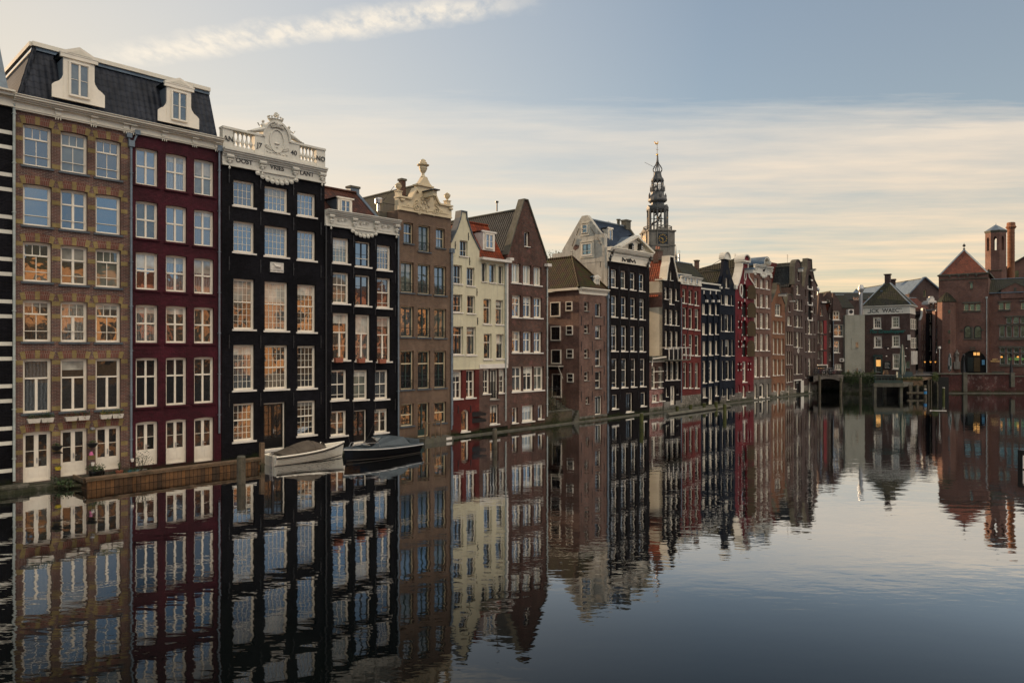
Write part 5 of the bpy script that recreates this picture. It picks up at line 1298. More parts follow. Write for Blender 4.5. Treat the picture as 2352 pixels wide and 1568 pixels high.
# ---- house 15 blue-black spout gable
h = H15 = House('blue_spout_gable_house', 'blue black house with steep spout gable, round openings and arched top', 1654, 1689)
h.rows(('D1',[(1268,1304),(1330,1400),(1425,1460)]), [('D1',770,785,'D1',925,942,['U3','U1','U3']),('D1',1082,1093,'D1',1345,1350,['U3','U4','U3']),
 ('D2',76,77,'D2',355,352,['U3','U4','U3'],dict(cols=('D2',[(1422,1463),(1490,1566),(1595,1632)]))),('D2',448,440,'D2',775,765,['U3','U4','U3'],dict(cols=('D2',[(1428,1466),(1493,1566),(1600,1638)])))])
for a, b, y0, y1 in ((1435,1466,912,1065),(1512,1552,905,1125),(1603,1634,905,1050)): h.win(h.x('D2',a), h.x('D2',b), h.p('D2',a,y1)[1], h.p('D2',a,y0)[1], 'ARW', rise='semi')
h.win(h.x('D1',1338), h.x('D1',1386), h.p('D1',1338,665)[1], h.p('D1',1338,506)[1], 'M5')
P = lambda x, y: h.p('D1', x, y)
e0 = P(1262,650)[1]; zt = P(1312,215)[1]; ol = [(0,e0),(P(1295,440)[0],P(1295,440)[1]),(P(1313,300)[0],P(1313,300)[1]),(P(1315,215)[0],zt),(P(1385,215)[0],zt),(P(1386,300)[0],P(1386,300)[1]),(P(1415,440)[0],P(1415,440)[1]),(h.w,P(1490,655)[1])]
h.wall([('stoneD',h.p('D2',1410,1050)[1]),('blkblue',99)], outl=ol, eaveL=e0-.1, eaveR=ol[-1][1]-.1)
xm = av(ol[3][0],ol[4][0]); rr = (ol[4][0]-ol[3][0])/2+.15; mb = MB(); mb.box(xm-rr-.1,xm+rr+.1,-.2,.5,zt,zt+.15)
mb.prism([(xm-rr,zt+.151),(xm+rr,zt+.151)]+[(xm+rr*math.cos(t),zt+.151+rr*.9*math.sin(t)) for t in [i*math.pi/8 for i in range(1,8)]], -.12, .45)
mb.ribbon([(xm+rr*math.cos(t),zt+.151+rr*.9*math.sin(t)) for t in [math.pi-i*math.pi/8 for i in range(9)]], .1, -.22, .5); mb.build('arched_cap', M['trimw'], h.root)
mb = MB()
for x, y, r in ((1364,418,.33),(1320,568,.30),(1410,580,.30)):
    q = P(x,y); mb.lathe([(r,0),(r,.02)], (q[0],-.005,q[1]), 14, 0, axis='y')
mb.build('round_openings', M['dark'], h.root)
mb = MB(); mb.ribbon([(-.05,e0-.3),(P(1300,440)[0],P(1300,440)[1]-.2)], .07, -.08, -.01); mb.build('gable_moulding', M['blk'], h.root)
mb = MB(); q = P(1258,663); mb.box(q[0]-.25,q[0]+.15,-.2,.0,q[1]-.12,q[1]+.10); q = P(1478,655); mb.box(q[0]-.1,q[0]+.35,-.25,.1,q[1]-.2,q[1]+.25); mb.build('kneeler', M['trimw'], h.root)
gable_roof(h, e0-.2, zt-1.2, xm, 'tiledk', y0=.4)
par = None
mb = MB(); mb.tube([(xm,.3,zt+.2),(xm,3.2,zt-1.2)], .03, 4); mb.tube([(xm,3.2,zt-1.2),(xm-.1,3.3,zt-2.0)], .04, 4); mb.build('stay_rod', M['iron'], h.root)
h.anchors([h.p('D1',x,y) for x in (1300,1318,1415) for y in (700,)], .9)
# ---- house 16 crimson warehouse
h = H16 = House('crimson_warehouse', 'crimson neck gable warehouse with arched hatches and brown shutters folded open', 1689, 1731, cat='warehouse')
P = lambda x, y, t='D1': h.p(t, x, y)
def hatch(t, x0, x1, y0, y1, sh):
    xa, z0 = P(x0,y1,t); xb = P(x1,y1,t)[0]; z1 = P(x0,y0,t)[1]; xb = max(xb, xa+.9)
    h.win(xa, xb, z0, z1, 'AH', rise='semi', glv=0)
    if sh:
        o = link('shutter', None, h.root, (xb+.02,-.02,z0)); mb = MB(); w_ = (xb-xa)*1.15
        mb.prism([(0,0),(w_,0),(w_,(z1-z0)*.62)]+[(w_*.5+w_*.5*math.cos(a),(z1-z0)*.62+(z1-z0)*.36*math.sin(a)) for a in [i*math.pi/8 for i in range(1,8)]]+[(0,(z1-z0)*.62)], -.05, 0)
        mb.build('shutter_leaf', M['brnsh'], o); o.rotation_euler = (0,0,-.25)
        mb = MB(); mb.box(xb-.06,xb+.10,-.06,0,z0+.02,z0+.2); mb.box(xa-.10,xa+.06,-.06,0,z0+.02,z0+.2); mb.box(xb-.0,xb+.14,-.06,0,z0+(z1-z0)*.55,z0+(z1-z0)*.62); mb.box((xa+xb)/2-.07,(xa+xb)/2+.07,-.06,0,z1,z1+.3); mb.build('hinge_stones', M['whiteS'], h.root)
for t, y0, y1 in (('D1',598,828),('D1',877,1120),('D1',1168,1420),('D2',75,370)):
    x0, x1 = (1600,1678) if t == 'D1' else (1782,1860)
    hatch(t, x0, x1, y0, y1, True)
for t, x0, x1, y0, y1 in (('D1',1545,1585,865,1000),('D1',1547,1585,1162,1308),('D1',1548,1586,1472,1610),('D2',1712,1752,460,630),('D2',1888,1920,455,620)):
    hatch(t, x0, x0+ (x1-x0), y0, y1, False) if False else None
    xa, z0 = P(x0,y1,t); xb = P(x1,y1,t)[0]; z1 = P(x0,y0,t)[1]; h.win(xa, xb, z0, z1, 'AR', rise='semi', glv=0)
    mb = MB()
    for zz_ in (z0+.1, z0+(z1-z0)*.7):
        for xx in (xa-.16, xb+.02): mb.box(xx, xx+.14, -.04, .0, zz_, zz_+.16)
    mb.build('corner_stones', M['whiteS'], h.root)
h.win(P(1788,810,'D2')[0], P(1858,810,'D2')[0], P(1788,812,'D2')[1], P(1788,450,'D2')[1], 'V3')
for a, b, y0, y1 in ((1715,1742,855,990),(1785,1840,865,1082),(1885,1912,848,980)): h.win(P(a,y1,'D2')[0], P(b,y1,'D2')[0], P(a,y1,'D2')[1], P(a,y0,'D2')[1], 'ARW', rise='semi')
e0 = P(1500,700)[1]; zt = P(1550,270)[1]
ol = [(0,e0),(P(1545,600)[0],P(1545,600)[1]),(P(1590,420)[0],P(1590,430)[1]),(P(1605,340)[0],P(1605,340)[1]),(P(1607,290)[0],zt),(P(1682,290)[0],zt),(P(1684,400)[0],P(1684,400)[1]),(P(1700,500)[0],P(1700,500)[1]),(h.w,P(1728,620)[1])]
h.wall([('stoneD',P(1700,995,'D2')[1]),('red',99)], outl=ol, eaveL=e0-.1, eaveR=ol[-1][1]-.1)
coping(h, ol, .16, -.10, .9, 'trimw')
xm = av(ol[4][0],ol[5][0]); rr = .80; mb = MB(); mb.box(xm-rr-.12,xm+rr+.12,-.3,.9,zt+.16,zt+.36)
mb.ribbon([(xm+rr*math.cos(t),zt+.361+rr*.75*math.sin(t)) for t in [math.pi-i*math.pi/10 for i in range(11)]], .14, -.34, .9); mb.build('arched_cap', M['trimw'], h.root)
mb = MB(); mb.prism([(xm-rr,zt+.362),(xm+rr,zt+.362)]+[(xm+rr*math.cos(t),zt+.362+rr*.75*math.sin(t)) for t in [i*math.pi/8 for i in range(1,8)]], -.15, .8); mb.build('cap_field', M['red'], h.root)
q = P(1645,485); mb = MB(); mb.ribbon([(q[0]+.17*math.cos(t),q[1]+.42*math.sin(t)) for t in [i*math.pi/8 for i in range(17)]][::-1], .10, -.08, 0); mb.build('oval_frame', M['trimw'], h.root); mb = MB()
q = P(1580,705); mb.ribbon([(q[0]+.26*math.cos(t),q[1]+.62*math.sin(t)) for t in [i*math.pi/8 for i in range(17)]][::-1], .13, -.1, 0); mb.build('oval_frame', M['trimw'], h.root)
q = P(1640,440); mb = MB(); mb.box(xm-.14, xm+.14, -1.05, -.0, q[1], q[1]+.42); mb.build('hoist_beam', M['trimw'], h.root)
mb = MB(); mb.prism([(xm-.22,q[1]+.421),(xm+.22,q[1]+.421),(xm+.15,q[1]+.62),(xm-.15,q[1]+.62)], -1.15, 0); mb.build('hoist_hood', M['zinc'], h.root)
gable_roof(h, e0-.2, zt-.6, xm, 'tiledk', y0=.5)
h.anchors([P(x,y) for x in (1535,1590,1700) for y in (560+120,1130,1430)], .7)
# ---- house 17 brick with white attic
h = H17 = House('sash_window_house', 'brown brick house with many paned sashes and a white carved arched attic', 1731, 1772)
h.rows(('D3',[(460,520),(550,608),(638,694)]), [('D3',506,537,'D3',655,683,'Q4'),('D3',753,776,'D3',962,980,'Q6'),('D3',1051,1067,'D3',1296,1305,'Q6'),('D3',1384,1392,'D4',350,352,'Q6'),
 ('D4',460,460,'D4',812,803,'Q6',dict(cols=('D4',[(515,578),(615,676),(712,771)])))])
for a, b, y0, y1 in ((510,558,930,1185),(600,683,925,1175),(727,768,918,1165)): h.win(h.p('D4',a,y1)[0], h.p('D4',b,y1)[0], h.p('D4',a,y1)[1], h.p('D4',a,y0)[1], 'ARW', rise=.25)
zt = h.p('D3',450,425)[1]; z1 = av(h.p('D3',445,300,-.1)[1],h.p('D3',740,330,-.1)[1])
h.wall([('stoneD',h.p('D4',500,855)[1]),('rose',99)], top=zt+.1)
def ex(mb):
    festoon(mb, h.x('D3',540), h.x('D3',650), zt-.0, .4, n=4); festoon(mb, h.w-.6, h.w+.05, zt, .35, n=2); festoon(mb, 0, .5, zt, .3, n=2)
    for x in (480,670): xx = h.x('D3',x); mb.ribbon([(xx-.4,zt+.3),(xx+.4,zt+.3),(xx+.4,z1-.4),(xx-.4,z1-.4),(xx-.4,zt+.3)], .06, -.12, -.061)
    for x in (.2,h.w-.2): mb.scroll(x, z1-.5, .3, -.12, .07, 1, 0, 0, 12)
    for i in range(6): mb.blob((h.x('D3',560)+i*.25,-.1,z1-.3+.12*math.sin(i*2)), (.12,.07,.12))
h.cornice([(zt,zt+.12,.12),(zt+.121,z1-.25,.06),(z1-.249,z1-.1,.22),(z1-.099,z1,.32)], 'trimw', extra=ex, name='attic')
q = h.p('D3',590,215); xm = h.x('D3',600); rr = .80; mb = MB(); zc_ = z1+.1
mb.ribbon([(xm+rr*math.cos(t),zc_+rr*math.sin(t)) for t in [math.pi-i*math.pi/10 for i in range(11)]], .14, -.5, 1.2); mb.prism([(xm-rr,z1+.01),(xm+rr,z1+.01)]+[(xm+rr*math.cos(t),zc_+rr*math.sin(t)) for t in [i*math.pi/8 for i in range(0,9)]], -.05, 1.2)
mb.build('arched_top', M['trimw'], h.root); mb = MB(); mb.ribbon([(xm+(rr+.145)*math.cos(t),zc_+(rr+.145)*math.sin(t)) for t in [math.pi-i*math.pi/10 for i in range(11)]], .05, -.52, 2.2); mb.build('arched_roof', M['zinc'], h.root)
q = h.p('D3',595,408); window(h.root, q[0]-.12, q[0]+.2, q[1], q[1]+.75, 'AR', loc=(q[0]-.12,-.07,q[1]), flush=-.03, nosill=True)
mb = MB(); mb.box(xm+.0, xm+.3, -.9, -.05, z1+.2, z1+.5); mb.build('hoist_beam', M['trimw'], h.root)
par_roof(h, z1-.3, h.p('D3',420,262,2.5)[1], 'tiledk', yr=2.5, y0=.6)
# ---- tall red chimney wall between 17 and 18 and roofs: part of house 18
h = H18 = House('orange_brick_house', 'small orange brick house with pointed gable and hoist beam', 1772, 1803)
h.rows(('D3',[(750,792),(812,856),(877,918)]), [('D3',1182,1193,'D3',1380,1386,'O1'),('D3',1455,1460,'D4',48,56,'O1')])
h.rows(('D4',[(833,880),(905,949),(977,1021)]), [('D4',138,143,'D4',413,418,'O1'),('D4',503,503,'D4',785,777,'O1')])
h.win(h.x('D3',785), h.x('D3',884), h.p('D3',785,1103)[1], h.p('D3',785,912)[1], 'O2')
for a, b, y0, y1, s in ((847,881,925,1060,'ARW'),(985,1018,915,1050,'ARW')): h.win(h.p('D4',a,y1)[0], h.p('D4',b,y1)[0], h.p('D4',a,y1)[1], h.p('D4',a,y0)[1], s, rise='semi')
h.win(h.p('D4',910,y1)[0], h.p('D4',954,y1)[0], h.p('D4',910,1150)[1], h.p('D4',910,915)[1], 'DW')
P = lambda x, y, t='D3': h.p(t, x, y)
e0 = P(735,890)[1]; zt = P(808,600)[1]; ol = [(0,e0),(P(800,690)[0],P(800,690)[1]),(P(806,600)[0],zt),(P(850,600)[0],zt),(P(856,700)[0],P(856,700)[1]),(P(900,830)[0],P(900,830)[1]),(h.w,P(940,925)[1])]
h.wall([('rubble',P(830,1070,'D4')[1]),('orange',99)], outl=ol, eaveL=e0-.1, eaveR=ol[-1][1]-.1)
coping(h, ol, .1, -.08, .5, 'conc'); gable_roof(h, e0-.1, zt-1.2, av(ol[2][0],ol[3][0]), 'tiledk', y0=.45)
q = P(830,800); mb = MB(); mb.box(q[0]+.1,q[0]+.34,-.95,0,q[1],q[1]+.30); mb.box(q[0]+.05,q[0]+.39,-1.05,0,q[1]+.301,q[1]+.38,1); mb.build('hoist_beam', [M['trimw'],M['zinc']], h.root)
mb = MB(); a = h.fr.hit(cx_('D3',728),800,3)[0]; b = h.fr.hit(cx_('D3',815),800,3)[0]; mb.box(a,b,3,9,3,h.fr.hit(1780,cy_('D3',275),3)[1]); mb.build('rear_wall', M['dred'], h.root)
# ---- house 19 narrow
h = H19 = House('narrow_brown_house', 'very narrow weathered brown house squeezed beside the orange brick gable', 1803, 1822.5)
h.rows(('D3',[(957,985),(990,1018),(1025,1052)]), [('D3',1345,1353,'D3',1555,1560,'O1')])
h.rows(('D4',[(1065,1095),(1103,1132),(1142,1170)]), [('D4',360,362,'D4',594,592,'O1'),('D4',672,668,'D4',905,890,'O1')])
h.win(h.x('D3',980), h.x('D3',1033), h.p('D3',980,1253)[1], h.p('D3',980,1115)[1], 'O2'); h.win(h.x('D3',993), h.x('D3',1018), h.p('D3',993,1040)[1], h.p('D3',993,943)[1], 'M5')
h.win(h.x('D4',1078), h.x('D4',1105), h.p('D4',1078,1065)[1], h.p('D4',1078,955)[1], 'M5'); h.win(h.x('D4',1108), h.x('D4',1140), h.p('D4',1108,1160)[1], h.p('D4',1108,955)[1], 'DW')
P = lambda x, y, t='D3': h.p(t, x, y)
e0 = P(945,1050)[1]; zt = P(985,770)[1]; ol = [(0,e0),(P(985,800)[0],zt),(P(1040,800)[0],zt),(h.w,P(1062,900)[1])]
h.wall([('rubble',P(1070,1000,'D4')[1]),('brown2',99)], outl=ol, eaveL=e0-.1, eaveR=ol[-1][1]-.1); coping(h, ol, .1, -.08, .5, 'conc')
gable_roof(h, e0, zt-.2, h.w*.5, 'tileorg', y0=.45)
mb = MB(); q = P(1010,885); mb.box(q[0],q[0]+.2,-.7,0,q[1],q[1]+.16); mb.build('hoist_beam', M['trimw'], h.root)
# ---- house 20
h = H20 = House('arched_top_house', 'dark brown house with narrow arched gable top and an open black cellar door', 1822.5, 1845.5)
h.rows(('D3',[(1078,1103),(1120,1168),(1185,1209)]), [('D3',838,850,'D3',1008,1022,'O1'),('D3',1095,1105,'D3',1275,1285,'O1'),('D3',1355,1365,'D4',290,298,'O1')])
h.rows(('D4',[(1198,1224),(1245,1288),(1312,1337)]), [('D4',430,428,'D4',765,755,'O1')])
h.win(h.x('D3',1132), h.x('D3',1158), h.p('D3',1132,550)[1], h.p('D3',1132,418)[1], 'M5'); h.win(h.x('D3',1120), h.x('D3',1166), h.p('D3',1120,768)[1], h.p('D3',1120,616)[1], 'O1')
h.win(h.x('D4',1195), h.x('D4',1236), h.p('D4',1195,1020)[1], h.p('D4',1195,880)[1], 'M5')
P = lambda x, y, t='D3': h.p(t, x, y)
q0 = P(1240,1092,'D4'); q1 = P(1318,1092,'D4'); h.win(q0[0], q1[0], q0[1], P(1240,880,'D4')[1], 'AH', glv=0)
mb = MB(); mb.box(q1[0]+.02, h.w-.05, -.06, -.002, q0[1], P(1240,880,'D4')[1]); mb.build('cellar_shutter', M['whiteS'], h.root)
mb = MB(); mb.box(.05, q1[0]+.2, -.1, -.002, P(1240,875,'D4')[1], P(1240,855,'D4')[1]); mb.build('lintel', M['whiteS'], h.root)
e0 = P(1050,640)[1]; zt = P(1085,330)[1]; xa = P(1085,330)[0]; xb = P(1190,330)[0]; xm = av(xa,xb); rr = (xb-xa)/2
arcp = [(xm-rr*math.cos(i*math.pi/8), zt+rr*.85*math.sin(i*math.pi/8)) for i in range(9)]
ol = [(0,e0),(xa-.02,e0+.3)]+arcp+[(xb+.15,P(1200,600)[1]),(h.w,P(1228,680)[1])]
h.wall([('rubble',P(1190,1050,'D4')[1]),('brown3',99)], outl=ol, eaveL=e0-.1, eaveR=ol[-1][1]-.1); coping(h, ol[1:12], .1, -.1, .6, 'conc')
gable_roof(h, e0, zt+.2, xm, 'tilegry', y0=.6)
q = P(1142,415); mb = MB(); mb.box(q[0],q[0]+.3,-.6,0,q[1],q[1]+.4); mb.box(q[0]-.05,q[0]+.35,-.7,0,q[1]+.401,q[1]+.5,1); mb.build('hoist_beam', [M['trimw'],M['zinc']], h.root)
q = P(1275,355,'D4'); mb = MB(); mb.lathe([(.30,0),(.30,.04),(.26,.05)], (q[0],-.0,q[1]), 14, 0, axis='y'); mb.blob((q[0],-.07,q[1]), (.09,.03,.2), 1); mb.build('round_plaque', [M['whiteS'],M['black']], h.root)
# ---- house 21
h = H21 = House('arched_loft_warehouse', 'last brown warehouse of the row with three arched loft doors under its gable', 1845.5, 1877, cat='warehouse')
h.rows(('D3',[(1255,1276),(1303,1353),(1386,1408)]), [('D3',1180,1190,'D3',1385,1392,'O1')])
h.rows(('D4',[(1393,1418),(1450,1505),(1538,1562)]), [('D4',132,138,'D4',370,372,'O1'),('D4',485,485,'D4',820,800,'O1')])
P = lambda x, y, t='D3': h.p(t, x, y)
for y0, y1 in ((452,675),(703,925),(950,1165)): h.win(P(1303,y1)[0], P(1362,y1)[0], P(1303,y1)[1], P(1303,y0)[1], 'AH', rise='semi', glv=0)
mb = MB()
for y0, y1 in ((452,675),(703,925),(950,1165)):
    a = P(1295,y1); b = P(1368,y1); mb.box(a[0],b[0],-.1,-.002,a[1]-.12,a[1]+.02); mb.box(b[0]-.15,b[0]+.1,-.05,-.003,a[1]+.05,a[1]+.35); mb.box(a[0]-.1,a[0]+.15,-.05,-.003,a[1]+.05,a[1]+.35); z = P(1303,y0+95)[1]; mb.box(b[0]-.5,b[0]+.1,-.05,-.003,z,z+.2); mb.build('loft_stone_trim', M['whiteS'], h.root); mb = MB()
for x0, x1, y0, y1 in ((1255,1275,690,808),(1385,1412,720,832),(1255,1275,940,1060),(1386,1410,960,1080)): h.win(P(x0,y1)[0], P(x1,y1)[0], P(x0,y1)[1], P(x0,y0)[1], 'B3')
h.win(P(1458,1105,'D4')[0], P(1505,1105,'D4')[0], P(1458,1075,'D4')[1], P(1458,885,'D4')[1], 'M5')
e0 = P(1232,655)[1]; zt = P(1290,215)[1]; ol = [(0,e0),(P(1265,420)[0],P(1265,420)[1]),(P(1283,330)[0],P(1283,330)[1]),(P(1287,225)[0],zt),(P(1350,225)[0],zt),(P(1356,350)[0],P(1356,350)[1]),(P(1395,540)[0],P(1395,540)[1]),(h.w-.02,P(1435,640)[1]),(h.w,P(1438,690)[1])]
h.wall([('rubble',P(1370,960,'D4')[1]),('brown3',99)], outl=ol, eaveL=e0-.1, eaveR=ol[-1][1]-.1); coping(h, ol[:8], .12, -.1, .6, 'conc')
gable_roof(h, e0-.1, zt-.3, av(ol[3][0],ol[4][0]), 'tilegry', y0=.5)
q = P(1330,405); mb = MB(); mb.box(q[0],q[0]+.35,-.65,0,q[1],q[1]+.18); mb.box(q[0]-.05,q[0]+.4,-.75,0,q[1]+.181,q[1]+.3,1); mb.build('hoist_beam', [M['trimw'],M['conc']], h.root)
# mossy ledge along the foot of the row
mb = MB(); R = random.Random(5); sA, _ = ROW.hit(610, 900); sB, _ = ROW.hit(1870, 900)
for i in range(46): q = sA+(sB-sA)*R.random(); mb.leaves((q,-.12,.14), (R.uniform(.15,.5),.12,R.uniform(.06,.22)), 40, .07, mats=2)
tag(mb.build('weeds', [M['leafA'],M['leafB']], None, (ROW.O.x,ROW.O.y,0), ROW.a), 'small weeds growing along the waterline ledge', kind='stuff')
sA, _ = ROW.hit(600, 900); sB, _ = ROW.hit(1877, 900)
mb = MB(); mb.box(sA, sB, -.22, .1, -.8, .10); fr = ROW
tag(mb.build('foundation_ledge', M['conc'], None, (fr.O.x,fr.O.y,0), fr.a), kind='structure')

for hh, x, y, zz_, Lh in ((H13,.5,2.0,0,1.4),(H14,.3,3.4,0,1.8),(H16,.5,1.2,0,1.6),(H17,.4,1.5,0,1.5),(H20,.5,1.5,0,1.2),(H10,.75,3.6,0,1.5),(H9,.5,2.4,0,1.2)):
    xx = hh.w*x; z0 = hh.ztop + (2.0 if hh in (H10,) else (2.6 if hh is H9 else -.3 if hh not in (H14,) else 2.2)); mb = MB(); mb.tube([(xx,y,z0-1.5),(xx,y,z0+Lh)], .02, 4)
    for k in range(4): mb.tube([(xx-.35+.05*k,y,z0+Lh-.1-.16*k),(xx+.35-.05*k,y,z0+Lh-.1-.16*k)], .012, 3)
    mb.build('aerial', M['iron'], hh.root)
# ================================================================ the far end of the basin
ZS = 2.5      # street level
BA = -math.atan2(1640, 2170)
def far(tagr, xpx, Zd, ang=0.0):
    x = cx_(tagr, xpx); return Frame((x-CX)/F*Zd, Zd, ang)
class FH(House):
    """a house on its own vertical plane, its near corner at image x, distance Z"""
    def __init__(s, name, label, t, xa, xb, Z, ang=0.0, cat='house', depth=8, group=None):
        f = far(t, xa, Z, ang); s.fr = f; s.w = f.hit(cx_(t, xb), 800)[0]; s.holes = []; s.depth = depth
        s.root = thing(name, label, cat, (f.O.x, f.O.y, 0), ang, group)
    def wn(s, t, x0, x1, y0, y1, st, **k):
        a, z0 = s.p(t, x0, y1); b = s.p(t, x1, y1)[0]; z1 = s.p(t, x0, y0)[1]; return s.win(a, b, z0, z1, st, **k)
# red shutter house
h = FH('red_shutter_house', 'brown gabled house with a column of crimson shutters over a lit ground floor', 'E1', 75, 205, 104)
for y0, y1 in ((550,685),(705,800),(880,972)): h.wn('E1', 84, 104, y0, y1, 'L3')
for y0, y1 in ((552,695),(715,870),(890,1035)):
    h.wn('E1', 118, 144, y0, y1, 'V3'); q0 = h.p('E1',148,y1); q1 = h.p('E1',182,y0); mb = MB(); mb.box(q0[0],q1[0],-.08,-.01,q0[1],q1[1]); mb.build('shutter', M['redsh'], h.root)
h.wn('E1', 112, 137, 415, 500, 'M5'); 
a, z0 = h.p('E1',82,1150); b = h.p('E1',192,1150)[0]; z1 = h.p('E1',82,1045)[1]; h.win(a, b, z0, z1, 'E5')
P = lambda x, y, t='E1': h.p(t, x, y); e0 = P(80,560)[1]; zt = P(105,250)[1]
h.wall([('brown3',99)], outl=[(0,e0),(P(100,250)[0],zt),(P(140,250)[0],zt),(h.w,P(205,520)[1])], eaveL=e0-.1, eaveR=P(205,520)[1]-.1, z0=ZS-.2)
gable_roof(h, e0-.2, zt-.3, P(118,250)[0], 'tiledk', y0=.4)
mb = MB(); mb.box(P(78,1045)[0],P(192,1045)[0],-.15,-.01,z1,z1+.15); mb.box(P(183,1100)[0],P(192,1100)[0],-.15,-.01,ZS,z1); mb.build('shop_front', M['whiteS'], h.root)
for x in (90,113,138): q = P(x,1078); mb = MB(); mb.blob((0,0,0), .09); mb.build('lamp', M['lampglow'], h.root, (q[0],-.25,q[1]))
mb = MB(); mb.box(P(122,345)[0],P(175,345)[0],-.3,-.0,P(122,358)[1],P(122,342)[1]); mb.build('hoist_beam', M['whiteS'], h.root)
mb = MB(); q = P(152,240); mb.lathe([(.12,0),(.12,.55),(.24,.75),(.22,.95),(.12,1.15)], (q[0],2,q[1]-.3), 10); mb.build('flue', M['steel'], h.root)
# narrow house between
h = FH('slim_brown_house', 'slim dark brown house with small orange tiled roof between two gables', 'E1', 205, 250, 104.4)
h.wn('E1', 210, 232, 590, 680, 'L3'); h.wn('E1',210,232,740,840,'L3'); h.wn('E1',210,232,905,990,'L3'); h.wn('E1',212,226,470,535,'M5')
P = lambda x, y, t='E1': h.p(t, x, y); e0 = P(205,440)[1]; h.wall([('brown3',99)], outl=[(0,e0),(h.w*.3,P(215,400)[1]),(h.w*.5,P(215,400)[1]),(h.w,e0)], z0=ZS-.2); gable_roof(h, e0, P(215,400)[1]+.6, h.w*.5, 'tileorg', y0=.3)
# brown house with big windows
h = FH('wide_window_house', 'brown clock gabled house with large white windows and an air conditioner', 'E1', 250, 388, 104)
for x0, x1, y0, y1, s in ((250,330,445,545,'E1'),(258,376,593,728,'E1'),(262,325,772,905,'V2'),(275,350,1025,1095,'U1')): h.wn('E1', x0+ (3 if x0 == 250 else 0), x1, y0, y1, s)
h.wn('E1', 177+100, 226+60, 320, 368, 'M5', hole=False) if False else None
P = lambda x, y, t='E1': h.p(t, x, y); e1 = P(388,540)[1]
ol = [(0,P(250,420)[1]),(0.02,P(250,245)[1]),(P(262,245)[0],P(250,245)[1]),(P(320,330)[0],P(320,330)[1]),(P(350,400)[0],P(350,400)[1]),(h.w,e1)]
h.wall([('brown3',99)], outl=ol, z0=ZS-.2, eaveL=P(250,430)[1]); 
h2 = FH('clock_gable_house', 'wide weathered brick gable with one small square attic window', 'E1', 140, 300, 106)
P = lambda x, y, t='E1': h2.p(t, x, y); h2.wn('E1',177,226,318,368,'M5'); zt = P(140,245)[1]
h2.wall([('brown3',99)], outl=[(0,P(140,300)[1]),(.6,zt),(P(262,245)[0],zt),(h2.w,P(300,330)[1])], z0=ZS); gable_roof(h2, P(140,300)[1], zt+.2, h2.w*.6, 'tiledk', y0=.4)
mb = MB(); q = h.p('E1',345,985); mb.box(q[0]-.35,q[0]+.35,-.3,-.02,q[1]-.23,q[1]+.23); mb.build('air_conditioner', M['whiteS'], h.root); mb = MB(); mb.lathe([(.17,0),(.17,.02)], (q[0]-.1,-.305,q[1]), 12, 0, axis='y'); mb.build('fan_grille', M['iron'], h.root)
h.downpipe(.06, P(250,560)[1], ZS+.2, 'pipe', head=False)
# clapboard block
h = FH('clapboard_block', 'blank pale clapboard building with one blind window beside the pub', 'E1', 385, 603, 103.5, cat='building', depth=.9)
zt = h.p('E1',385,490)[1]; h.wn('E1', 455, 533, 742, 865, 'E3', hole=False, glv=3, nosill=True) if False else None
h.wall([('clap',99)], top=zt, z0=ZS-.3); h.cap(zt,'whiteS')
q0 = h.p('E1',455,865); q1 = h.p('E1',533,742); mb = MB(); mb.box(q0[0],q1[0],-.05,-.005,q0[1],q1[1]); bw = mb.build('boarded_window', M['clap'], h.root); mb = MB(); mb.box(q0[0]+.60,q1[0]-.06,-.08,-.055,q0[1]+.1,q0[1]+1.0); mb.build('pane', M['gl'][3], bw)
mb = MB(); q0 = h.p('E1',440,425); mb.box(q0[0],q0[0]+.80,.5,1.2,zt,zt+.85); mb.build('cooling_unit', M['whiteS'], h.root); mb = MB(); mb.lathe([(.28,0),(.28,.03)], (q0[0]+.38,.49,zt+.5), 14, 0, axis='y'); mb.build('fan_grille', M['iron'], h.root)
q = h.p('E1',590,380); mb = MB(); z1 = h.p('E1',590,240)[1]; mb.lathe([(.25,0),(.25,z1-zt),(.42,z1-zt+.42),(.42,z1-zt+.60),(.27,z1-zt+1.1)], (q[0]-.1,.6,zt), 14); mb.build('flue', M['steel'], h.root)
# the pub
PF = far('E1', 590, 101.0)
h = FH('waterside_pub', 'grey brick corner pub with white lettered frieze and hipped dark roof', 'E1', 590, 1103, 104.5, BA, cat='building', depth=5.2)
R1 = math.radians(.4)
for x0, x1, y0, y1 in ((700,790,515,642),(902,990,507,637),(706,795,722,852),(905,995,714,846),(910,992,916,1086)): h.wn('E1', x0, x1, y0, y1, 'E3', glv=0)
h.wn('E1', 722, 788, 950, 1120, 'E5', glv=1); h.wn('E1', 826, 888, 1000, 1078, 'E5'); h.wn('E1', 1055, 1100, 1000, 1075, 'E5')
zt = h.p('E1',590,488)[1]; zc = h.p('E1',590,400)[1]
h.wall([('brown3',99)], top=zt+.1, z0=ZS-.3)
cor = MB()
cor.box(-.07, h.w+.07, -.08, 5.3, zt, zt+.07); cor.box(-.03, h.w+.03, -.04, 5.2, zt+.071, zc-.14); cor.box(-.15,h.w+.15,-.18,5.5,zc-.139,zc-.04); cor.box(-.28,h.w+.30,-.30,5.6,zc-.039,zc+.05)
for x in (0,.32,h.w*.9): cor.box(x-.02, x+.10, -.07, -.041, zt+.08, zc-.16)
cor.build('frieze', M['trimw'], h.root)
q = h.p('E1',832,445,-.1); PW = h.w/6.6; lettering('„ICK  WAEC”.', .80, M['text'], h.root, (q[0],-.055,q[1]), depth=.01, bold=.012, xs=1.02*PW)
q = h.p('E1',843,672,-.3); lettering('The Grasshopper', .70, M['neon'], h.root, (q[0],-.12,q[1]), depth=.03, shear=.35, bold=.022, xs=1.02*PW)
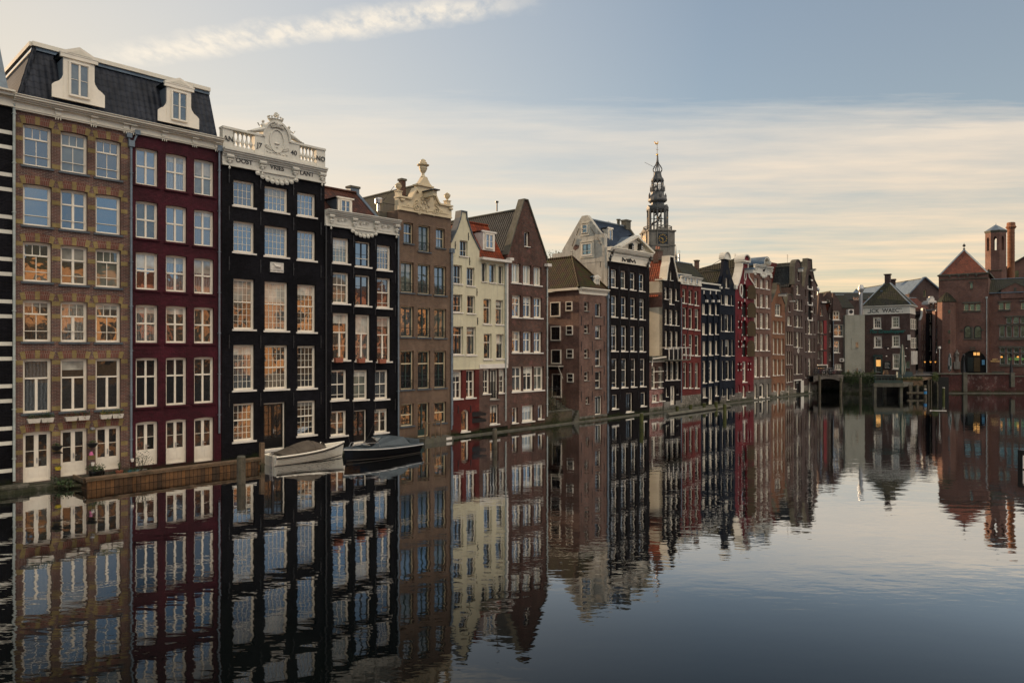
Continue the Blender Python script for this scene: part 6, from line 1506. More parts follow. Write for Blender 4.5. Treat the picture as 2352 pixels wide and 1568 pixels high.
zr = h.p('E1',860,150,4)[1]; mb = MB(); w = h.w; ya = 2.4; D = 5.2
ax = h.p('E1',830,150,ya)[0]; bx = h.p('E1',890,150,ya)[0]
a=(-.2,-.2,zc+.05); b=(w+.2,-.2,zc+.05); c=(w+.2,D+.2,zc+.05); d=(-.2,D+.2,zc+.05); e=(ax,ya,zr); f=(bx,ya,zr); g=(bx,3.2,zr); hh_=(ax,3.2,zr)
mb.face([a,b,f,e]); mb.face([b,c,g,f]); mb.face([c,d,hh_,g]); mb.face([d,a,e,hh_]); mb.face([e,f,g,hh_]); rf = mb.build('roof', M['tiledk'], h.root)
mb = MB()
for p_, q_ in ((a,e),(b,f),(c,g),(d,hh_)): mb.tube([p_,q_], .09, 6)
mb.build('hip_lead', M['zinc'], rf)
z1 = h.p('E1',850,40,ya)[1]; mb = MB(); mb.box(ax,bx,ya,ya+.8,zr-.4,z1-.12); mb.box(ax-.12,bx+.12,ya-.1,ya+.9,z1-.119,z1); mb.build('chimney', M['brown3'], h.root)
mb = MB(); q = h.p('E1',895,200,4.6); mb.box(q[0],q[0]+.6,4.6,5.2,zc+.5,h.p('E1',900,110,4.6)[1]); mb.box(q[0]-.08,q[0]+.68,4.5,5.3,h.p('E1',900,110,4.6)[1],h.p('E1',900,96,4.6)[1]); mb.build('chimney', M['brown3'], h.root)
for x in (745,938): q = h.p('E1',x,378,.1); mb = MB(); mb.box(q[0]-.55,q[0]+.55,.05,.5,q[1]-.02,q[1]+.05); mb.build('roof_window', M['zinc'], h.root)
q = h.p('E1',797,228,1.6); mb = MB(); mb.box(q[0]-.15,q[0]+.15,1.4,1.9,q[1]-.1,q[1]+.1); mb.build('roof_vent', M['zinc'], h.root)
# door surround, boards, sign
q0 = h.p('E1',706,1120); q1 = h.p('E1',722,930); q2 = h.p('E1',788,930); q3 = h.p('E1',800,930)
mb = MB(); mb.box(q0[0],q1[0],-.2,-.0,ZS,q1[1]-.26); mb.box(q2[0],q3[0],-.2,-.0,ZS,q1[1]-.26); mb.box(q0[0]-.05,q3[0]+.05,-.3,-.0,q1[1]-.25,q1[1]); mb.build('door_surround', M['green'], h.root)
mb = MB(); a_, b_ = h.p('E1',732,1055), h.p('E1',780,985); mb.box(a_[0],b_[0],-.06,-.02,a_[1],b_[1]); mb.build('lit_door_pane', M['warmglow'], h.root)
mb = MB(); a_, b_ = h.p('E1',820,1082), h.p('E1',892,998); mb.box(a_[0],b_[0],-.25,-.02,a_[1],b_[1]); mbd = mb.build('menu_board', M['black'], h.root)
mb = MB()
for i in range(5): z_ = a_[1]+.10+i*.18; mb.box(a_[0]+.1,a_[0]+.75-(i%3)*.1,-.27,-.251,z_,z_+.035)
mb.build('menu_lines', M['whiteS'], mbd)
mb = MB(); a_, b_ = h.p('E1',1080,770), h.p('E1',1112,710); mb.box(a_[0],b_[0],-.25,-.02,a_[1],b_[1]); mb.build('wall_sign', M['whiteS'], h.root)
for x, y in ((763,542),(766,748)):
    q = h.p('E1',x,y); mb = MB(); mb.lathe([(.20,0),(.20,.04)], (q[0],-.0,q[1]), 14, 0, axis='y'); mb.lathe([(.14,.041),(.14,.05)], (q[0],-.0,q[1]), 12, 1, axis='y'); mb.lathe([(.08,.051),(.08,.06)], (q[0],-.0,q[1]), 10, 0, axis='y'); mb.build('round_fan', [M['whiteS'],M['iron']], h.root)
for x, y in ((848,945),(1055,945),(865,860),(1068,857)):
    q = h.p('E1',x,y); mb = MB(); mb.lathe([(.13,0),(.05,.12)], (q[0],-.25,q[1]-.05), 8); mb.box(q[0]-.02,q[0]+.02,-.25,-.01,q[1]+.04,q[1]+.07); mb.build('wall_lamp', M['whiteS'], h.root)
mb = MB()
for x, y, l in ((855,848,70),(1080,838,40)): q = h.p('E1',x-l/2,y); q_ = h.p('E1',x+l/2,y); mb.box(q[0],q_[0],-.1,-.01,q[1],q[1]+.08)
mb.build('wall_cable_duct', M['iron'], h.root)
# side windows
for i in range(3):
    for z in (h.p('E1',1103,640)[1]-.1, h.p('E1',1103,850)[1]-.1): window(h.root, 0, 1.0, z, z+1.5, 'B3', loc=(h.w+.04, .5+i*1.6, z), rotz=math.pi/2, flush=-.03, glv=0)
mb = MB()
for i in range(6): mb.box(h.w+.05,h.w+.35,.6+i*.7,.9+i*.7,h.p('E1',1103,1040)[1],h.p('E1',1103,890)[1])
mb.build('terrace_screens', M['whiteS'], h.root)
h.root.rotation_euler = (0, -R1, BA)

# houses of the side street
t_ = 'E1'
def simple(name, label, t, xa, xb, Z, ytop, mat, cols, rows, st, outl=None, cor=None, ang=0, sh='tiledk', depth=.8, ridge=None, cat='house'):
    h = FH(name, label, t, xa, xb, Z, ang, depth=depth, cat=cat); P = lambda x, y: h.p(t, x, y)
    for (x0, x1) in cols:
        for (y0, y1) in rows: h.wn(t, x0, x1, y0, y1, st)
    zt = P((xa+xb)/2, ytop)[1]; o = [(0,zt),(h.w,zt)] if outl is None else [(P(x,y)[0] if 0 < i < len(outl)-1 else (0 if i == 0 else h.w), P(x,y)[1]) for i, (x, y) in enumerate(outl)]
    h.wall([(mat,99)], outl=o, z0=ZS-.3)
    if cor: h.cornice([(zt-.02,zt+.12,.15)], cor)
    if outl: coping(h, o, .09, -.06, .5, 'trimw')
    if ridge: par_roof(h, zt+.1, P((xa+xb)/2, ridge)[1], sh, yr=depth/2)
    return h
simple('rose_bell_gable_house', 'pale rose brick bell gable house in the side street past the pub', 'E1', 1222, 1305, 118, 470, 'pink', [(1236,1246),(1258,1268),(1281,1292)], [(590,660),(705,768),(810,880),(935,1060)], 'B3', outl=[(1222,545),(1240,500),(1245,420),(1262,420),(1285,500),(1305,545)])
simple('dark_street_house', 'very dark tall house squeezed beside the pale bell gable', 'E1', 1165, 1222, 122, 480, 'blk2', [(1175,1185),(1192,1203)], [(515,640),(705,850)], 'V3')
simple('black_street_house', 'black brick street house between two pale rose brick ones', 'E1', 1306, 1376, 116, 470, 'blk2', [(1312,1336),(1342,1368)], [(485,570),(595,710),(745,885),(935,1040)], 'B3')
simple('rose_flat_house', 'rose brick flat fronted house beside the red tower building', 'E1', 1377, 1440, 115, 445, 'pink', [(1384,1404),(1410,1430)], [(515,610),(640,750),(785,880),(930,1060)], 'B3', cor='trimw')
h = simple('red_roof_house', 'house with glowing red tiled hipped roof behind the side street', 'E1', 1108, 1320, 132, 430, 'rose', [], [], 'B3', sh='tilered', ridge=285, depth=9)
h = FH('timber_gable_building', 'dark timber clad pointed gable with pale roof edges behind the red roof', 'E1', 1092, 1440, 150, cat='building', depth=30); P = lambda x, y: h.p('E1', x, y)
h.wn('E1', 1248, 1278, 215, 290, 'E4'); zt = P(1258,85)[1]; xm = P(1258,85)[0]; e = P(1092,258)[1]; ol = [(0,e),(xm-.1,zt),(xm+.1,zt),(h.w,P(1440,235)[1])]
h.wall([('brown3',99)], outl=ol, z0=ZS); coping(h, ol, .25, -.4, .3, 'zinc'); gable_roof(h, e, zt, xm, 'zinc', y0=.4)
simple('flat_roofed_block', 'low roofline with white dormer box behind the clapboard block', 'E1', 360, 1120, 128, 330, 'brown2', [(480,550),(650,690)], [(290,350)], 'E1', sh='tiledk', ridge=225, depth=9, cat='building')
simple('tiled_roof_house', 'house with dark mossy roof behind the big window house', 'E1', 255, 500, 116, 420, 'brown3', [], [], 'B3', sh='tiledk', ridge=250, depth=8)
t = thing('shade_block', 'plain brick block added unseen behind the last warehouses to shade the side street', 'building'); mb = MB(); mb.box(25,62,126,138,2,14.6); mb.build('wall', M['brown3'], t)  # block added out of view to keep low sun off the street houses
# small rooftop clutter
t = thing('roof_terrace', 'white boxes and railings of a roof terrace beside the red roof', 'terrace', (0,0,0))
f = far('E1', 1300, 128); q = f.hit(cx_('E1',1300), cy_('E1',330)); q2 = f.hit(cx_('E1',1425), cy_('E1',280))
mb = MB(); mb.box(f.O.x, f.O.x+q2[0], 128, 130, q[1]-.7, q[1]-.2); mb.box(f.O.x+.3, f.O.x+q2[0]-.3, 128.5, 130, q[1]-.199, q[1]); mb.box(f.O.x+.9, f.O.x+q2[0]-.3, 129, 130, q[1]+.001, q2[1]-.3); mb.box(f.O.x+1.2, f.O.x+q2[0]-.5, 129, 130, q2[1]-.299, q2[1]); mb.build('box', M['whiteS'], t)
simple('blue_dormer_house', 'dark mansard house with blue grey dormers in front of the roof terrace', 'E1', 1262, 1440, 124, 440, 'brown3', [(1325,1350),(1372,1410)], [(355,420)], 'B3', cor='zinc', depth=5)

# ---- the red brick exchange building
h = HB = FH('exchange_building', 'large red brick exchange building with pyramid roof, corner turret and arched entrance', 'E2', 450, 1230, 108, BA, cat='building', depth=12)
P = lambda t, x, y, d=0: h.p(t, x, y, d)
B = lambda t, x0, x1, y0, y1, s, **k: h.wn(t, x0, x1, y0, y1, s, **k)
for x0, x1 in ((845,917),(936,1010),(1028,1104)): B('E2', x0, x1, 1388, 1492, 'E4')
B('E2', 943, 983, 1060, 1140, 'E4')
for x0, x1 in ((768,875),(908,1020)): B('E3', x0, x1, 290, 470, 'AR', rise='semi')
B('E3', 722, 1090, 640, 960, 'AH', rise='semi', glv=0)
zt = av(P('E2',470,1010)[1], P('E2',1220,990)[1]); z1 = av(P('E2',450,930)[1], P('E2',1215,895)[1])
h.wall([('beurs',99)], top=zt+.1, z0=ZS-.6)
def ex(mb):
    for x in (620,762,903,1043): q = P('E2',x,960,-.3); mb.box(q[0]-.10,q[0]+.10,-.32,-.10,z1-.5,z1-.2)
h.cornice([(zt,zt+.10,.12),(z1-.199,z1,.28)], 'conc', extra=ex); h.cornice([(zt+.101,z1-.2,.08)], 'beurs', name='brick_frieze')
for (y0, y1) in ((0,0),): pass
mb = MB(); mb.box(-.2,h.w+.2,.05,11.6,z1-.2,z1-.02); mb.build('roof_gutter', M['conc'], h.root)
ap = P('E2',848,540,5.5); mb = MB(); w = h.w; D = 11
c_ = [(.1,.3,z1),(w-.1,.3,z1),(w-.1,D,z1),(.1,D,z1)]; A = (ap[0],5.5,ap[1])
for i in range(4): mb.face([c_[i],c_[(i+1)%4],A])
rf = mb.build('roof', M['tilered'], h.root); mb = MB()
for q in c_: mb.tube([q,A], .11, 6)
mb.build('hip_lead', M['zinc'], rf); mb = MB(); mb.lathe([(.12,0),(.10,.12),(.20,.2),(.06,.28),(.05,.5),(.2,.6),(.22,.75),(.12,.88),(.04,.95),(.03,1.1)], (A[0],A[1],A[2]-.05), 8); mb.build('roof_finial', M['iron'], rf)
# lintels and sills in grey stone
mb = MB()
for t, x0, x1, y0, y1 in (('E2',828,1112,1350,1384),('E2',838,1112,1495,1518),('E2',928,992,1036,1060),('E2',938,990,1142,1162),('E3',760,1030,472,488),('E3',722,765,345,362),('E3',1022,1058,340,357),('E3',855,935,592,640)):
    a = P(t,x0,y1); b = P(t,x1,y0); mb.box(a[0],b[0],-.12,-.004,min(a[1],b[1]),max(a[1],b[1]))
a = P('E3',876,480); b = P('E3',905,300); mb.box(a[0],b[0],-.10,-.005,a[1],b[1])
mb.build('stone_dressings', M['conc'], h.root)
q0 = P('E3',722,960); q1 = P('E3',1090,960); xm = av(q0[0],q1[0]); rr = (q1[0]-q0[0])/2; zt_ = P('E3',906,640)[1]; zc_ = zt_-rr
mb = MB()
for k in range(3): mb.ribbon([(xm+(rr+.02+.11*k)*math.cos(t), zc_+(rr+.02+.11*k)*math.sin(t)) for t in [math.pi-i*math.pi/18 for i in range(19)]], .09, -.10-.02*k, -.003)
mb.build('entrance_arch', M['beurs'], h.root)
mb = MB(); a, b = P('E3',820,945), P('E3',905,740); mb.box(a[0],b[0],.05,.12,a[1],b[1]); a, b = P('E3',910,945), P('E3',1000,740); mb.box(a[0],b[0],.04,.12,a[1],b[1],1); mb.build('entrance_doors', [M['black'], M['brnsh']], h.root)
mb = MB()
for x0, x1 in ((905,945),(955,993)): a, b = P('E3',x0,710), P('E3',x1,668); mb.box(a[0],b[0],.0,.1,a[1],b[1])
mb.build('lit_fanlight', M['warmglow'], h.root)
mb = MB(); a, b = P('E3',1025,845), P('E3',1065,775); mb.box(a[0],b[0],-.06,-.01,a[1],b[1]); mb.build('blue_poster', plain('blue_poster_paper',(.08,.25,.42),.5,.1), h.root)
q = P('E3',1212,782,0)
# corner turret
tq = P('E2',545,1350); tr = (P('E2',690,1350)[0]-P('E2',455,1350)[0])*.36
cxT = P('E2',575,1400)[0]; zb = ZS-.3; zt_ = P('E2',575,1345,-1)[1]; tip = P('E2',605,1160,-1)[1]; r = P('E2',775,1400)[0]-cxT
r = r*.78
mb = MB(); mb.lathe([(r,zb),(r,zt_)], (cxT,.3,0), 8, 0, math.pi/8, False); mb.build('corner_turret', M['beurs'], h.root)
mb = MB(); mb.lathe([(r+.08,zt_-.1),(r+.12,zt_),(0.03,tip)], (cxT,.3,0), 8, 0, math.pi/8, False); mb.build('turret_roof', M['tiledk'], h.root)
for t, y0, y1 in (('E3',65,110),('E3',350,400),('E3',490,540),('E3',755,805)):
    a = P(t,545,y1,-r*.92); b = P(t,565,y0,-r*.92); mb = MB(); mb.box(a[0]-.02,b[0]+.06,-r*.92+.3-.05,-r*.92+.4,a[1],b[1]); mb.build('slit_window', M['gld'][0], h.root)
# statue
q = P('E3',668,800,-.6); t = link('statue', None, h.root, (q[0],-.5,q[1])); t.scale = (.5,.5,.5)
mb = MB(); mb.lathe([(.42,0),(.50,.15),(.46,.9),(.38,1.5),(.42,2.0),(.55,2.4),(.40,2.75),(.16,2.95),(.15,3.0)], (0,0,0), 10, sq=.7); mb.blob((0,0,3.22), (.22,.24,.30)); mb.tube([(-.5,0,2.45),(-.62,-.1,1.8),(-.2,-.35,1.6)], .13, 7); mb.tube([(.5,0,2.45),(.62,-.05,1.9),(.35,-.35,2.3)], .13, 7)
for k in range(6): a = k*math.pi/3; mb.tube([(.36*math.cos(a),.25*math.sin(a),1.5),(.46*math.cos(a),.33*math.sin(a),.1)], .05, 5)
mb.build('statue_figure', M['stone'], t); mb = MB(); mb.box(-.75,.75,-.5,.5,-2.2,-.02); mb.box(-.9,.9,-.6,.6,-.2,.0) if False else None; mb.build('statue_plinth', M['stone'], t)
h.downpipe(h.w-.2, zt-3, ZS+.2, 'pipew')
# octagonal belfry and round chimney behind
q = P('E2',1335,800,14); r = (P('E2',1515,800,14)[0]-P('E2',1165,800,14)[0])/2; zt_ = P('E2',1335,240,14)[1]; zb = P('E2',1335,870,14)[1]; zo1 = P('E2',1335,325,14)[1]; zo0 = P('E2',1335,545,14)[1]
t = link('belfry', None, h.root, (q[0],14+r,0)); mb = MB(); n = 8; ro = r*1.02
pts = [(ro*math.cos(math.pi/8+k*math.pi/4), ro*math.sin(math.pi/8+k*math.pi/4)) for k in range(8)]
for k in range(8):
    a = Vector(pts[k]); b = Vector(pts[(k+1)%8]); e_ = (b-a)
    def wp(u, z, inn=0):
        v = a+e_*u; 
        if inn: v = v*(1-.22)
        return (v.x, v.y, z)
    mb.face([wp(0,zb-5),wp(1,zb-5),wp(1,zo0),wp(0,zo0)]); mb.face([wp(0,zo1),wp(1,zo1),wp(1,zt_),wp(0,zt_)])
    for u0, u1 in ((0,.3),(.7,1)): mb.face([wp(u0,zo0),wp(u1,zo0),wp(u1,zo1),wp(u0,zo1)])
    mb.face([wp(.3,zo0),wp(.3,zo0,1),wp(.3,zo1,1),wp(.3,zo1)]); mb.face([wp(.7,zo0,1),wp(.7,zo0),wp(.7,zo1),wp(.7,zo1,1)])
    for i in range(3):
        u = .3+.4*i/3; v = .3+.4*(i+1)/3; mb.face([wp(u,zo1-.4*(1-math.sin(math.pi*i/3))),wp(v,zo1-.4*(1-math.sin(math.pi*(i+1)/3))),wp(v,zo1),wp(u,zo1)])
mb.lathe([(ro*.9,zo0-.6),(ro*.9,zo0-.5)], (0,0,0), 8, 0, math.pi/8, False)
mb.build('belfry_wall', M['beurs'], t); mb = MB(); mb.lathe([(ro+.03,zt_-.25),(ro+.15,zt_),(ro+.15,zt_+.1)], (0,0,0), 8, 0, math.pi/8, False); mb.build('belfry_cornice', M['conc'], t)
ztp = P('E2',1340,155,16)[1]; mb = MB(); mb.lathe([(ro+.08,zt_+.11),(.08,ztp),(.04,ztp+.3)], (0,0,0), 8, 0, math.pi/8, False); mb.build('belfry_roof', M['zinc'], t)
q = P('E2',1582,800,17); r = (P('E2',1640,800,17)[0]-P('E2',1520,800,17)[0])/2; zt_ = P('E2',1582,190,17)[1]; z2 = P('E2',1582,105,17)[1]
mb = MB(); rings = [(r,0),(r,zt_-5.7)];
for i in range(10): z_ = zt_-5.6+i*.52; rings += [(r,z_),(r+.03,z_+.02),(r+.03,z_+.07),(r,z_+.09)]
rings += [(r,zt_-.25),(r*1.35,zt_-.02),(r*1.5,zt_+.12),(r*1.2,zt_+.35),(r*1.15,z2-.06),(r*.95,z2)]
mb.lathe([(a,b) for a, b in rings], (q[0],17+r,0), 16); mb.build('round_chimney', M['orange'], h.root)
# right wing: lower, with dark roof, small gable and windows
h2 = FH('exchange_wing', 'lower brick wing of the exchange with dark roof and mullioned windows', 'E2', 1232, 2050, 108-.603*HB.w, BA, cat='building', depth=10)
h2.fr = HB.fr.sub(HB.w+.02, .9); h2.w = h2.fr.hit(cx_('E2',2050), 800)[0]; h2.root.location = (h2.fr.O.x, h2.fr.O.y, 0)
Q = lambda t, x, y, d=0: h2.p(t, x, y, d)
for x0, x1 in ((1393,1468),(1493,1573),(1740,1820)): h2.wn('E2', x0, x1, 1368, 1475, 'E4')
for x0, x1 in ((1275,1350),(1375,1448),(1475,1550),(1575,1650)):
    h2.wn('E3', x0, x1, 290, 448, 'E5'); h2.wn('E3', x0+5, x1+5, 605, 672, 'E5'); h2.wn('E3', x0+7, x1+5, 690, 838, 'E5')
    if x0 > 1300: h2.wn('E3', x0, x1, 170, 258, 'E5')
zt = Q('E2',1240,1215)[1]; h2.wall([('beurs',99)], top=zt, z0=ZS-.6)
mb = MB(); zr = Q('E2',1300,1000,4)[1]; mb.face([(0,-.2,zt),(h2.w,-.2,zt),(h2.w,4.5,zr),(0,4.5,zr)]); mb.face([(h2.w,-.2,zt),(h2.w,9,zt),(h2.w,4.5,zr)]); mb.tube([(0,4.5,zr),(h2.w,4.5,zr)], .1, 6, 1); mb.box(0,h2.w,-.3,-.15,zt-.12,zt,1); mb.build('roof', [M['tiledk'],M['zinc']], h2.root)
xm, zp = Q('E2',1648,1045,-.6); hw = 1.7; zb_ = Q('E2',1500,1160,-.6)[1]
mb = MB(); mb.prism([(xm-hw,zt-.9),(xm+hw,zt-.9),(xm+hw,zb_),(xm,zp-.12),(xm-hw,zb_)], -.2, .6, 0); mb.build('wall_gable', M['beurs'], h2.root); mb = MB(); mb.ribbon([(xm-hw-.1,zb_-.05),(xm,zp-.12),(xm+hw+.1,zb_-.05)], .15, -.3, .9); mb.box(xm-.16,xm+.16,-.25,-.201,zb_-.3,zb_+.25); mb.build('gable_coping', M['conc'], h2.root)
mb = MB()
for t, x0, x1, y0, y1 in (('E2',1378,1585,1340,1366),('E2',1385,1580,1477,1500),('E2',1725,1850,1328,1352),('E3',1355,1660,143,168),('E3',1258,1660,268,288),('E3',1270,1660,450,492),('E3',1265,1660,578,604),('E3',1278,1660,840,868),('E3',1170,1350,938,960)):
    a = Q(t,x0,y1); b = Q(t,x1,y0); mb.box(a[0],b[0],-.16,-.003,min(a[1],b[1]),max(a[1],b[1]))
mb.build('stone_dressings', M['conc'], h2.root)
q = Q('E3',1212,782,-.1); lettering('MEET\nBERLAGE', .27, plain('brass_letters',(.75,.5,.2),.4,0), h2.root, (q[0],-.12,q[1]), depth=.02, bold=.008)
for x in (1302,1535):
    a, b = Q('E3',x-17,745), Q('E3',x+20,722); mb = MB(); mb.blob(((a[0]+b[0])/2,-.02,(a[1]+b[1])/2), ((b[0]-a[0])/2,.05,(b[1]-a[1])/2)); mb.build('lamp', M['lampglow'], h2.root)
a, b = Q('E3',1400,785), Q('E3',1460,742); c_, d_ = Q('E3',1488,782), Q('E3',1555,742); e_, f_ = Q('E3',1590,785), Q('E3',1630,742); gm = plain('green_window_banner',(.22,.42,.12),.5,.05)
mb = MB(); mb.prism([(a[0],(a[1]+b[1])/2),(a[0]+.3,a[1]),(b[0],a[1]+.1),(b[0],b[1]-.1),(a[0]+.3,b[1])], .0, .06); mb.box(c_[0],d_[0],.0,.06,c_[1],d_[1]); mb.prism([(e_[0],e_[1]+.1),(f_[0]-.25,e_[1]),(f_[0],(e_[1]+f_[1])/2),(f_[0]-.25,f_[1]),(e_[0],f_[1]-.1)], .0, .06); mb.build('window_banner', gm, h2.root)
# big gable behind the wing
h3 = FH('exchange_hall_gable', 'big sloping brick gable of the exchange hall behind the round chimney', 'E2', 1430, 2400, 128, BA, cat='building', depth=10)
Q = lambda t, x, y, d=0: h3.p(t, x, y, d); a = Q('E2',1470,870); b = Q('E2',1788,665); ez = a[1]
h3.wall([('beurs',99)], outl=[(0,ez),(b[0]*1.6,b[1]+(b[1]-a[1])*.6),(b[0]*1.6+.1,b[1]+(b[1]-a[1])*.6),(h3.w,ez)], z0=ZS); coping(h3, [(0,ez),(b[0]*1.6,b[1]+(b[1]-a[1])*.6)], .2, -.3, .4, 'conc')
q0 = Q('E2',1635,970); q1 = Q('E2',1705,865); mb = MB(); mb.box(q0[0],q1[0],-.1,-.01,q0[1],q1[1]); mb.build('window', M['gll'][0], h3.root)
h4 = FH('hipped_stair_turret', 'small square stair turret with dark pyramid roof between tower and belfry', 'E2', 1215, 1435, 116, BA, cat='tower', depth=4)
Q = lambda t, x, y, d=0: h4.p(t, x, y, d); zt = Q('E2',1320,870)[1]; h4.wall([('beurs',99)], top=zt, z0=ZS); ap = Q('E2',1325,715,2); mb = MB(); c_ = [(-.1,-.1,zt),(h4.w+.1,-.1,zt),(h4.w+.2,4.2,zt),(-.2,4.2,zt)]
for i in range(4): mb.face([c_[i],c_[(i+1)%4],(h4.w/2,2,ap[1])])
mb.build('roof', M['tiledk'], h4.root)
# ================================================================ church tower far behind the row
ZT = 215.0; kx = ZT/F
def TZ(y): return HC + (HY - cy_('C4', y))*kx
u_ = ZT/F/(3.0143*DP)       # metres per zoom pixel
xc = (cx_('C4', 392)-CX)*kx
T = thing('church_tower', 'grey church tower with clock, open bell lanterns, bulb roof and gilded weathercock', 'tower', (xc, ZT, 0), 0)
RT = math.radians(10)
zc0, zc1 = TZ(1165), TZ(1110)
mb = MB(); hw = 4.05
def oct_(mb, r, z0, z1, m=0, r1=None, rot=math.pi/8+RT): mb.lathe([(r,z0),(r if r1 is None else r1,z1)], (0,0,0), 8, m, rot, False)
sq = [(-1,-1),(1,-1),(1,1),(-1,1)]
def sqb(mb, r, z0, z1, m=0, ch=.55):
    pts = []
    for sx, sy in sq:
        a = (sx*r, sy*(r-ch)); b = (sx*(r-ch), sy*r)
        pts += [a, b] if sx*sy < 0 else [b, a]
    pts = [(-r+ch,-r),(r-ch,-r),(r,-r+ch),(r,r-ch),(r-ch,r),(-r+ch,r),(-r,r-ch),(-r,-r+ch)]
    c, s = math.cos(RT), math.sin(RT); P2 = [(x*c-y*s, x*s+y*c) for x, y in pts]; n = 8
    for i in range(n):
        a, b = P2[i], P2[(i+1)%n]; mb.face([(a[0],a[1],z0),(b[0],b[1],z0),(b[0],b[1],z1),(a[0],a[1],z1)], m)
    mb.face([(x,y,z1) for x,y in P2], m); mb.face([(x,y,z0) for x,y in reversed(P2)], m)
sqb(mb, hw, 0, zc0-.35); sqb(mb, hw+.35, zc0-.349, zc0, 0, .6); sqb(mb, hw+.2, TZ(1350), TZ(1335))
mb.build('tower_wall', M['sand'], T)
def rotp(x, y): c, s = math.cos(RT), math.sin(RT); return (x*c-y*s, x*s+y*c)
# clocks on the front and the side
for face in range(2):
    a = RT if face == 0 else RT-math.pi/2
    e = link('clock', None, T, (0,0,TZ(1270)), (0,0,a)); yf = -hw-.05
    mb = MB(); mb.box(-1.45,1.45,yf-.12,yf+.1,-1.5,1.5); mb.build('clock_board', M['black'], e)
    mb = MB()
    for k in range(12):
        t = k*math.pi/6; c, s = math.cos(t), math.sin(t)
        for o in ((-.07,.07) if k%3 else (-.13,0,.13)):
            p = [(1.02,-.035),(1.34,-.035),(1.34,.035),(1.02,.035)]; pts = [((r_*s+(o+w_)*c), (r_*c-(o+w_)*s)) for r_, w_ in p]
            mb.prism(pts, yf-.17, yf-.125)
    for L, w_, ang in ((.95,.08,math.radians(180)),(.75,.11,math.radians(285))):
        s, c = math.sin(ang), math.cos(ang); mb.prism([(-w_*c,w_*s),(w_*c,-w_*s),(w_*.4*c+L*s,-w_*.4*s+L*c),(-w_*.4*c+L*s,w_*.4*s+L*c)][::-1], yf-.22, yf-.175)
    mb.build('clock_hands_and_numerals', M['gold'], e)
    mb = MB(); z_ = TZ(1165)-TZ(1270)-.15; mb.prism([(-2.2,z_),(2.2,z_),(0,z_+.95)], yf-.45, yf+.3); mb.box(-1.9,-1.55,yf-.2,yf+.05,-1.9,z_); mb.box(1.55,1.9,yf-.2,yf+.05,-1.9,z_); mb.box(-2.0,2.0,yf-.3,yf+.05,-2.2,-1.9); mb.build('clock_pediment', M['sand'], e)
# gallery
mb = MB(); oct_(mb, 4.3, zc0, zc0+.25); R_ = 4.1; n = 40
for i in range(n):
    a = 2*math.pi*i/n; mb.lathe([(.07,0),(.05,.3),(.09,.6),(.05,1.0)], (R_*math.cos(a),R_*math.sin(a),zc0+.25), 5)
mb.tube([(R_*math.cos(2*math.pi*i/24),R_*math.sin(2*math.pi*i/24),zc1) for i in range(25)], .13, 5); 
for k in range(8):
    a = math.pi/8+RT+k*math.pi/4; mb.box(R_*math.cos(a)-.15,R_*math.cos(a)+.15,R_*math.sin(a)-.15,R_*math.sin(a)+.15,zc0+.2,zc1+.2)
mb.build('gallery', M['sand'], T)
for k in range(8):
    a = math.pi/8+RT+k*math.pi/4
    if k%2 == 0 or k in (4,5): mb = MB(); mb.lathe([(.16,0),(.2,.3),(.1,.6),(.12,1.9),(.02,2.0)], (R_*math.cos(a),R_*math.sin(a),zc1+.2), 6); mb.blob((R_*math.cos(a),R_*math.sin(a),zc1+2.3), .15, 1); mb.build('pinnacle', [M['lead'], M['gold']], T)
def lantern(r, z0, z1, cols, cw, mat, arch=True, bells=True, name='lantern'):
    mb = MB(); n = 8
    for k in range(8):
        a = math.pi/8+RT+k*math.pi/4; x, y = r*math.cos(a), r*math.sin(a)
        mb.lathe([(cw*1.4,0),(cw*1.4,.3),(cw,.35),(cw*.85,(z1-z0)-.4),(cw*1.3,(z1-z0)-.3),(cw*1.3,(z1-z0))], (x,y,z0), 7)
        if cols == 2:
            a2 = a+math.pi/8; rr = r*math.cos(math.pi/8); mb.lathe([(cw*.7,0),(cw*.6,(z1-z0))], (rr*math.cos(a2),rr*math.sin(a2),z0), 6)
        b = a+math.pi/4; p = Vector((x,y)); q = Vector((r*math.cos(b),r*math.sin(b))); m = 2 if cols == 2 else 1
        for j in range(m):
            s0 = p.lerp(q, j/m); s1 = p.lerp(q, (j+1)/m); hh = (s1-s0).length/2; N_ = 6
            prev = None
            for i in range(N_+1):
                t = i/N_; zz = z1-.15-hh+hh*math.sin(math.pi*t); c = s0.lerp(s1, t)
                if prev: mb.face([(prev[0],prev[1],prev[2]),(c.x,c.y,zz),(c.x,c.y,z1),(prev[0],prev[1],z1)])
                prev = (c.x,c.y,zz)
    mb.lathe([(r*1.08,z1),(r*1.12,z1+.3)], (0,0,0), 8, 0, math.pi/8+RT, False)
    o = mb.build(name, mat, T)
    if bells:
        b = MB(); R = random.Random(3)
        for i in range(26 if cols == 2 else 4):
            x = R.uniform(-r*.5,r*.5); y = R.uniform(-r*.4,r*.4); zz = z0+(z1-z0)*R.uniform(.12,.85); s = R.uniform(.22,.45) if cols == 2 else .4
            b.lathe([(s,0),(s*.9,s*.15),(s*.6,s*.6),(s*.5,s*1.1),(s*.15,s*1.3)], (x,y,zz), 8, 0)
        for zz in (.3,.6,.9): b.tube([(-r*.7,0,z0+(z1-z0)*zz),(r*.7,0,z0+(z1-z0)*zz)], .08, 5)
        for xx in (-.4,0,.4): b.tube([(xx*r,0,z0),(xx*r,0,z1)], .06, 5)
        b.build('carillon_bells', M['iron'], o)
lantern(2.95, zc0+.2, TZ(905), 2, .27, M['lead'])
mb = MB(); z0 = TZ(905)+.3; 
oct_(mb, 3.25, z0, z0+.35)
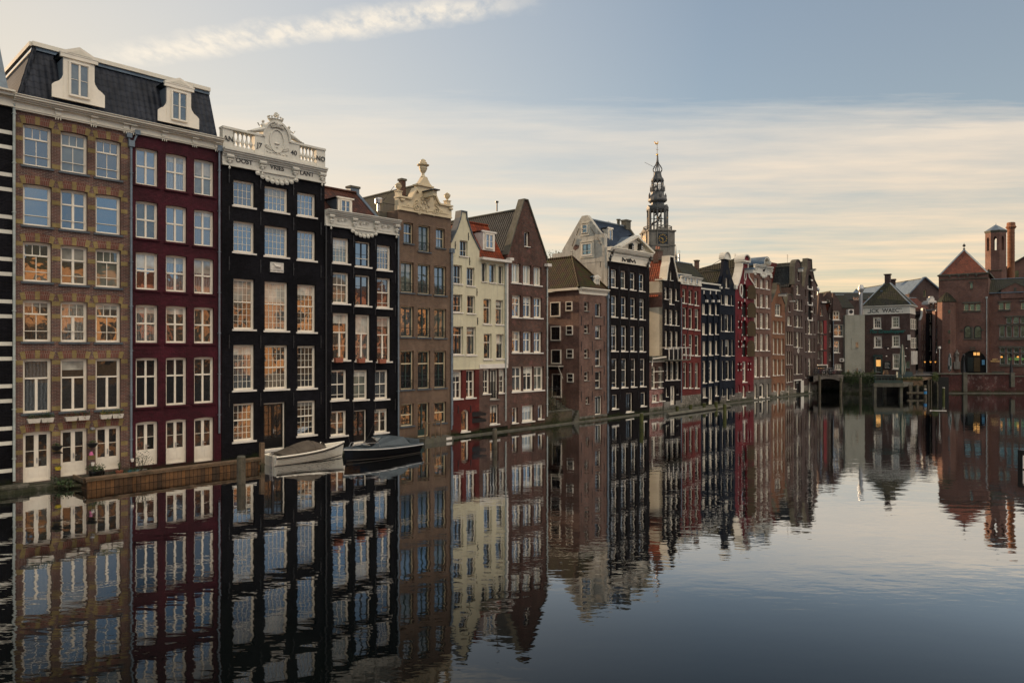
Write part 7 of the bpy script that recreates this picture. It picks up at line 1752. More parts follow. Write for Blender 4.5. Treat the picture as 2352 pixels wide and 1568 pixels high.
for k in range(8):
    a = RT+k*math.pi/4-math.pi/2; m_ = Matrix.Rotation(a+math.pi/2, 3, 'Z'); tri = [(-1.25,-3.1,z0+.35),(1.25,-3.1,z0+.35),(0,-3.1,z0+1.15)]
    f = [m_@Vector(p) for p in tri]; g = [m_@Vector((p[0],-2.0,p[2])) for p in tri]; mb.face(f); mb.face([f[0],f[2],g[2],g[0]]); mb.face([f[2],f[1],g[1],g[2]])
za = TZ(860); mb.lathe([(2.9,z0+.35),(2.3,za),(1.95,TZ(835)),(1.95,TZ(815))], (0,0,0), 8, 0, math.pi/8+RT, False)
mb.lathe([(1.95,TZ(815)),(2.45,TZ(808)),(2.82,TZ(795)),(2.85,TZ(778)),(2.6,TZ(755)),(2.15,TZ(735)),(1.95,TZ(715)),(1.9,TZ(690))], (0,0,0), 16, 0, math.pi/8+RT, True)
mb.lathe([(1.9,TZ(690)),(2.05,TZ(683)),(2.1,TZ(678))], (0,0,0), 8, 0, math.pi/8+RT, False); mb.build('bulb_roof', M['lead'], T)
for k in range(8):
    a = RT+k*math.pi/4; 
    if k%2 == 0:
        mb = MB(); x, y = 2.55*math.cos(a), 2.55*math.sin(a); mb.box(x-.28,x+.28,y-.28,y+.28,TZ(760),TZ(728)); mb.lathe([(.42,0),(.05,.9)], (x,y,TZ(728)), 4, 0, math.pi/4, False); mb.build('bulb_dormer', M['lead'], T)
mb = MB(); R_ = 2.15; z0 = TZ(678); z1 = TZ(635); n = 26
for i in range(n): a = 2*math.pi*i/n; mb.tube([(R_*math.cos(a),R_*math.sin(a),z0),(R_*math.cos(a),R_*math.sin(a),z1)], .06, 4)
mb.tube([(R_*math.cos(2*math.pi*i/16),R_*math.sin(2*math.pi*i/16),z1) for i in range(17)], .1, 5); mb.build('upper_gallery', M['lead'], T)
for k in range(8):
    a = math.pi/8+RT+k*math.pi/4; mb = MB(); mb.lathe([(.12,0),(.09,1.5),(.02,1.6)], (R_*math.cos(a),R_*math.sin(a),z0), 5); mb.blob((R_*math.cos(a),R_*math.sin(a),z0+1.75), .12, 1); mb.build('pinnacle', [M['lead'],M['gold']], T)
lantern(1.62, z0, TZ(545), 1, .24, M['lead'], name='upper_lantern')
mb = MB(); mb.lathe([(1.85,TZ(540)),(1.75,TZ(525)),(1.35,TZ(505)),(1.12,TZ(475)),(1.05,TZ(455)),(1.15,TZ(448)),(1.1,TZ(445))], (0,0,0), 8, 0, math.pi/8+RT, False); mb.build('bell_roof', M['lead'], T)
for k in range(4):
    a = math.pi/8+RT+k*math.pi/2; mb = MB(); mb.lathe([(.1,0),(.07,1.4),(.02,1.6)], (1.5*math.cos(a),1.5*math.sin(a),TZ(525)), 5); mb.build('pinnacle', M['lead'], T)
mb = MB()
for k in range(8):
    a = k*math.pi/4+RT; prof = [(1.0,445),(1.38,428),(1.42,410),(1.1,385),(.6,355),(.28,325),(.16,290),(.12,250)]
    mb.tube([(r*math.cos(a),r*math.sin(a),TZ(y)) for r, y in prof], .13, 5)
mb.tube([(0,0,TZ(445)),(0,0,TZ(330))], .14, 6); mb.tube([(0,0,TZ(330)),(-.1,0,TZ(250)),(-.1,0,TZ(110))], .08, 6); mb.build('crown_ribs', M['lead'], T)
mb = MB(); mb.blob((-.1,0,TZ(234)), .36, 0, 12, 8); mb.tube([(-.5,0,TZ(172)),(.32,0,TZ(172))], .05, 4); mb.tube([(-.1,0,TZ(150)),(-.1,0,TZ(112))], .05, 4)
z = TZ(98); mb.tube([(-.85,0,z+.35),(-.65,0,z+.1),(-.35,0,z-.15),(.05,0,z-.05),(.15,0,z+.35)], [.10,.22,.26,.22,.12], 8); mb.blob((.12,0,z+.5),.15); mb.tube([(-.7,0,z+.1),(-.95,0,z+.45),(-.75,0,z+.6)], .10, 6); mb.build('weathercock', M['gold'], T)
mb = MB(); mb.tube([(-.3,0,TZ(400)),(-3.9,0,TZ(325))], .05, 4); mb.build('flag_pole', M['iron'], T)
# small spire of the church crossing
t = thing('ridge_turret', 'thin dark spire rising behind the neck gable chimney', 'spire', ((cx_('C4',613)-CX)*190/F, 190, 0)); mb = MB()
sz = lambda y: HC+(HY-cy_('C4',y))*190/F
mb.lathe([(.35,sz(1530)),(.35,sz(1480)),(.45,sz(1475)),(.2,sz(1440)),(.14,sz(1400)),(.03,sz(1325))], (0,0,0), 8); mb.build('spire', M['lead'], t)
mb = MB(); mb.lathe([(.25,sz(1530)),(.25,sz(1435))], (.9,0,0), 8); mb.build('flue', M['steel'], t)
# roofs behind the row (C2: slate and brick stacks right of the clock)
f = ROW.sub(ROW.hit(1500,900)[0], 9)
# tree tip behind the mossy roof
tx = (1272-CX)/F*90; t = thing('tree', 'golden leaved treetop showing behind the mossy tiled roof', 'tree', (tx, 90, 0)); mb = MB(); zt = HC+(HY-585)*90/F
mb.tube([(0,0,2),(0,0,zt-3),(.3,0,zt)], .2, 6, r2=.03)
for k in range(9): a = k*2.4; mb.tube([(0,0,zt-4+k*.3),(1.3*math.cos(a),1.3*math.sin(a),zt-2+k*.28)], .05, 4)
mb.build('trunk', M['wood'], t); mb = MB(); mb.leaves((0,0,zt-1.6), (2.6,2.2,2.3), 1500, .20, mats=2); mb.build('crown', [M['autumn'], M['leafA']], t)

# ================================================================ water's edge things near the camera
# timber deck in front of the first houses
s0, _ = ROW.hit(200, 900, -2.0); s1, _ = ROW.hit(598, 900, -2.0); fr = ROW.sub(s0); L = s1-s0
t = thing('timber_deck', 'long vertical plank quay deck in front of the banded and wine red houses', 'deck', (fr.O.x,fr.O.y,0), fr.a)
mb = MB(); mb.box(0,L,-2.0,-1.93,-.5,.42); mb.box(0,.07,-1.929,-.05,-.5,.42); mb.build('planking', M['plank'], t)
mb = MB(); mb.box(-.05,L,-2.07,-2.001,.40,.50); mb.box(-.08,L+.02,-2.10,-1.70,.501,.56); mb.box(-.07,-.001,-1.69,-.1,.30,.50); mb.build('capping', M['wood'], t)
mb = MB(); mb.box(0,L,-1.92,-.02,.10,.26); mb.build('deck_floor', M['wood'], t)
mb = MB(); mb.box(L-.02,L+.20,-2.1,-1.9,-.6,1.35); mb.box(L-.15,L-.03,-2.15,-2.101,.2,.33); mb.build('corner_post', M['wood'], t)
s2, _ = ROW.hit(0,900); f2 = ROW.sub(s2); mb = MB(); xe = (ROW.hit(196,900)[0]-s2); mb.box(-6,xe,-.45,0,-.6,.22); mb.box(-6,1.0,-.5,0,.221,.36)
tag(mb.build('foundation_ledge', M['rubble'], None, (f2.O.x,f2.O.y,0), f2.a), kind='structure')
DZ = .27
def dk(x, y, d): return fr.hit(cx_('A4',x), 900, d)[0]
def pot(x, d, label, kind, mat, r=.2, h_=.3, leaf=('leafA','leafB'), n=200, lr=.4, lh=.5, ls=.07, lab2='plant pot'):
    o = thing(kind, label, lab2, (fr.at(x,d).x, fr.at(x,d).y, DZ)); mb = MB(); mb.lathe([(r*.7,0),(r*.95,h_*.8),(r,h_*.82),(r,h_),(r*.85,h_*.95)], (0,0,0), 12); mb.build('pot', M[mat] if isinstance(mat,str) else mat, o)
    mb = MB(); mb.leaves((0,0,h_+lh*.6), (lr,lr,lh), n, ls, mats=2)
    for k in range(7): a = k*.9; mb.tube([(0,0,h_*.8),(lr*.5*math.cos(a),lr*.5*math.sin(a),h_+lh)], .01, 3)
    mb.build('plant', [M[leaf[0]], M[leaf[1]]], o); return o
pot(dk(1000,0,-.9), -.9, 'big black pot of leafy green plants by the glazed double door', 'plant_pot', 'black', .32, .42, n=320, lr=.45, lh=.22)
pot(dk(1060,0,-.8), -.8, 'small black pot tucked beside the big leafy pot', 'plant_pot', 'black', .15, .34, n=60, lr=.15, lh=.12)
pot(dk(1248,0,-.7), -.7, 'terracotta pot with a single thin stalk near the grey downpipe', 'plant_pot', 'terra', .17, .26, n=30, lr=.10, lh=.35)
pot(dk(1395,0,-1.2), -1.2, 'turquoise glazed bowl with low green sprigs on the deck', 'plant_pot', plain('turquoise_glaze',(.03,.16,.2),.2,.1), .25, .26, n=80, lr=.25, lh=.1)
pot(dk(1480,0,-1.1), -1.1, 'tall twiggy dark shrub in a pot before the first white double door', 'plant_pot', 'black', .25, .25, ('leafB','leafB'), 420, .55, .62, .06)
pot(dk(1320,0,-1.2), -1.2, 'small rust coloured trough pot with short green sprouts', 'plant_pot', 'terra', .16, .14, n=50, lr=.2, lh=.07)
pot(dk(1560,0,-1.2), -1.2, 'small clump of trailing leaves beside the twiggy shrub', 'plant_pot', 'black', .16, .12, n=110, lr=.22, lh=.1)
HF = H1.fr
def onwall(t, x, y, d=0): return H1.p(t, x, y, d)
for (x, y, lab) in ((592,740,'black wire hanging basket between the first and second glazed doors'),(962,712,'black wire hanging basket with sprouting plant above the pink lampshade')):
    xx, z = onwall('A4', x, y, -.2); p = HF.at(xx,-.22); o = thing('hanging_basket', lab, 'basket', (p.x,p.y,z)); mb = MB(); mb.lathe([(.05,-.2),(.16,-.14),(.24,.0),(.25,.02)], (0,0,0), 12); mb.build('basket', M['iron'], o); mb = MB(); mb.leaves((0,0,.08), (.22,.22,.1), 60, .06); mb.build('plant', M['leafA'], o)
xx, z = onwall('A4', 952, 812, -.15); p = HF.at(xx,-.17); o = thing('pink_lampshade', 'small pink lampshade hanging on the brick pier', 'lampshade', (p.x,p.y,z)); mb = MB(); mb.lathe([(.10,-.08),(.05,.08)], (0,0,0), 12); mb.build('shade', plain('pink_shade',(.55,.12,.28),.6,.05), o)
xx, z = onwall('A4', 605, 968, -.15); p = HF.at(xx,-.17); o = thing('yellow_flower_pot', 'small yellow hanging pot low on the brick pier', 'plant pot', (p.x,p.y,z)); mb = MB(); mb.lathe([(.10,-.08),(.14,.06)], (0,0,0), 10); mb.build('pot', plain('yellow_pot',(.5,.38,.03),.5,.05), o); mb = MB(); mb.leaves((0,0,.1), (.16,.14,.08), 60, .05); mb.build('plant', M['leafA'], o)
xx, z = onwall('A4', 600, 808, -.1); p = HF.at(xx,-.12); o = thing('black_bird_ornament', 'flat black bird ornament fixed on the yellow band', 'ornament', (p.x,p.y,z), HF.a); mb = MB(); mb.prism([(-.2,-.02),(.1,-.05),(.25,-.03),(.12,.06),(-.05,.08)], -.02, .02); mb.build('bird', M['black'], o)
xx, z = onwall('A4', 968, 552, -.1); p = HF.at(xx,-.1); o = thing('wall_lamp', 'round metal wall lamp between the second and third glazed door heads', 'lamp', (p.x,p.y,z)); mb = MB(); mb.lathe([(.04,-.1),(.10,-.05),(.10,.03),(.05,.06)], (0,0,0), 10); mb.build('shade', M['steel'], o)
for i, (x, d) in enumerate(((970,-1.5),(1383,-1.6))):
    xx = fr.hit(cx_('A4',x), 900, d)[0]; p = fr.at(xx, d); o = thing('garden_lamp', ('small white lamp on a thin stick beside the big leafy pot','small white lamp on a thin stick above the turquoise bowl')[i], 'lamp', (p.x,p.y,DZ)); mb = MB(); mb.tube([(0,0,0),(0,0,.75)], .012, 4); mb.build('stem', M['iron'], o); mb = MB(); mb.lathe([(.06,.75),(.08,.90)], (0,0,0), 8); mb.build('lamp_head', M['whiteS'], o)
# weeds at the left foot of the deck
p = ROW.at(ROW.hit(150,900,-.7)[0], -.8); o = thing('water_weed', 'clump of bright green weeds growing on debris beside the deck end', 'plant', (p.x,p.y,.1)); mb = MB(); mb.leaves((0,0,.1), (.5,.4,.25), 160, .12, mats=2); mb.leaves((-.5,.0,.25), (.3,.25,.35), 120, .08, 1); mb.build('foliage', [M['leafA'],M['leafB']], o); mb = MB(); mb.tube([(-1.6,-.1,-.02),(.7,.2,.0)], .1, 6); mb.tube([(-1.2,.3,.0),(.2,-.2,.03)], .07, 6); mb.build('driftwood', M['wood'], o)
# mooring posts
def post(px, ytop, ybase, r, mat, label, top='conc', lean=(0,0), group='mooring posts in the canal', h=None):
    Z = HC*F/(ybase-HY); X = (px-CX)/F*Z; z = HC+(HY-ytop)*Z/F
    o = thing('mooring_post', label, 'mooring post', (X,Z,0), 0, group); mb = MB(); mb.tube([(0,0,-1.5),(lean[0]*.5,0,z*.5),(lean[0],0,z-.05)], r, 10, 0, r2=r*.97); mb.lathe([(r*.97,0),(r*.8,.06)], (lean[0],0,z-.05), 10, 1); mb.build('timber', [M[mat], M[top]], o); return o
post(554, 1046, 1109, .21, 'pile', 'thick mossy mooring post in front of the timber deck end')
post(1136.5, 983, 1027, .15, 'pile', 'weathered mooring post before the cream houses')
post(1473.5, 947, 982, .16, 'pilegreen', 'bright yellow green mooring post before the pediment house')
for x, y0, y1, lab in ((649,1220,1335,'algae green post by the leaning white door'),(884,1195,1320,'algae green post before the oxide red house'),(1120,1170,1300,'algae green post before the pier house'),(1325,1145,1285,'algae green post beside the stone footing of the blue black houses'),(1475,1187,1400,'tall dark topped green post at the end of the floating beam')):
    post(cx_('D2',x), cy_('D2',y0), max(cy_('D2',y1), 924), .17, 'pilegreen', lab)
for x, y0, y1, lab in ((105,1155,1385,'tall grey pile in front of the bicycle bridge'),(339,1180,1385,'tall grey pile at the corner of the ivy wall'),(555,1175,1388,'tall grey pile in the middle of the ivy wall')):
    post(cx_('E1',x), cy_('E1',y0), cy_('E1',y1), .17, 'pile', lab, group='grey piles before the bridge and ivy wall')
post(cx_('E3',218), cy_('E3',1190), cy_('E3',1330), .16, 'pile', 'short pile with a bright blue band beside the timber stage', 'whiteS', group='white capped piles near the brick quay')
o = post(cx_('E3',478), cy_('E3',1168), cy_('E3',1320), .15, 'pilegreen', 'white capped dark green pile before the brick quay', 'whiteS', group='white capped piles near the brick quay')
Z = HC*F/(cy_('E3',1330)-HY); mb = MB(); mb.lathe([(.175,0),(.175,.33)], ((cx_('E3',218)-CX)/F*Z,Z,.62), 10); tag(mb.build('blue_band', plain('blue_band_paint',(.02,.22,.5),.5,.1)), 'bright blue painted band wrapped round the short pile', 'band')
# floating beam
a = (cx_('D2',480), cy_('D2',1395)); b = (cx_('D2',1560), cy_('D2',1240)); 
def onwater(px, py, z=0): Z = (HC-z)*F/(py-HY); return Vector(((px-CX)/F*Z, Z, z))
pa, pb = onwater(a[0],a[1],.05), onwater(b[0],b[1],.05); mb = MB(); mb.tube([pa+Vector((0,0,.05)), pb+Vector((0,0,.05))], .22, 4); tag(mb.build('floating_beam', M['conc']), 'long mossy beam floating along the green posts', 'beam')
# landing by the brown gable house
p = ROW.sub(ROW.hit(982,900,-.9)[0]); L2 = ROW.hit(1037,900,-.9)[0]-ROW.hit(982,900,-.9)[0]
o = thing('landing_stage', 'small concrete landing stage with wooden gate posts and a number plate', 'landing stage', (p.O.x,p.O.y,0), p.a); mb = MB(); mb.box(-.4,L2,-1.1,-.23,-.5,.32); mb.build('slab', M['conc'], o); mb = MB()
for x in (-.3,.15,.6,1.1): mb.tube([(x,-1.0,.3),(x,-1.0,1.5)], .05, 5)
mb.tube([(-.3,-1.0,1.35),(1.1,-1.0,1.35)], .04, 5); mb.build('gate', M['wood'], o); mb = MB(); mb.box(1.5,2.0,-1.13,-1.101,.08,.26); mb.build('number_plate', M['whiteS'], o)
# right edge white and black post
Z = 38.0; o = thing('mooring_post', 'black post with a white board cut off by the frame edge', 'mooring post', ((2351-CX)/F*Z, Z, 0)); mb = MB(); mb.box(-.17,.5,-.2,.2,-.5,1.0); mb.build('timber', M['black'], o); mb = MB(); mb.box(-.19,.5,-.23,-.201,.05,.75); mb.build('board', M['whiteS'], o)
o.location.z = -.0

# ================================================================ boats
def hull(Lh, B, fb0, fb1, stations, secs, dead=.45, wide=.9):
    """rows of points from stern to bow: returns list of half-section polylines"""
    rows = []
    for i in range(stations+1):
        t = i/stations
        b = B/2*(wide + (1-wide)*math.sin(min(1,t*2)*math.pi/2))*(1-max(0,(t-.45)/.55)**2.2)
        sh = fb0+(fb1-fb0)*t**2.0; x = Lh*t; row = []
        for j in range(secs+1):
            u = j/secs; k = u**dead
            y = b*k*(.82+.18*u); z = -.25 + (sh+.25)*(u**1.6)
            row.append((x + .28*t**3*u*Lh*.18, y, z))
        rows.append(row)
    return rows
def build_boat(name, label, loc, rz, Lh, B, fb0, fb1, hm, deckm, strake, transom=True):
    o = thing(name, label, 'boat', loc, rz); rows = hull(Lh, B, fb0, fb1, 14, 8); mb = MB()
    for i in range(14):
        for j in range(8):
            a, b, c, d = rows[i][j], rows[i+1][j], rows[i+1][j+1], rows[i][j+1]
            mb.face([a,b,c,d], 0, True); mb.face([(d[0],-d[1],d[2]),(c[0],-c[1],c[2]),(b[0],-b[1],b[2]),(a[0],-a[1],a[2])], 0, True)
    tr = rows[0]; mb.face([(p[0],p[1],p[2]) for p in reversed(tr)]+[(p[0],-p[1],p[2]) for p in tr[1:]])
    mb.build('hull', hm, o)
    bt = MB(); prev = None
    for sg in (1,-1): bt.tube([(r[0][0]*.5+r[4][0]*.5, sg*(r[4][1]+.012), r[4][2]) for r in rows], .03, 5)
    bt.build('waterline_stripe', M['rope'], o)
    top = [r[-1] for r in rows]; s = MB(); 
    for sg in (1,-1): s.tube([(p[0],p[1]*sg*1.01,p[2]-.08) for p in top], .045, 6)
    s.build('rubbing_strake', strake, o); d = MB(); n = len(top)
    for i in range(n-1):
        a, b = top[i], top[i+1]; zz = -.04; d.face([(a[0],-a[1]*.98,a[2]+zz),(b[0],-b[1]*.98,b[2]+zz),(b[0],b[1]*.98,b[2]+zz),(a[0],a[1]*.98,a[2]+zz)])
    for sg in (1,-1): d.tube([(p[0],p[1]*sg*.97,p[2]) for p in top], .05, 6)
    d.build('deck', deckm, o); return o, top
p0 = onwater(cx_('B3',735), cy_('B3',1340)); p1 = onwater(cx_('B3',540), cy_('B3',1315)); ps = (p0+p1)/2
LB = 4.45; o, top = build_boat('sloop', 'white open sloop under a brown canvas cover beside the black house door', (ps.x-.30, ps.y-.12, 0), ANG-.02, LB, 1.75, .52, .86, M['hull'], M['hull'], M['rope'])
mb = MB(); rowsC = []
for i in range(11):
    t = i/10; x = .45+t*2.75; b = .80*(1-max(0,(t-.55))**2*.9); hgt = .70+ (.10+.62*math.sin(math.pi*min(1,t*1.05)**.8)**1.0 if t < .95 else .38)
    hgt = .72+.60*math.sin(math.pi*(.04+.84*t**1.45))**1.0
    rowsC.append([(x, b*math.cos(a), .54+.05*t+ (hgt-.70)*.92*math.sin(a)**.8 if math.sin(a) > 0 else .54) for a in [math.pi*k/10 for k in range(11)]])
for i in range(10):
    for k in range(10): mb.face([rowsC[i][k],rowsC[i+1][k],rowsC[i+1][k+1],rowsC[i][k+1]], 0, True)
for r_ in (rowsC[0], rowsC[-1]): mb.face(r_)
for i in (3,7): mb.tube(rowsC[i], .025, 5, 0)
mb.build('canvas_cover', M['canvas'], o)
mb = MB(); mb.face([(3.28,-.35,.74),(3.32,.35,.74),(3.22,.25,.98),(3.18,-.25,.98)]); mb.build('cover_window', M['gl'][3], o)
mb = MB()
for y in (-.52,-.28): mb.tube([(-.03,y,.72),(-.12,y,.78),(-.12,y,-.1)], .02, 5)
for z in (.1,.3,.5): mb.tube([(-.12,-.52,z),(-.12,-.28,z)], .015, 4)
mb.build('boarding_ladder', M['steel'], o)
mb = MB()
for yy in range(6): 
    z = .08+yy*.085
    mb.tube([(x, -( .875*(1-max(0,(x/LB-.45)/.55)**2.2)*((z+.25)/.87)**(.45/1.6)*.985), z) for x in [.1+i*.35 for i in range(12)]], .006, 3)
mb.build('clinker_lines', M['rope'], o)
# speedboat, bow towards the camera's left
p0 = onwater(cx_('B3',1600), cy_('B3',1290)); p1 = onwater(cx_('B3',2160), cy_('B3',1200)); dv = (p1-p0); yaw = math.atan2(-dv.y, -dv.x)
ps = p1 + Vector((-.55,.45,0)); LS = 5.1
o, top = build_boat('speedboat', 'long black speedboat with grey canopy moored behind the white sloop', (ps.x, ps.y, 0), yaw, LS, 1.9, .62, .80, M['hullk'], M['canvasb'], M['steel'])
mb = MB(); ys = .72
pr = [(1.0,.68),(1.3,1.10),(2.3,1.25),(2.9,1.22),(3.7,.82)]
for sg in (1,-1):
    mb.face([(x, sg*ys*(1-.1*i), .66+.02*i) for i, (x, z) in enumerate(pr)][::-1] if False else [(1.0,sg*.78,.66),(3.8,sg*.55,.74),(2.9,sg*.42,1.20),(2.3,sg*.46,1.24),(1.3,sg*.5,1.10)])
top_ = [(1.0,.68,.78),(1.3,1.10,.5),(2.3,1.24,.46),(2.9,1.20,.42),(3.8,.74,.55)]
for a, b in zip(top_, top_[1:]): mb.face([(a[0],-a[2],a[1]),(a[0],a[2],a[1]),(b[0],b[2],b[1]),(b[0],-b[2],b[1])])
mb.build('canopy', M['canvasb'], o); mb = MB(); mb.face([(2.98,-.40,1.17),(3.72,-.52,.80),(3.72,.52,.80),(2.98,.40,1.17)]); 
for v in range(len(mb.v)): mb.v[v] = (mb.v[v][0]+.02, mb.v[v][1], mb.v[v][2]+.02)
mb.build('windscreen', M['gl'][0], o); mb = MB(); mb.box(.1,.9,-.6,.6,.60,.86); mb.build('engine_cover', M['canvasb'], o)
mb = MB()
for sg in (1,-1): mb.tube([(3.3,sg*.68,.74),(3.4,sg*.66,.98),(4.6,sg*.30,1.02),(4.9,sg*.12,.85)], .022, 5)
mb.build('bow_rail', M['steel'], o)
for i, (x, y, xx, yy) in enumerate(((1390,1030,1440,1150),(1665,870,1550,1105))):
    a = H4.p('B3', x, y, 0); pa = H4.fr.at(a[0],-.05); pb = onwater(cx_('B3',xx), cy_('B3',yy), .85); mb = MB(); mid = (Vector((pa.x,pa.y,a[1]))+pb)/2-Vector((0,0,.15)); mb.tube([(pa.x,pa.y,a[1]), mid, pb], .012, 4); tag(mb.build('mooring_rope', M['rope']), ('dark mooring rope from the low window sill to the speedboat bow','dark mooring rope from the black wall over the dark door to the speedboat')[i], 'rope')
# ================================================================ bridge, ivy wall, jetty, quay
def XY(t, x, y, z):
    """point at height z seen at that place of the photo"""
    px, py = cx_(t,x), cy_(t,y); Z = (HC-z)*F/(py-HY); return Vector(((px-CX)/F*Z, Z, z))
def XZd(t, x, Z): return (cx_(t,x)-CX)/F*Z
def ZZ(t, y, Z): return HC+(HY-cy_(t,y))*Z/F
Zb = 98.0
xa, xb = XZd('E1',38,Zb), XZd('E1',362,Zb)
t = thing('canal_bridge', 'low dark canal bridge carrying parked bicycles between the last warehouse and the ivy wall', 'bridge', (0,0,0))
mb = MB(); n = 12
for i in range(n):
    u0, u1 = i/n, (i+1)/n; z0 = 2.35-.45*0; 
    za = 1.55+.55*math.sin(math.pi*u0*.9+.15); zb_ = 1.55+.55*math.sin(math.pi*u1*.9+.15); X0 = xa+(xb-xa)*u0; X1 = xa+(xb-xa)*u1
    mb.face([(X0,Zb,za),(X1,Zb,zb_),(X1,Zb,2.5),(X0,Zb,2.5)]); mb.face([(X0,Zb,za),(X0,Zb+6,za),(X1,Zb+6,zb_),(X1,Zb,zb_)])
mb.face([(xa-1,Zb,2.5),(xb,Zb,2.5),(xb,Zb+6.5,2.5),(xa-1,Zb+6.5,2.5)]); mb.build('deck', M['stoneD'], t); mb = MB()
for i in range(15): X0 = xa+(xb-xa)*i/14; mb.tube([(X0,Zb+.2,2.5),(X0,Zb+.2,3.5)], .03, 4)
mb.tube([(xa,Zb+.2,3.5),(xb,Zb+.2,3.5)], .035, 4); mb.tube([(xa,Zb+.2,3.0),(xb,Zb+.2,3.0)], .025, 4); mb.build('railing', M['iron'], t)
mb = MB(); mb.box(xa-1,xb+30,Zb+6.6,Zb+6.9,-.5,2.3); tag(mb.build('bridge_passage', M['stoneD']), kind='structure')
# bicycles
def bicycle(label, loc, rz, col, grp='bicycles parked on the canal bridge'):
    o = thing('bicycle', label, 'bicycle', loc, rz, grp)
    for x in (-.52,.52):
        mb = MB(); mb.tube([(x+.34*math.cos(a),0,.35+.34*math.sin(a)) for a in [i*math.pi/8 for i in range(17)]], .022, 5, cap=False)
        for k in range(8): a = k*math.pi/4; mb.tube([(x,0,.35),(x+.33*math.cos(a),0,.35+.33*math.sin(a))], .004, 3)
        mb.build('wheel', M['black'], o)
    mb = MB()
    for q in (((-.52,0,.35),(-.10,0,.32)),((-.10,0,.32),(-.24,0,.85)),((-.10,0,.32),(.34,0,.82)),((-.22,0,.72),(.34,0,.82)),((-.52,0,.35),(-.22,0,.74)),((.34,0,.90),(.52,0,.35))): mb.tube(q, .022, 5)
    mb.build('frame', col, o); mb = MB(); mb.tube([(.34,0,.82),(.32,0,1.05)], .016, 4); mb.tube([(.15,-.28,1.03),(.32,-.12,1.08),(.32,.12,1.08),(.15,.28,1.03)], .016, 4); mb.build('handlebar', M['steel'], o)
    mb = MB(); mb.prismx([(-.01,.0),(.01,0),(.01,.01)], -.01, .01); mb.blob((-.27,0,.92), (.14,.08,.04)); mb.build('saddle', M['black'], o); mb = MB(); mb.tube([(-.75,0,.72),(-.25,0,.72)], .02, 4); mb.tube([(-.75,0,.72),(-.52,0,.35)], .012, 4); mb.build('rack', M['iron'], o)
    return o
bcols = [plain('bike_'+a, b, .35, .1) for a, b in (('grey',(.10,.11,.13)),('blue',(.03,.06,.14)),('red',(.22,.03,.03)),('white',(.45,.45,.45)))]
blab = ['grey city bicycle parked first by the end of the warehouse wall','dark blue bicycle second along the bridge rail','red framed bicycle third along the bridge rail','pale framed bicycle in the middle of the bridge row','grey bicycle just past the middle of the bridge','dark blue bicycle leaning toward the ivy wall','pale bicycle next to the last one on the bridge','red framed bicycle at the ivy end of the bridge','grey bicycle in the row behind, near the shop lamps','blue bicycle in the row behind, near the wide window house']
protos = {}
for i in range(10):
    X0 = xa+.8+(xb-xa-1.4)*(i%8)/7.4; y = Zb+.8+(1.0 if i > 7 else 0); ci = [0,1,2,3,0,1,3,2,0,1][i]
    if i > 7: X0 = xa+2.0+(i-8)*5
    if ci not in protos: protos[ci] = bicycle(blab[i], (X0,y,2.5), .5+.5*math.sin(i*2.2), bcols[ci]); continue
    c = copy_tree(protos[ci]); c.location = (X0,y,2.5); c.rotation_euler = (0,0,.5+.6*math.sin(i*2.7)); c['label'] = blab[i]
# ivy covered quay
ZI = 98.5; xi0, xi1 = XZd('E1',360,ZI), XZd('E1',705,ZI)
t = thing('quay_wall', 'dark canal wall hidden under hanging ivy below the clapboard block', 'wall', (0,0,0)); mb = MB(); mb.box(xi0,xi1,ZI,ZI+1,-.8,2.45); mb.build('wall', M['stoneD'], t)
t = thing('ivy', 'dense dark ivy curtain hanging over the canal wall between the grey piles', 'ivy', (0,0,0)); mb = MB()
for i in range(14): X0 = xi0+(xi1-xi0)*(i+.5)/14; mb.leaves((X0,ZI-.35,2.1+.1*math.sin(i*1.7)), (.38,.3,.85), 260, .13, mats=2); mb.leaves((X0,ZI-.25,.9), (.38,.2,1.0 if i%3 else .7), 120, .12, 1)
for i in range(5): mb.leaves((xi0+.4+i*.85,ZI+.5,2.75), (.45,.4,.3), 110, .13, mats=2)
mb.build('foliage', [M['leafA'],M['leafB']], t)
for (x, y, r, lab) in ((520,1125,1.0,'dark spiky leaved palm like plant in front of the clapboard block'),(693,1128,.9,'round dark bush beside the steps of the pub'),(420,1135,.8,'round dark bush at the corner of the clapboard block')):
    o = thing('bush', lab, 'bush', (XZd('E1',x,99.6),99.6,2.5)); mb = MB(); mb.leaves((0,0,r*.35), (r*.5,r*.4,r*.4), 260, .12, mats=2); mb.build('foliage', [M['leafA'],M['leafB']], o); mb = MB(); mb.tube([(0,0,0),(0,0,r)], .06, 5); mb.build('stem', M['wood'], o)
# concrete jetty
xq0_ = XZd('E3',440,99.6)
ZJ = 91.5; xj0, xj1 = XZd('E1',703,ZJ), XZd('E1',1032,ZJ); zt = ZZ('E1',1238,ZJ)
t = thing('concrete_jetty', 'square concrete jetty on legs with green railing in front of the pub', 'jetty', (0,0,0)); mb = MB(); 
def skew(mb, x0, x1, y0, y1, z0, z1):
    k = .688/.726*(y1-y0); a = [(x0,y0),(x1,y0),(x1+k,y1),(x0+k,y1)]
    mb.face([(x,y,z0) for x,y in reversed(a)]); mb.face([(x,y,z1) for x,y in a])
    for i in range(4): p, q = a[i], a[(i+1)%4]; mb.face([(p[0],p[1],z0),(q[0],q[1],z0),(q[0],q[1],z1),(p[0],p[1],z1)])
skew(mb, xj0,xj1,ZJ,98.4,zt-.5,zt); mb.build('slab', M['conc'], t)
for x, y in ((xj0+.25,ZJ+.3),(xj1-.22,ZJ+.3),(xj0+3.2,95.0),(xj1+2.6,94.6)): mb = MB(); mb.box(x-.17,x+.17,y-.17,y+.17,-1,zt-.501); mb.build('leg', M['conc'], t)
mb = MB(); n = 8
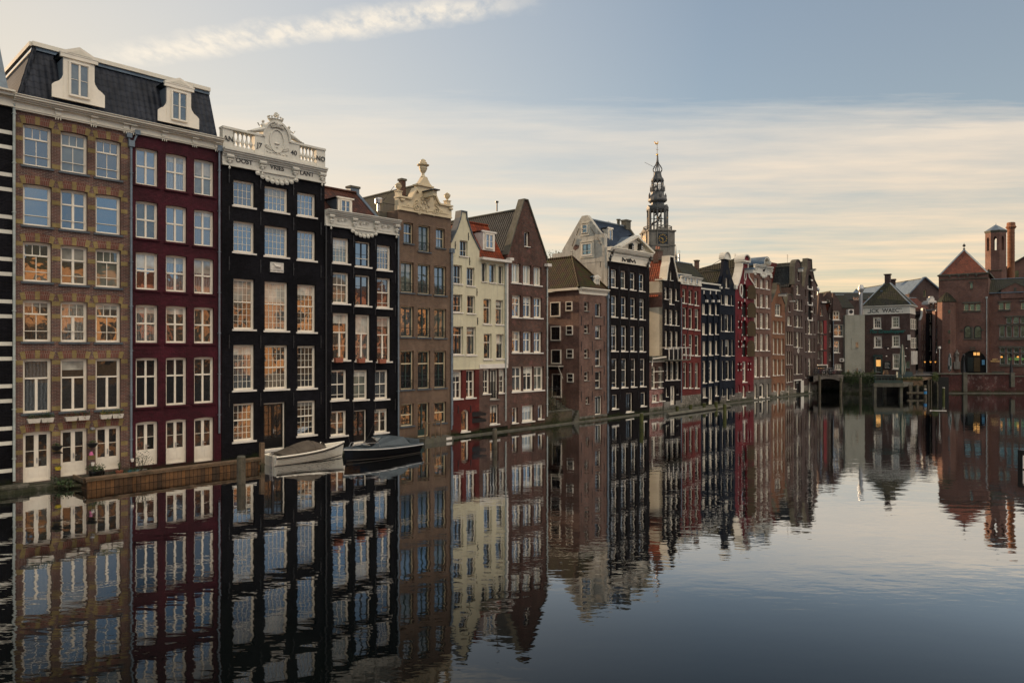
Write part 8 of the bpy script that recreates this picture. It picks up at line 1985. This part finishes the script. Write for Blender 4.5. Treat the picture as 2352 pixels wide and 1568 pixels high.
for i in range(n+1): X0 = xj0+.2+(xj1-xj0-.4)*i/n; mb.tube([(X0,ZJ+.2,zt),(X0,ZJ+.2,zt+1.0)], .035 if i%2 == 0 else .018, 5)
for k in (.35,.68,1.0): mb.tube([(xj0+.2,ZJ+.2,zt+k),(xj1-.2,ZJ+.2,zt+k)], .022, 5)
mb.build('railing', M['green'], t); mb = MB(); mb.box(xj0+.1,xj1-.1,ZJ-.02,ZJ+.1,zt+.02,zt+.3); mb.build('toe_board', M['green'], t)
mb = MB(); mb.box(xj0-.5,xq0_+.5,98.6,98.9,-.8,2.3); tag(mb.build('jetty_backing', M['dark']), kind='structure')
# pub terrace things
def XW(x, Z): return XZd('E1',x,Z)
for x, lab in ((1014,'tall closed green and cream striped umbrella in front of the pub'),):
    Z = 95.0; o = thing('umbrella', lab, 'umbrella', (XW(x,Z),Z,zt)); z1 = ZZ('E1',810,Z)-zt; mb = MB()
    pr = [(.12,.75),(.26,1.0),(.36,1.5),(.30,2.8),(.22,z1-1),(.12,z1-.3),(.03,z1)]; ns = 16; rings = [[(r*(1+.12*(k%2))*math.cos(2*math.pi*k/ns), r*(1+.12*(k%2))*math.sin(2*math.pi*k/ns), h_) for k in range(ns)] for r, h_ in pr]
    for i in range(len(pr)-1):
        for k in range(ns): mb.face([rings[i][k],rings[i][(k+1)%ns],rings[i+1][(k+1)%ns],rings[i+1][k]], (k//2)%2)
    mb.build('canopy', [plain('umbrella_green',(.025,.06,.05),.8,.2), plain('umbrella_cream',(.34,.32,.24),.8,.2)], o); mb = MB(); mb.tube([(0,0,0),(0,0,z1-.05)], .04, 6); mb.build('pole', M['whiteS'], o)
Z = 104; zq = 2.8; o2 = thing('umbrella', 'closed checked umbrella standing before the exchange turret beside the statue', 'umbrella', (XZd('E3',567,Z),Z,zq)); mb = MB(); z1 = ZZ('E3',680,Z)-zq
pr = [(.10,.1),(.22,.4),(.27,.9),(.20,z1-.6),(.12,z1-.1),(.02,z1)]; rings = [[(r*math.cos(2*math.pi*k/12), r*math.sin(2*math.pi*k/12), h_) for k in range(12)] for r, h_ in pr]
for i in range(len(pr)-1):
    for k in range(12): mb.face([rings[i][k],rings[i][(k+1)%12],rings[i+1][(k+1)%12],rings[i+1][k]], (k//2+i)%2)
mb.build('canopy', [plain('umbrella_check_green',(.02,.05,.045),.8,.2), plain('umbrella_check_white',(.3,.3,.3),.8,.2)], o2); mb = MB(); mb.tube([(0,0,0),(0,0,z1)], .05, 6); mb.build('pole', M['iron'], o2)
Zp = 97.5
o = thing('terrace_planter', 'dark green planter box with shrubs at the pub terrace', 'planter', (XW(1075,Zp),Zp,2.5)); mb = MB(); mb.box(-1.5,.5,-.3,.3,-.2,.55); mb.build('box', plain('terrace_blue_green',(.02,.05,.06),.5,.2), o); mb = MB(); mb.leaves((-.5,0,.62), (1.1,.25,.18), 260, .1, mats=2); mb.build('plant', [M['leafA'],M['leafB']], o)
for i, (x, Z) in enumerate(((838,97),(1218,100))):
    o = thing('stacked_chairs', ('pile of stacked pale wicker chairs on the jetty terrace','pile of stacked pale wicker chairs at the street corner')[i], 'chairs', (XW(x,Z),Z,2.5)); o.scale = (.38,.38,.38)
    for k in range(5): mb = MB(); s = .4; mb.box(-1.1+.1*k,1.1-.12*k,-s,s,.3+k*.36,.36+k*.36); mb.tube([(-1.0+.1*k,s,.36+k*.36),(-.8,s,.66+k*.36),(.8,s,.7+k*.36),(1.0-.1*k,s,.36+k*.36)], .05, 5); mb.build('chair', plain('wicker',(.22,.16,.10),.8,.3) if k == 0 and i == 0 else bpy.data.materials['wicker'], o)
# lamps
for i, x in enumerate((1240,1302,1355,1414)):
    Z = 115.0; o = thing('street_lantern', 'small glowing orange lantern on a side street front, '+('nearest the dark doorway','on the second rose front','below the black house','at the flat fronted house')[i], 'lantern', (XW(x,Z), Z-.6, ZZ('E1',1005,Z)), 0, 'lit lanterns along the side street'); mb = MB(); mb.lathe([(.07,-.12),(.13,.07),(.05,.14)], (0,0,0), 8); mb.build('lamp_glass', M['lampglow'], o)
    mb = MB(); mb.lathe([(.15,.08),(.02,.22)], (0,0,0), 8); mb.tube([(0,0,.2),(0,.6,.2)], .02, 4); mb.build('lamp_cap', M['iron'], o)
Z = 103.0; o = thing('street_lamp', 'slim pale lamp post with a square white lamp at the exchange corner', 'street lamp', (XW(1425,Z),Z,2.8)); z1 = ZZ('E1',860,Z)-2.8; mb = MB(); mb.tube([(0,0,0),(0,0,z1)], .06, 8, r2=.045); mb.tube([(0,0,z1*.97),(-.25,0,z1*1.04),(-.42,0,z1*.98),(-.44,0,z1*.86)], .02, 5); mb.build('pole', M['pipew'], o); mb = MB(); mb.box(-.15,.15,-.1,.1,z1,z1+.33); mb.blob((-.44,0,z1*.84), .09); mb.build('lamp_head', M['whiteS'], o)
for i, x in enumerate((768,1442)):
    Z = 100.6; o = thing('quay_lantern', ('black tapering lantern post on the quay before the arched entrance','black tapering lantern post on the quay before the mullioned windows')[i], 'street lamp', (XZd('E3',x,Z),Z,2.8), 0, 'black lantern posts on the brick quay'); z1 = ZZ('E3',(690,675)[i],Z)-2.8; mb = MB(); mb.lathe([(.22,0),(.18,.4),(.08,1.6),(.05,z1-.55),(.09,z1-.5)], (0,0,0), 8); mb.build('post', M['iron'], o); mb = MB(); mb.lathe([(.11,z1-.5),(.20,z1-.18),(.23,z1-.15),(.05,z1)], (0,0,0), 6); mb.build('lantern_head', M['iron'], o)
# timber stage with hanging plants
Zs = 93.0; xs0, xs1 = XW(1035,Zs), XW(1322,Zs)
t = thing('timber_stage', 'old timber stage with ivy and grey mooring rails beside the jetty', 'jetty', (0,0,0)); mb = MB(); skew(mb,xs0,xs1,Zs+1.8,Zs+6,2.0,2.3); mb.box(xs0,xs1,Zs+1.6,Zs+1.79,1.3,2.2); mb.build('deck', M['wood'], t)
for i, x in enumerate((1098,1180,1262,1310,1320)):
    mb = MB(); X0 = XW(x,Zs); mb.box(X0-.15,X0+.15,Zs-.15,Zs+.15,-1,1.5 if i < 3 else 2.2); mb.build('post', M['pile'], t)
mb = MB(); z_ = ZZ('E1',1345,Zs); mb.box(XW(1052,Zs),XW(1270,Zs),Zs-.35,Zs-.16,z_-.12,z_+.14); mb.build('mooring_rail', M['pile'], t)
t = thing('hanging_greenery', 'sunlit yellow green creeper hanging over the timber stage toward the brick quay', 'creeper', (0,0,0)); mb = MB()
for i in range(12): X0 = xs0+(xs1-xs0)*(i+.5)/12; mb.leaves((X0,Zs+1.6,2.25), (.35,.25,.3), 110, .11, mats=3); mb.leaves((X0,Zs+1.6,1.7-.3*(i%3)), (.2,.15,.5), 50, .10, mats=2)
x2 = XW(1400,Zs+3)
for i in range(9): mb.leaves((XW(1345+i*13,Zs+4),Zs+3.6+.2*i,2.35+.15*math.sin(i)), (.4,.4,.6), 170, .12, mats=3)
mb.build('foliage', [M['leafA'],M['leafB'],plain('yellow_green_leaves',(.13,.14,.02),.6,.4,5)], t)
t = thing('pile_fence', 'ragged row of old timber piles in the corner by the brick quay', 'fence', (0,0,0)); mb = MB()
for i in range(16): X0 = XW(1335+i*8,Zs+4); h_ = 1.4+.5*math.sin(i*2.3); mb.box(X0-.06,X0+.06,Zs+2.5+i*.28,Zs+2.75+i*.28,-1,h_)
mb.build('piles', M['pile'], t)
# brick quay wall
ZQ = 99.6; xq0 = XZd('E3',440,ZQ); zq = 2.8
t = thing('brick_quay', 'long dark red brick quay wall with stone coping and pilasters before the exchange', 'wall', (0,0,0)); mb = MB(); mb.box(xq0,xq0+75,ZQ,ZQ+.8,-1,zq-.18); mb.build('wall', brick('dark_quay_brick',(.085,.025,.022),(.055,.022,.022),(.07,.05,.045),.24,.08,.01,.5,spots=(.16,.13,.12)), t)
mb = MB(); mb.box(XZd('E3',340,ZQ),XZd('E3',1425,ZQ),ZQ-.12,ZQ+.9,zq-.179,zq); mb.box(XZd('E3',1425,ZQ),xq0+75,ZQ-.12,ZQ+.9,zq-.5,zq-.35); mb.build('coping', M['conc'], t)
for x in (771,1446): X0 = XZd('E3',x,ZQ); mb = MB(); mb.box(X0-.28,X0+.28,ZQ-.3,ZQ-.001,.9 if x > 1000 else .2,zq+.1); mb.build('pilaster', M['conc'], t)
mb = MB(); mb.box(xq0,xq0+75,ZQ-.25,ZQ-.002,-1,.12); mb.build('footing', M['conc'], t)
p1_ = XY('E3',290,1495,.02); p2_ = XY('E3',520,1497,.02); mb = MB(); mb.tube([p1_,p2_], .025, 6); mb.blob(p1_, .07); tag(mb.build('floating_boom', M['whiteS']), 'thin pale boom floating on the water before the brick quay', 'boom')
# ================================================================ ground, water, opposite bank
mb = MB(); zg = 2.45
bk = _b; 
def RW(s, d): v = ROW.at(s, d); return (v.x, v.y, zg)
P0 = ROW.hit(1878,900)[0]
mb.face([RW(-60,9.2), RW(P0,9.2), (xb,Zb+6.4,zg),(xb,ZI+.9,zg),(xi1,ZI+.9,zg),(xj1+6,98.9,zg),(xq0,ZQ+.7,zg),(xq0+60,ZQ+.7,zg),(1500,160,zg),(1500,2500,zg),(-2500,2500,zg),(-2500,-400,zg),(-120,-60,zg)])
tag(mb.build('ground', M['asph']), kind='structure')
mb = MB(); mb.box(RW(P0,0)[0]-.3, xb, Zb+6.4, Zb+6.6, 0, zg); 
m, nt, p = base_mat('canal_water'); out = nt.nodes['Material Output']; ge = N(nt,'ShaderNodeNewGeometry').outputs['Position']
nt.nodes.remove(p); df = N(nt,'ShaderNodeBsdfDiffuse'); df.inputs['Color'].default_value = (.0018,.003,.0032,1); gl_ = N(nt,'ShaderNodeBsdfGlossy'); gl_.inputs['Roughness'].default_value = .015; gl_.inputs['Color'].default_value = (.93,.95,.97,1)
fr_ = N(nt,'ShaderNodeFresnel'); fr_.inputs['IOR'].default_value = 1.33
cr = N(nt,'ShaderNodeFloatCurve'); cu = cr.mapping.curves[0]; cu.points[0].location = (0,0.01); cu.points[1].location = (1,.97)
for a, b in ((.06,.055),(.10,.145),(.14,.30),(.19,.54),(.28,.74),(.5,.88)): cu.points.new(a, b)
cr.mapping.update()
mpg = N(nt,'ShaderNodeMapping'); mpg.vector_type = 'POINT'; mpg.inputs['Rotation'].default_value = (0,0,.25); mpg.inputs['Scale'].default_value = (.45,1.0,1); nt.links.new(ge, mpg.inputs[0])
mp2 = N(nt,'ShaderNodeMapping'); mp2.inputs['Rotation'].default_value = (0,0,-.35); mp2.inputs['Scale'].default_value = (.5,1.15,1); nt.links.new(ge, mp2.inputs[0])
w1 = noise_(nt, mpg.outputs[0], WAVE1 if 'WAVE1' in globals() else 1.5, 2.5, .5); w2 = noise_(nt, mp2.outputs[0], 4.5, 2, .5); w3 = noise_(nt, mpg.outputs[0], .35, 2, .5)
patch = ramp_(nt, noise_(nt, ge, .06, 3, .55), (.40,.62,.35,1.0))
hsum = math_(nt,'ADD', math_(nt,'ADD', math_(nt,'MULTIPLY',w1,.85), math_(nt,'MULTIPLY',math_(nt,'MULTIPLY',w2,.32),patch)), math_(nt,'MULTIPLY',w3,1.0))
bm = N(nt,'ShaderNodeBump'); bm.inputs['Strength'].default_value = 1.0; bm.inputs['Distance'].default_value = .0065; nt.links.new(math_(nt,'MULTIPLY',hsum,1.0), bm.inputs['Height'])
nt.links.new(bm.outputs[0], gl_.inputs['Normal']); nt.links.new(fr_.outputs[0], cr.inputs['Value'])
ms = N(nt,'ShaderNodeMixShader'); nt.links.new(cr.outputs[0], ms.inputs[0]); nt.links.new(df.outputs[0], ms.inputs[1]); nt.links.new(gl_.outputs[0], ms.inputs[2]); nt.links.new(ms.outputs[0], out.inputs['Surface'])
mb = MB(); mb.face([(-200,-150,0),(260,-150,0),(260,108,0),(-200,108,0)]); tag(mb.build('water', m), kind='structure')
# opposite bank: seen only as reflections in the window panes
mb = MB(); q = [ROW.at(-120,-64), ROW.at(160,-64), ROW.at(160,-200), ROW.at(-120,-200)]
mb.face([(v.x,v.y,2.2) for v in q][::-1]); e0, e1 = ROW.at(-120,-60), ROW.at(160,-60); mb.face([(e0.x,e0.y,2.2),(q[0].x,q[0].y,2.2),(q[1].x,q[1].y,2.2),(e1.x,e1.y,2.2)]); mb.face([(e0.x,e0.y,-1),(e0.x,e0.y,2.2),(e1.x,e1.y,2.2),(e1.x,e1.y,-1)])
tag(mb.build('street', M['asph']), kind='structure')
obr = [brick('opposite_orange_brick',(.38,.165,.065),(.26,.10,.05),(.36,.26,.17),moss=False), brick('opposite_sand_brick',(.50,.24,.09),(.34,.15,.06),(.40,.32,.22),moss=False), brick('opposite_red_brick',(.30,.10,.06),(.24,.085,.06),(.3,.2,.15),moss=False)]
opro = []
for k in range(3):
    w, H_, fl = ((9,13.5,4),(11,15.0,4),(8,12.5,4))[k]; o = thing('street_house', '', 'house'); mb = MB()
    mb.box(-w/2,w/2,0,9,2.2,2.2+H_); mb.build('wall', obr[k], o); mb = MB(); z = 2.2+H_
    if k == 1: mb.box(-w/2-.3,w/2+.3,-.4,.2,z-.6,z+.2); mb.face([(-w/2,.2,z),(w/2,.2,z),(w/2,4,z+2.6),(-w/2,4,z+2.6)])
    else: mb.prism([(-w/2,z+.01),(w/2,z+.01),(w*.18,z+2.6),(-w*.18,z+2.6)], 0, 8)
    mb.build('roof', M['tilebrn'] if k != 1 else M['tiledk'], o)
    for i in range(fl):
        for j in range(3):
            mb = MB(); x = -w/3+j*w/3; z0 = 4.2+i*(H_-2.5)/fl; mb.box(x-1.0,x+1.0,-.05,.1,z0,z0+2.1); wi = mb.build('window', M['wood'], o); mb = MB(); mb.box(x-.9,x-.05,-.07,-.051,z0+.1,z0+2.0); mb.box(x+.05,x+.9,-.07,-.051,z0+.1,z0+2.0); mb.build('pane', M['gld'][1], wi)
    opro.append(o)
s = -35; i = 0; labs = ('orange brick','sand brick','red brick')
while s < 108:
    k = (0,1,0,2,1,0,1,2)[i%8]; w = (9,11,8)[k]; v = ROW.at(s+w/2, -66); c = opro[k] if i in (0,1,3) else copy_tree(opro[k])
    c.location = (v.x,v.y,0); c.rotation_euler = (0,0,ANG+math.pi); c['label'] = labs[k]+' house on the opposite bank seen mirrored in the window panes'; c['category'] = 'house'; c['group'] = labs[k]+' houses on the opposite bank'; s += w+.15; i += 1
# ================================================================ sky, sun, camera
SUN_AZ = math.radians(-52); SUN_EL = math.radians(9.5)     # azimuth from the view axis (+y), negative = towards -x
sd = Vector((math.sin(SUN_AZ)*math.cos(SUN_EL), math.cos(SUN_AZ)*math.cos(SUN_EL), math.sin(SUN_EL)))
li = bpy.data.lights.new('sun', 'SUN'); li.energy = 4.5; li.angle = math.radians(.53); li.color = (1.0,.68,.40); so = bpy.data.objects.new('sun', li); COL.objects.link(so); so.rotation_euler = sd.to_track_quat('Z','Y').to_euler()
w = bpy.data.worlds.new('World'); sc.world = w; w.use_nodes = True; nt = w.node_tree; bg = nt.nodes['Background']
sky = N(nt,'ShaderNodeTexSky'); sky.sky_type = 'NISHITA'; sky.sun_disc = False; sky.sun_elevation = SUN_EL; sky.sun_rotation = SUN_AZ; sky.air_density = 1.0; sky.dust_density = 1.6; sky.ozone_density = 1.2; sky.altitude = 0
tc = N(nt,'ShaderNodeTexCoord'); sx = N(nt,'ShaderNodeSeparateXYZ'); nt.links.new(tc.outputs['Generated'], sx.inputs[0])
zc = math_(nt,'MAXIMUM', sx.outputs[2], .02); U = math_(nt,'DIVIDE', sx.outputs[0], zc); V = math_(nt,'DIVIDE', sx.outputs[1], zc)
def vec(u, v, su, sv, rot=0):
    c = N(nt,'ShaderNodeCombineXYZ'); nt.links.new(u, c.inputs[0]); nt.links.new(v, c.inputs[1]); mp = N(nt,'ShaderNodeMapping'); mp.inputs['Rotation'].default_value = (0,0,rot); mp.inputs['Scale'].default_value = (su,sv,1); nt.links.new(c.outputs[0], mp.inputs[0]); return mp.outputs[0]
# cirrus sheet: beyond a line overhead
ed = math_(nt,'ADD', V, math_(nt,'MULTIPLY', math_(nt,'SUBTRACT', noise_(nt, vec(U,V,.5,2.2,.1), 1.6, 6, .65), .5), .9))
edge = ramp_(nt, ed, (2.86,3.24,0,1)); streak = noise_(nt, vec(U,V,.22,.42,.25), 1.0, 6, .6); fine = noise_(nt, vec(U,V,.5,1.5,-.2), 1.3, 7, .62)
sheet = math_(nt,'MULTIPLY', edge, math_(nt,'ADD', .30, math_(nt,'MULTIPLY', ramp_(nt, math_(nt,'ADD', math_(nt,'MULTIPLY',streak,.6), math_(nt,'MULTIPLY',fine,.4)), (.40,.60,0,1)), .70)))
# narrow rippled band top left
bd = math_(nt,'ADD', V, math_(nt,'ADD', math_(nt,'MULTIPLY', U, .30), -2.065)); bnoise = noise_(nt, vec(U,V,16,9,.6), 1.0, 5, .6); bn2 = noise_(nt, vec(U,V,2,2), 1.4, 5, .6)
bw = math_(nt,'ABSOLUTE', math_(nt,'ADD', bd, math_(nt,'MULTIPLY', math_(nt,'SUBTRACT',bn2,.5), .18))); band = math_(nt,'MULTIPLY', ramp_(nt, bw, (.12,.03,0,1)), ramp_(nt, bnoise, (.36,.60,.15,1)))
band = math_(nt,'MULTIPLY', band, math_(nt,'MULTIPLY', ramp_(nt, U, (-1.52,-1.25,0,1)), ramp_(nt, U, (.12,-.2,0,1))))
skyc = mix_(nt, 1.0, sky.outputs[0], (.78,.93,1.02), 'MULTIPLY')
hz = ramp_(nt, sx.outputs[2], (.0,.55,1,0)); left = ramp_(nt, sx.outputs[0], (.25,-.65,0,1))
# thin veil: pale near the sun side, yellow towards the horizon
veilc = mix_(nt, ramp_(nt, sx.outputs[2], (.05,.32,0,1)), (6.9,4.75,2.7), (4.9,4.5,3.9))
c1 = mix_(nt, math_(nt,'MULTIPLY', math_(nt,'ADD', math_(nt,'MULTIPLY', left, .75), .25), ramp_(nt, sx.outputs[1], (-.2,.5,.0,1))), skyc, mix_(nt, ramp_(nt, sx.outputs[2], (.1,.45,0,1)), (4.9,4.1,3.0), (3.7,3.55,3.4)))
c2 = mix_(nt, math_(nt,'MULTIPLY',sheet,.76), c1, veilc); c3 = mix_(nt, math_(nt,'MULTIPLY',band,.9), c2, (5.4,4.9,4.15))
# bright cloud added in the west, behind the viewer, to light the shaded fronts
wn = noise_(nt, vec(U,V,.8,.8), .8, 6, .6); wd = math_(nt,'SUBTRACT', math_(nt,'MULTIPLY', sx.outputs[0], .726), math_(nt,'MULTIPLY', sx.outputs[1], .688))
c3b = mix_(nt, ramp_(nt, wd, (.25,.6,0,.9)), c3, mix_(nt, ramp_(nt, noise_(nt, tc.outputs['Generated'], 3.5, 5, .6), (.45,.68,0,.8)), (1.25,2.15,3.2), (3.3,3.3,3.2)))
west = math_(nt,'MULTIPLY', math_(nt,'MULTIPLY', ramp_(nt, wd, (.05,.3,0,1)), ramp_(nt, sx.outputs[2], (.36,.50,0,1))), ramp_(nt, wn, (.35,.55,.45,1)))
c4_ = mix_(nt, west, c3b, (13.3,11.5,9.2))
nt.links.new(c4_, bg.inputs['Color']); bg.inputs['Strength'].default_value = .10
cam = bpy.data.cameras.new('camera'); co = bpy.data.objects.new('camera', cam); COL.objects.link(co); sc.camera = co; co.location = (0,0,HC); co.rotation_euler = (math.pi/2,0,0)
cam.sensor_width = 36; cam.lens = 36*F/2352; cam.shift_y = (HY-783.2)/2352; cam.clip_end = 6000; cam.clip_start = .1
sc.view_settings.view_transform = 'Standard'; sc.view_settings.look = 'None'; sc.view_settings.exposure = .85; sc.view_settings.gamma = 1
sc.cycles.max_bounces = 6; sc.cycles.diffuse_bounces = 3; sc.cycles.glossy_bounces = 5; sc.cycles.use_denoising = True; sc.cycles.sample_clamp_indirect = 6
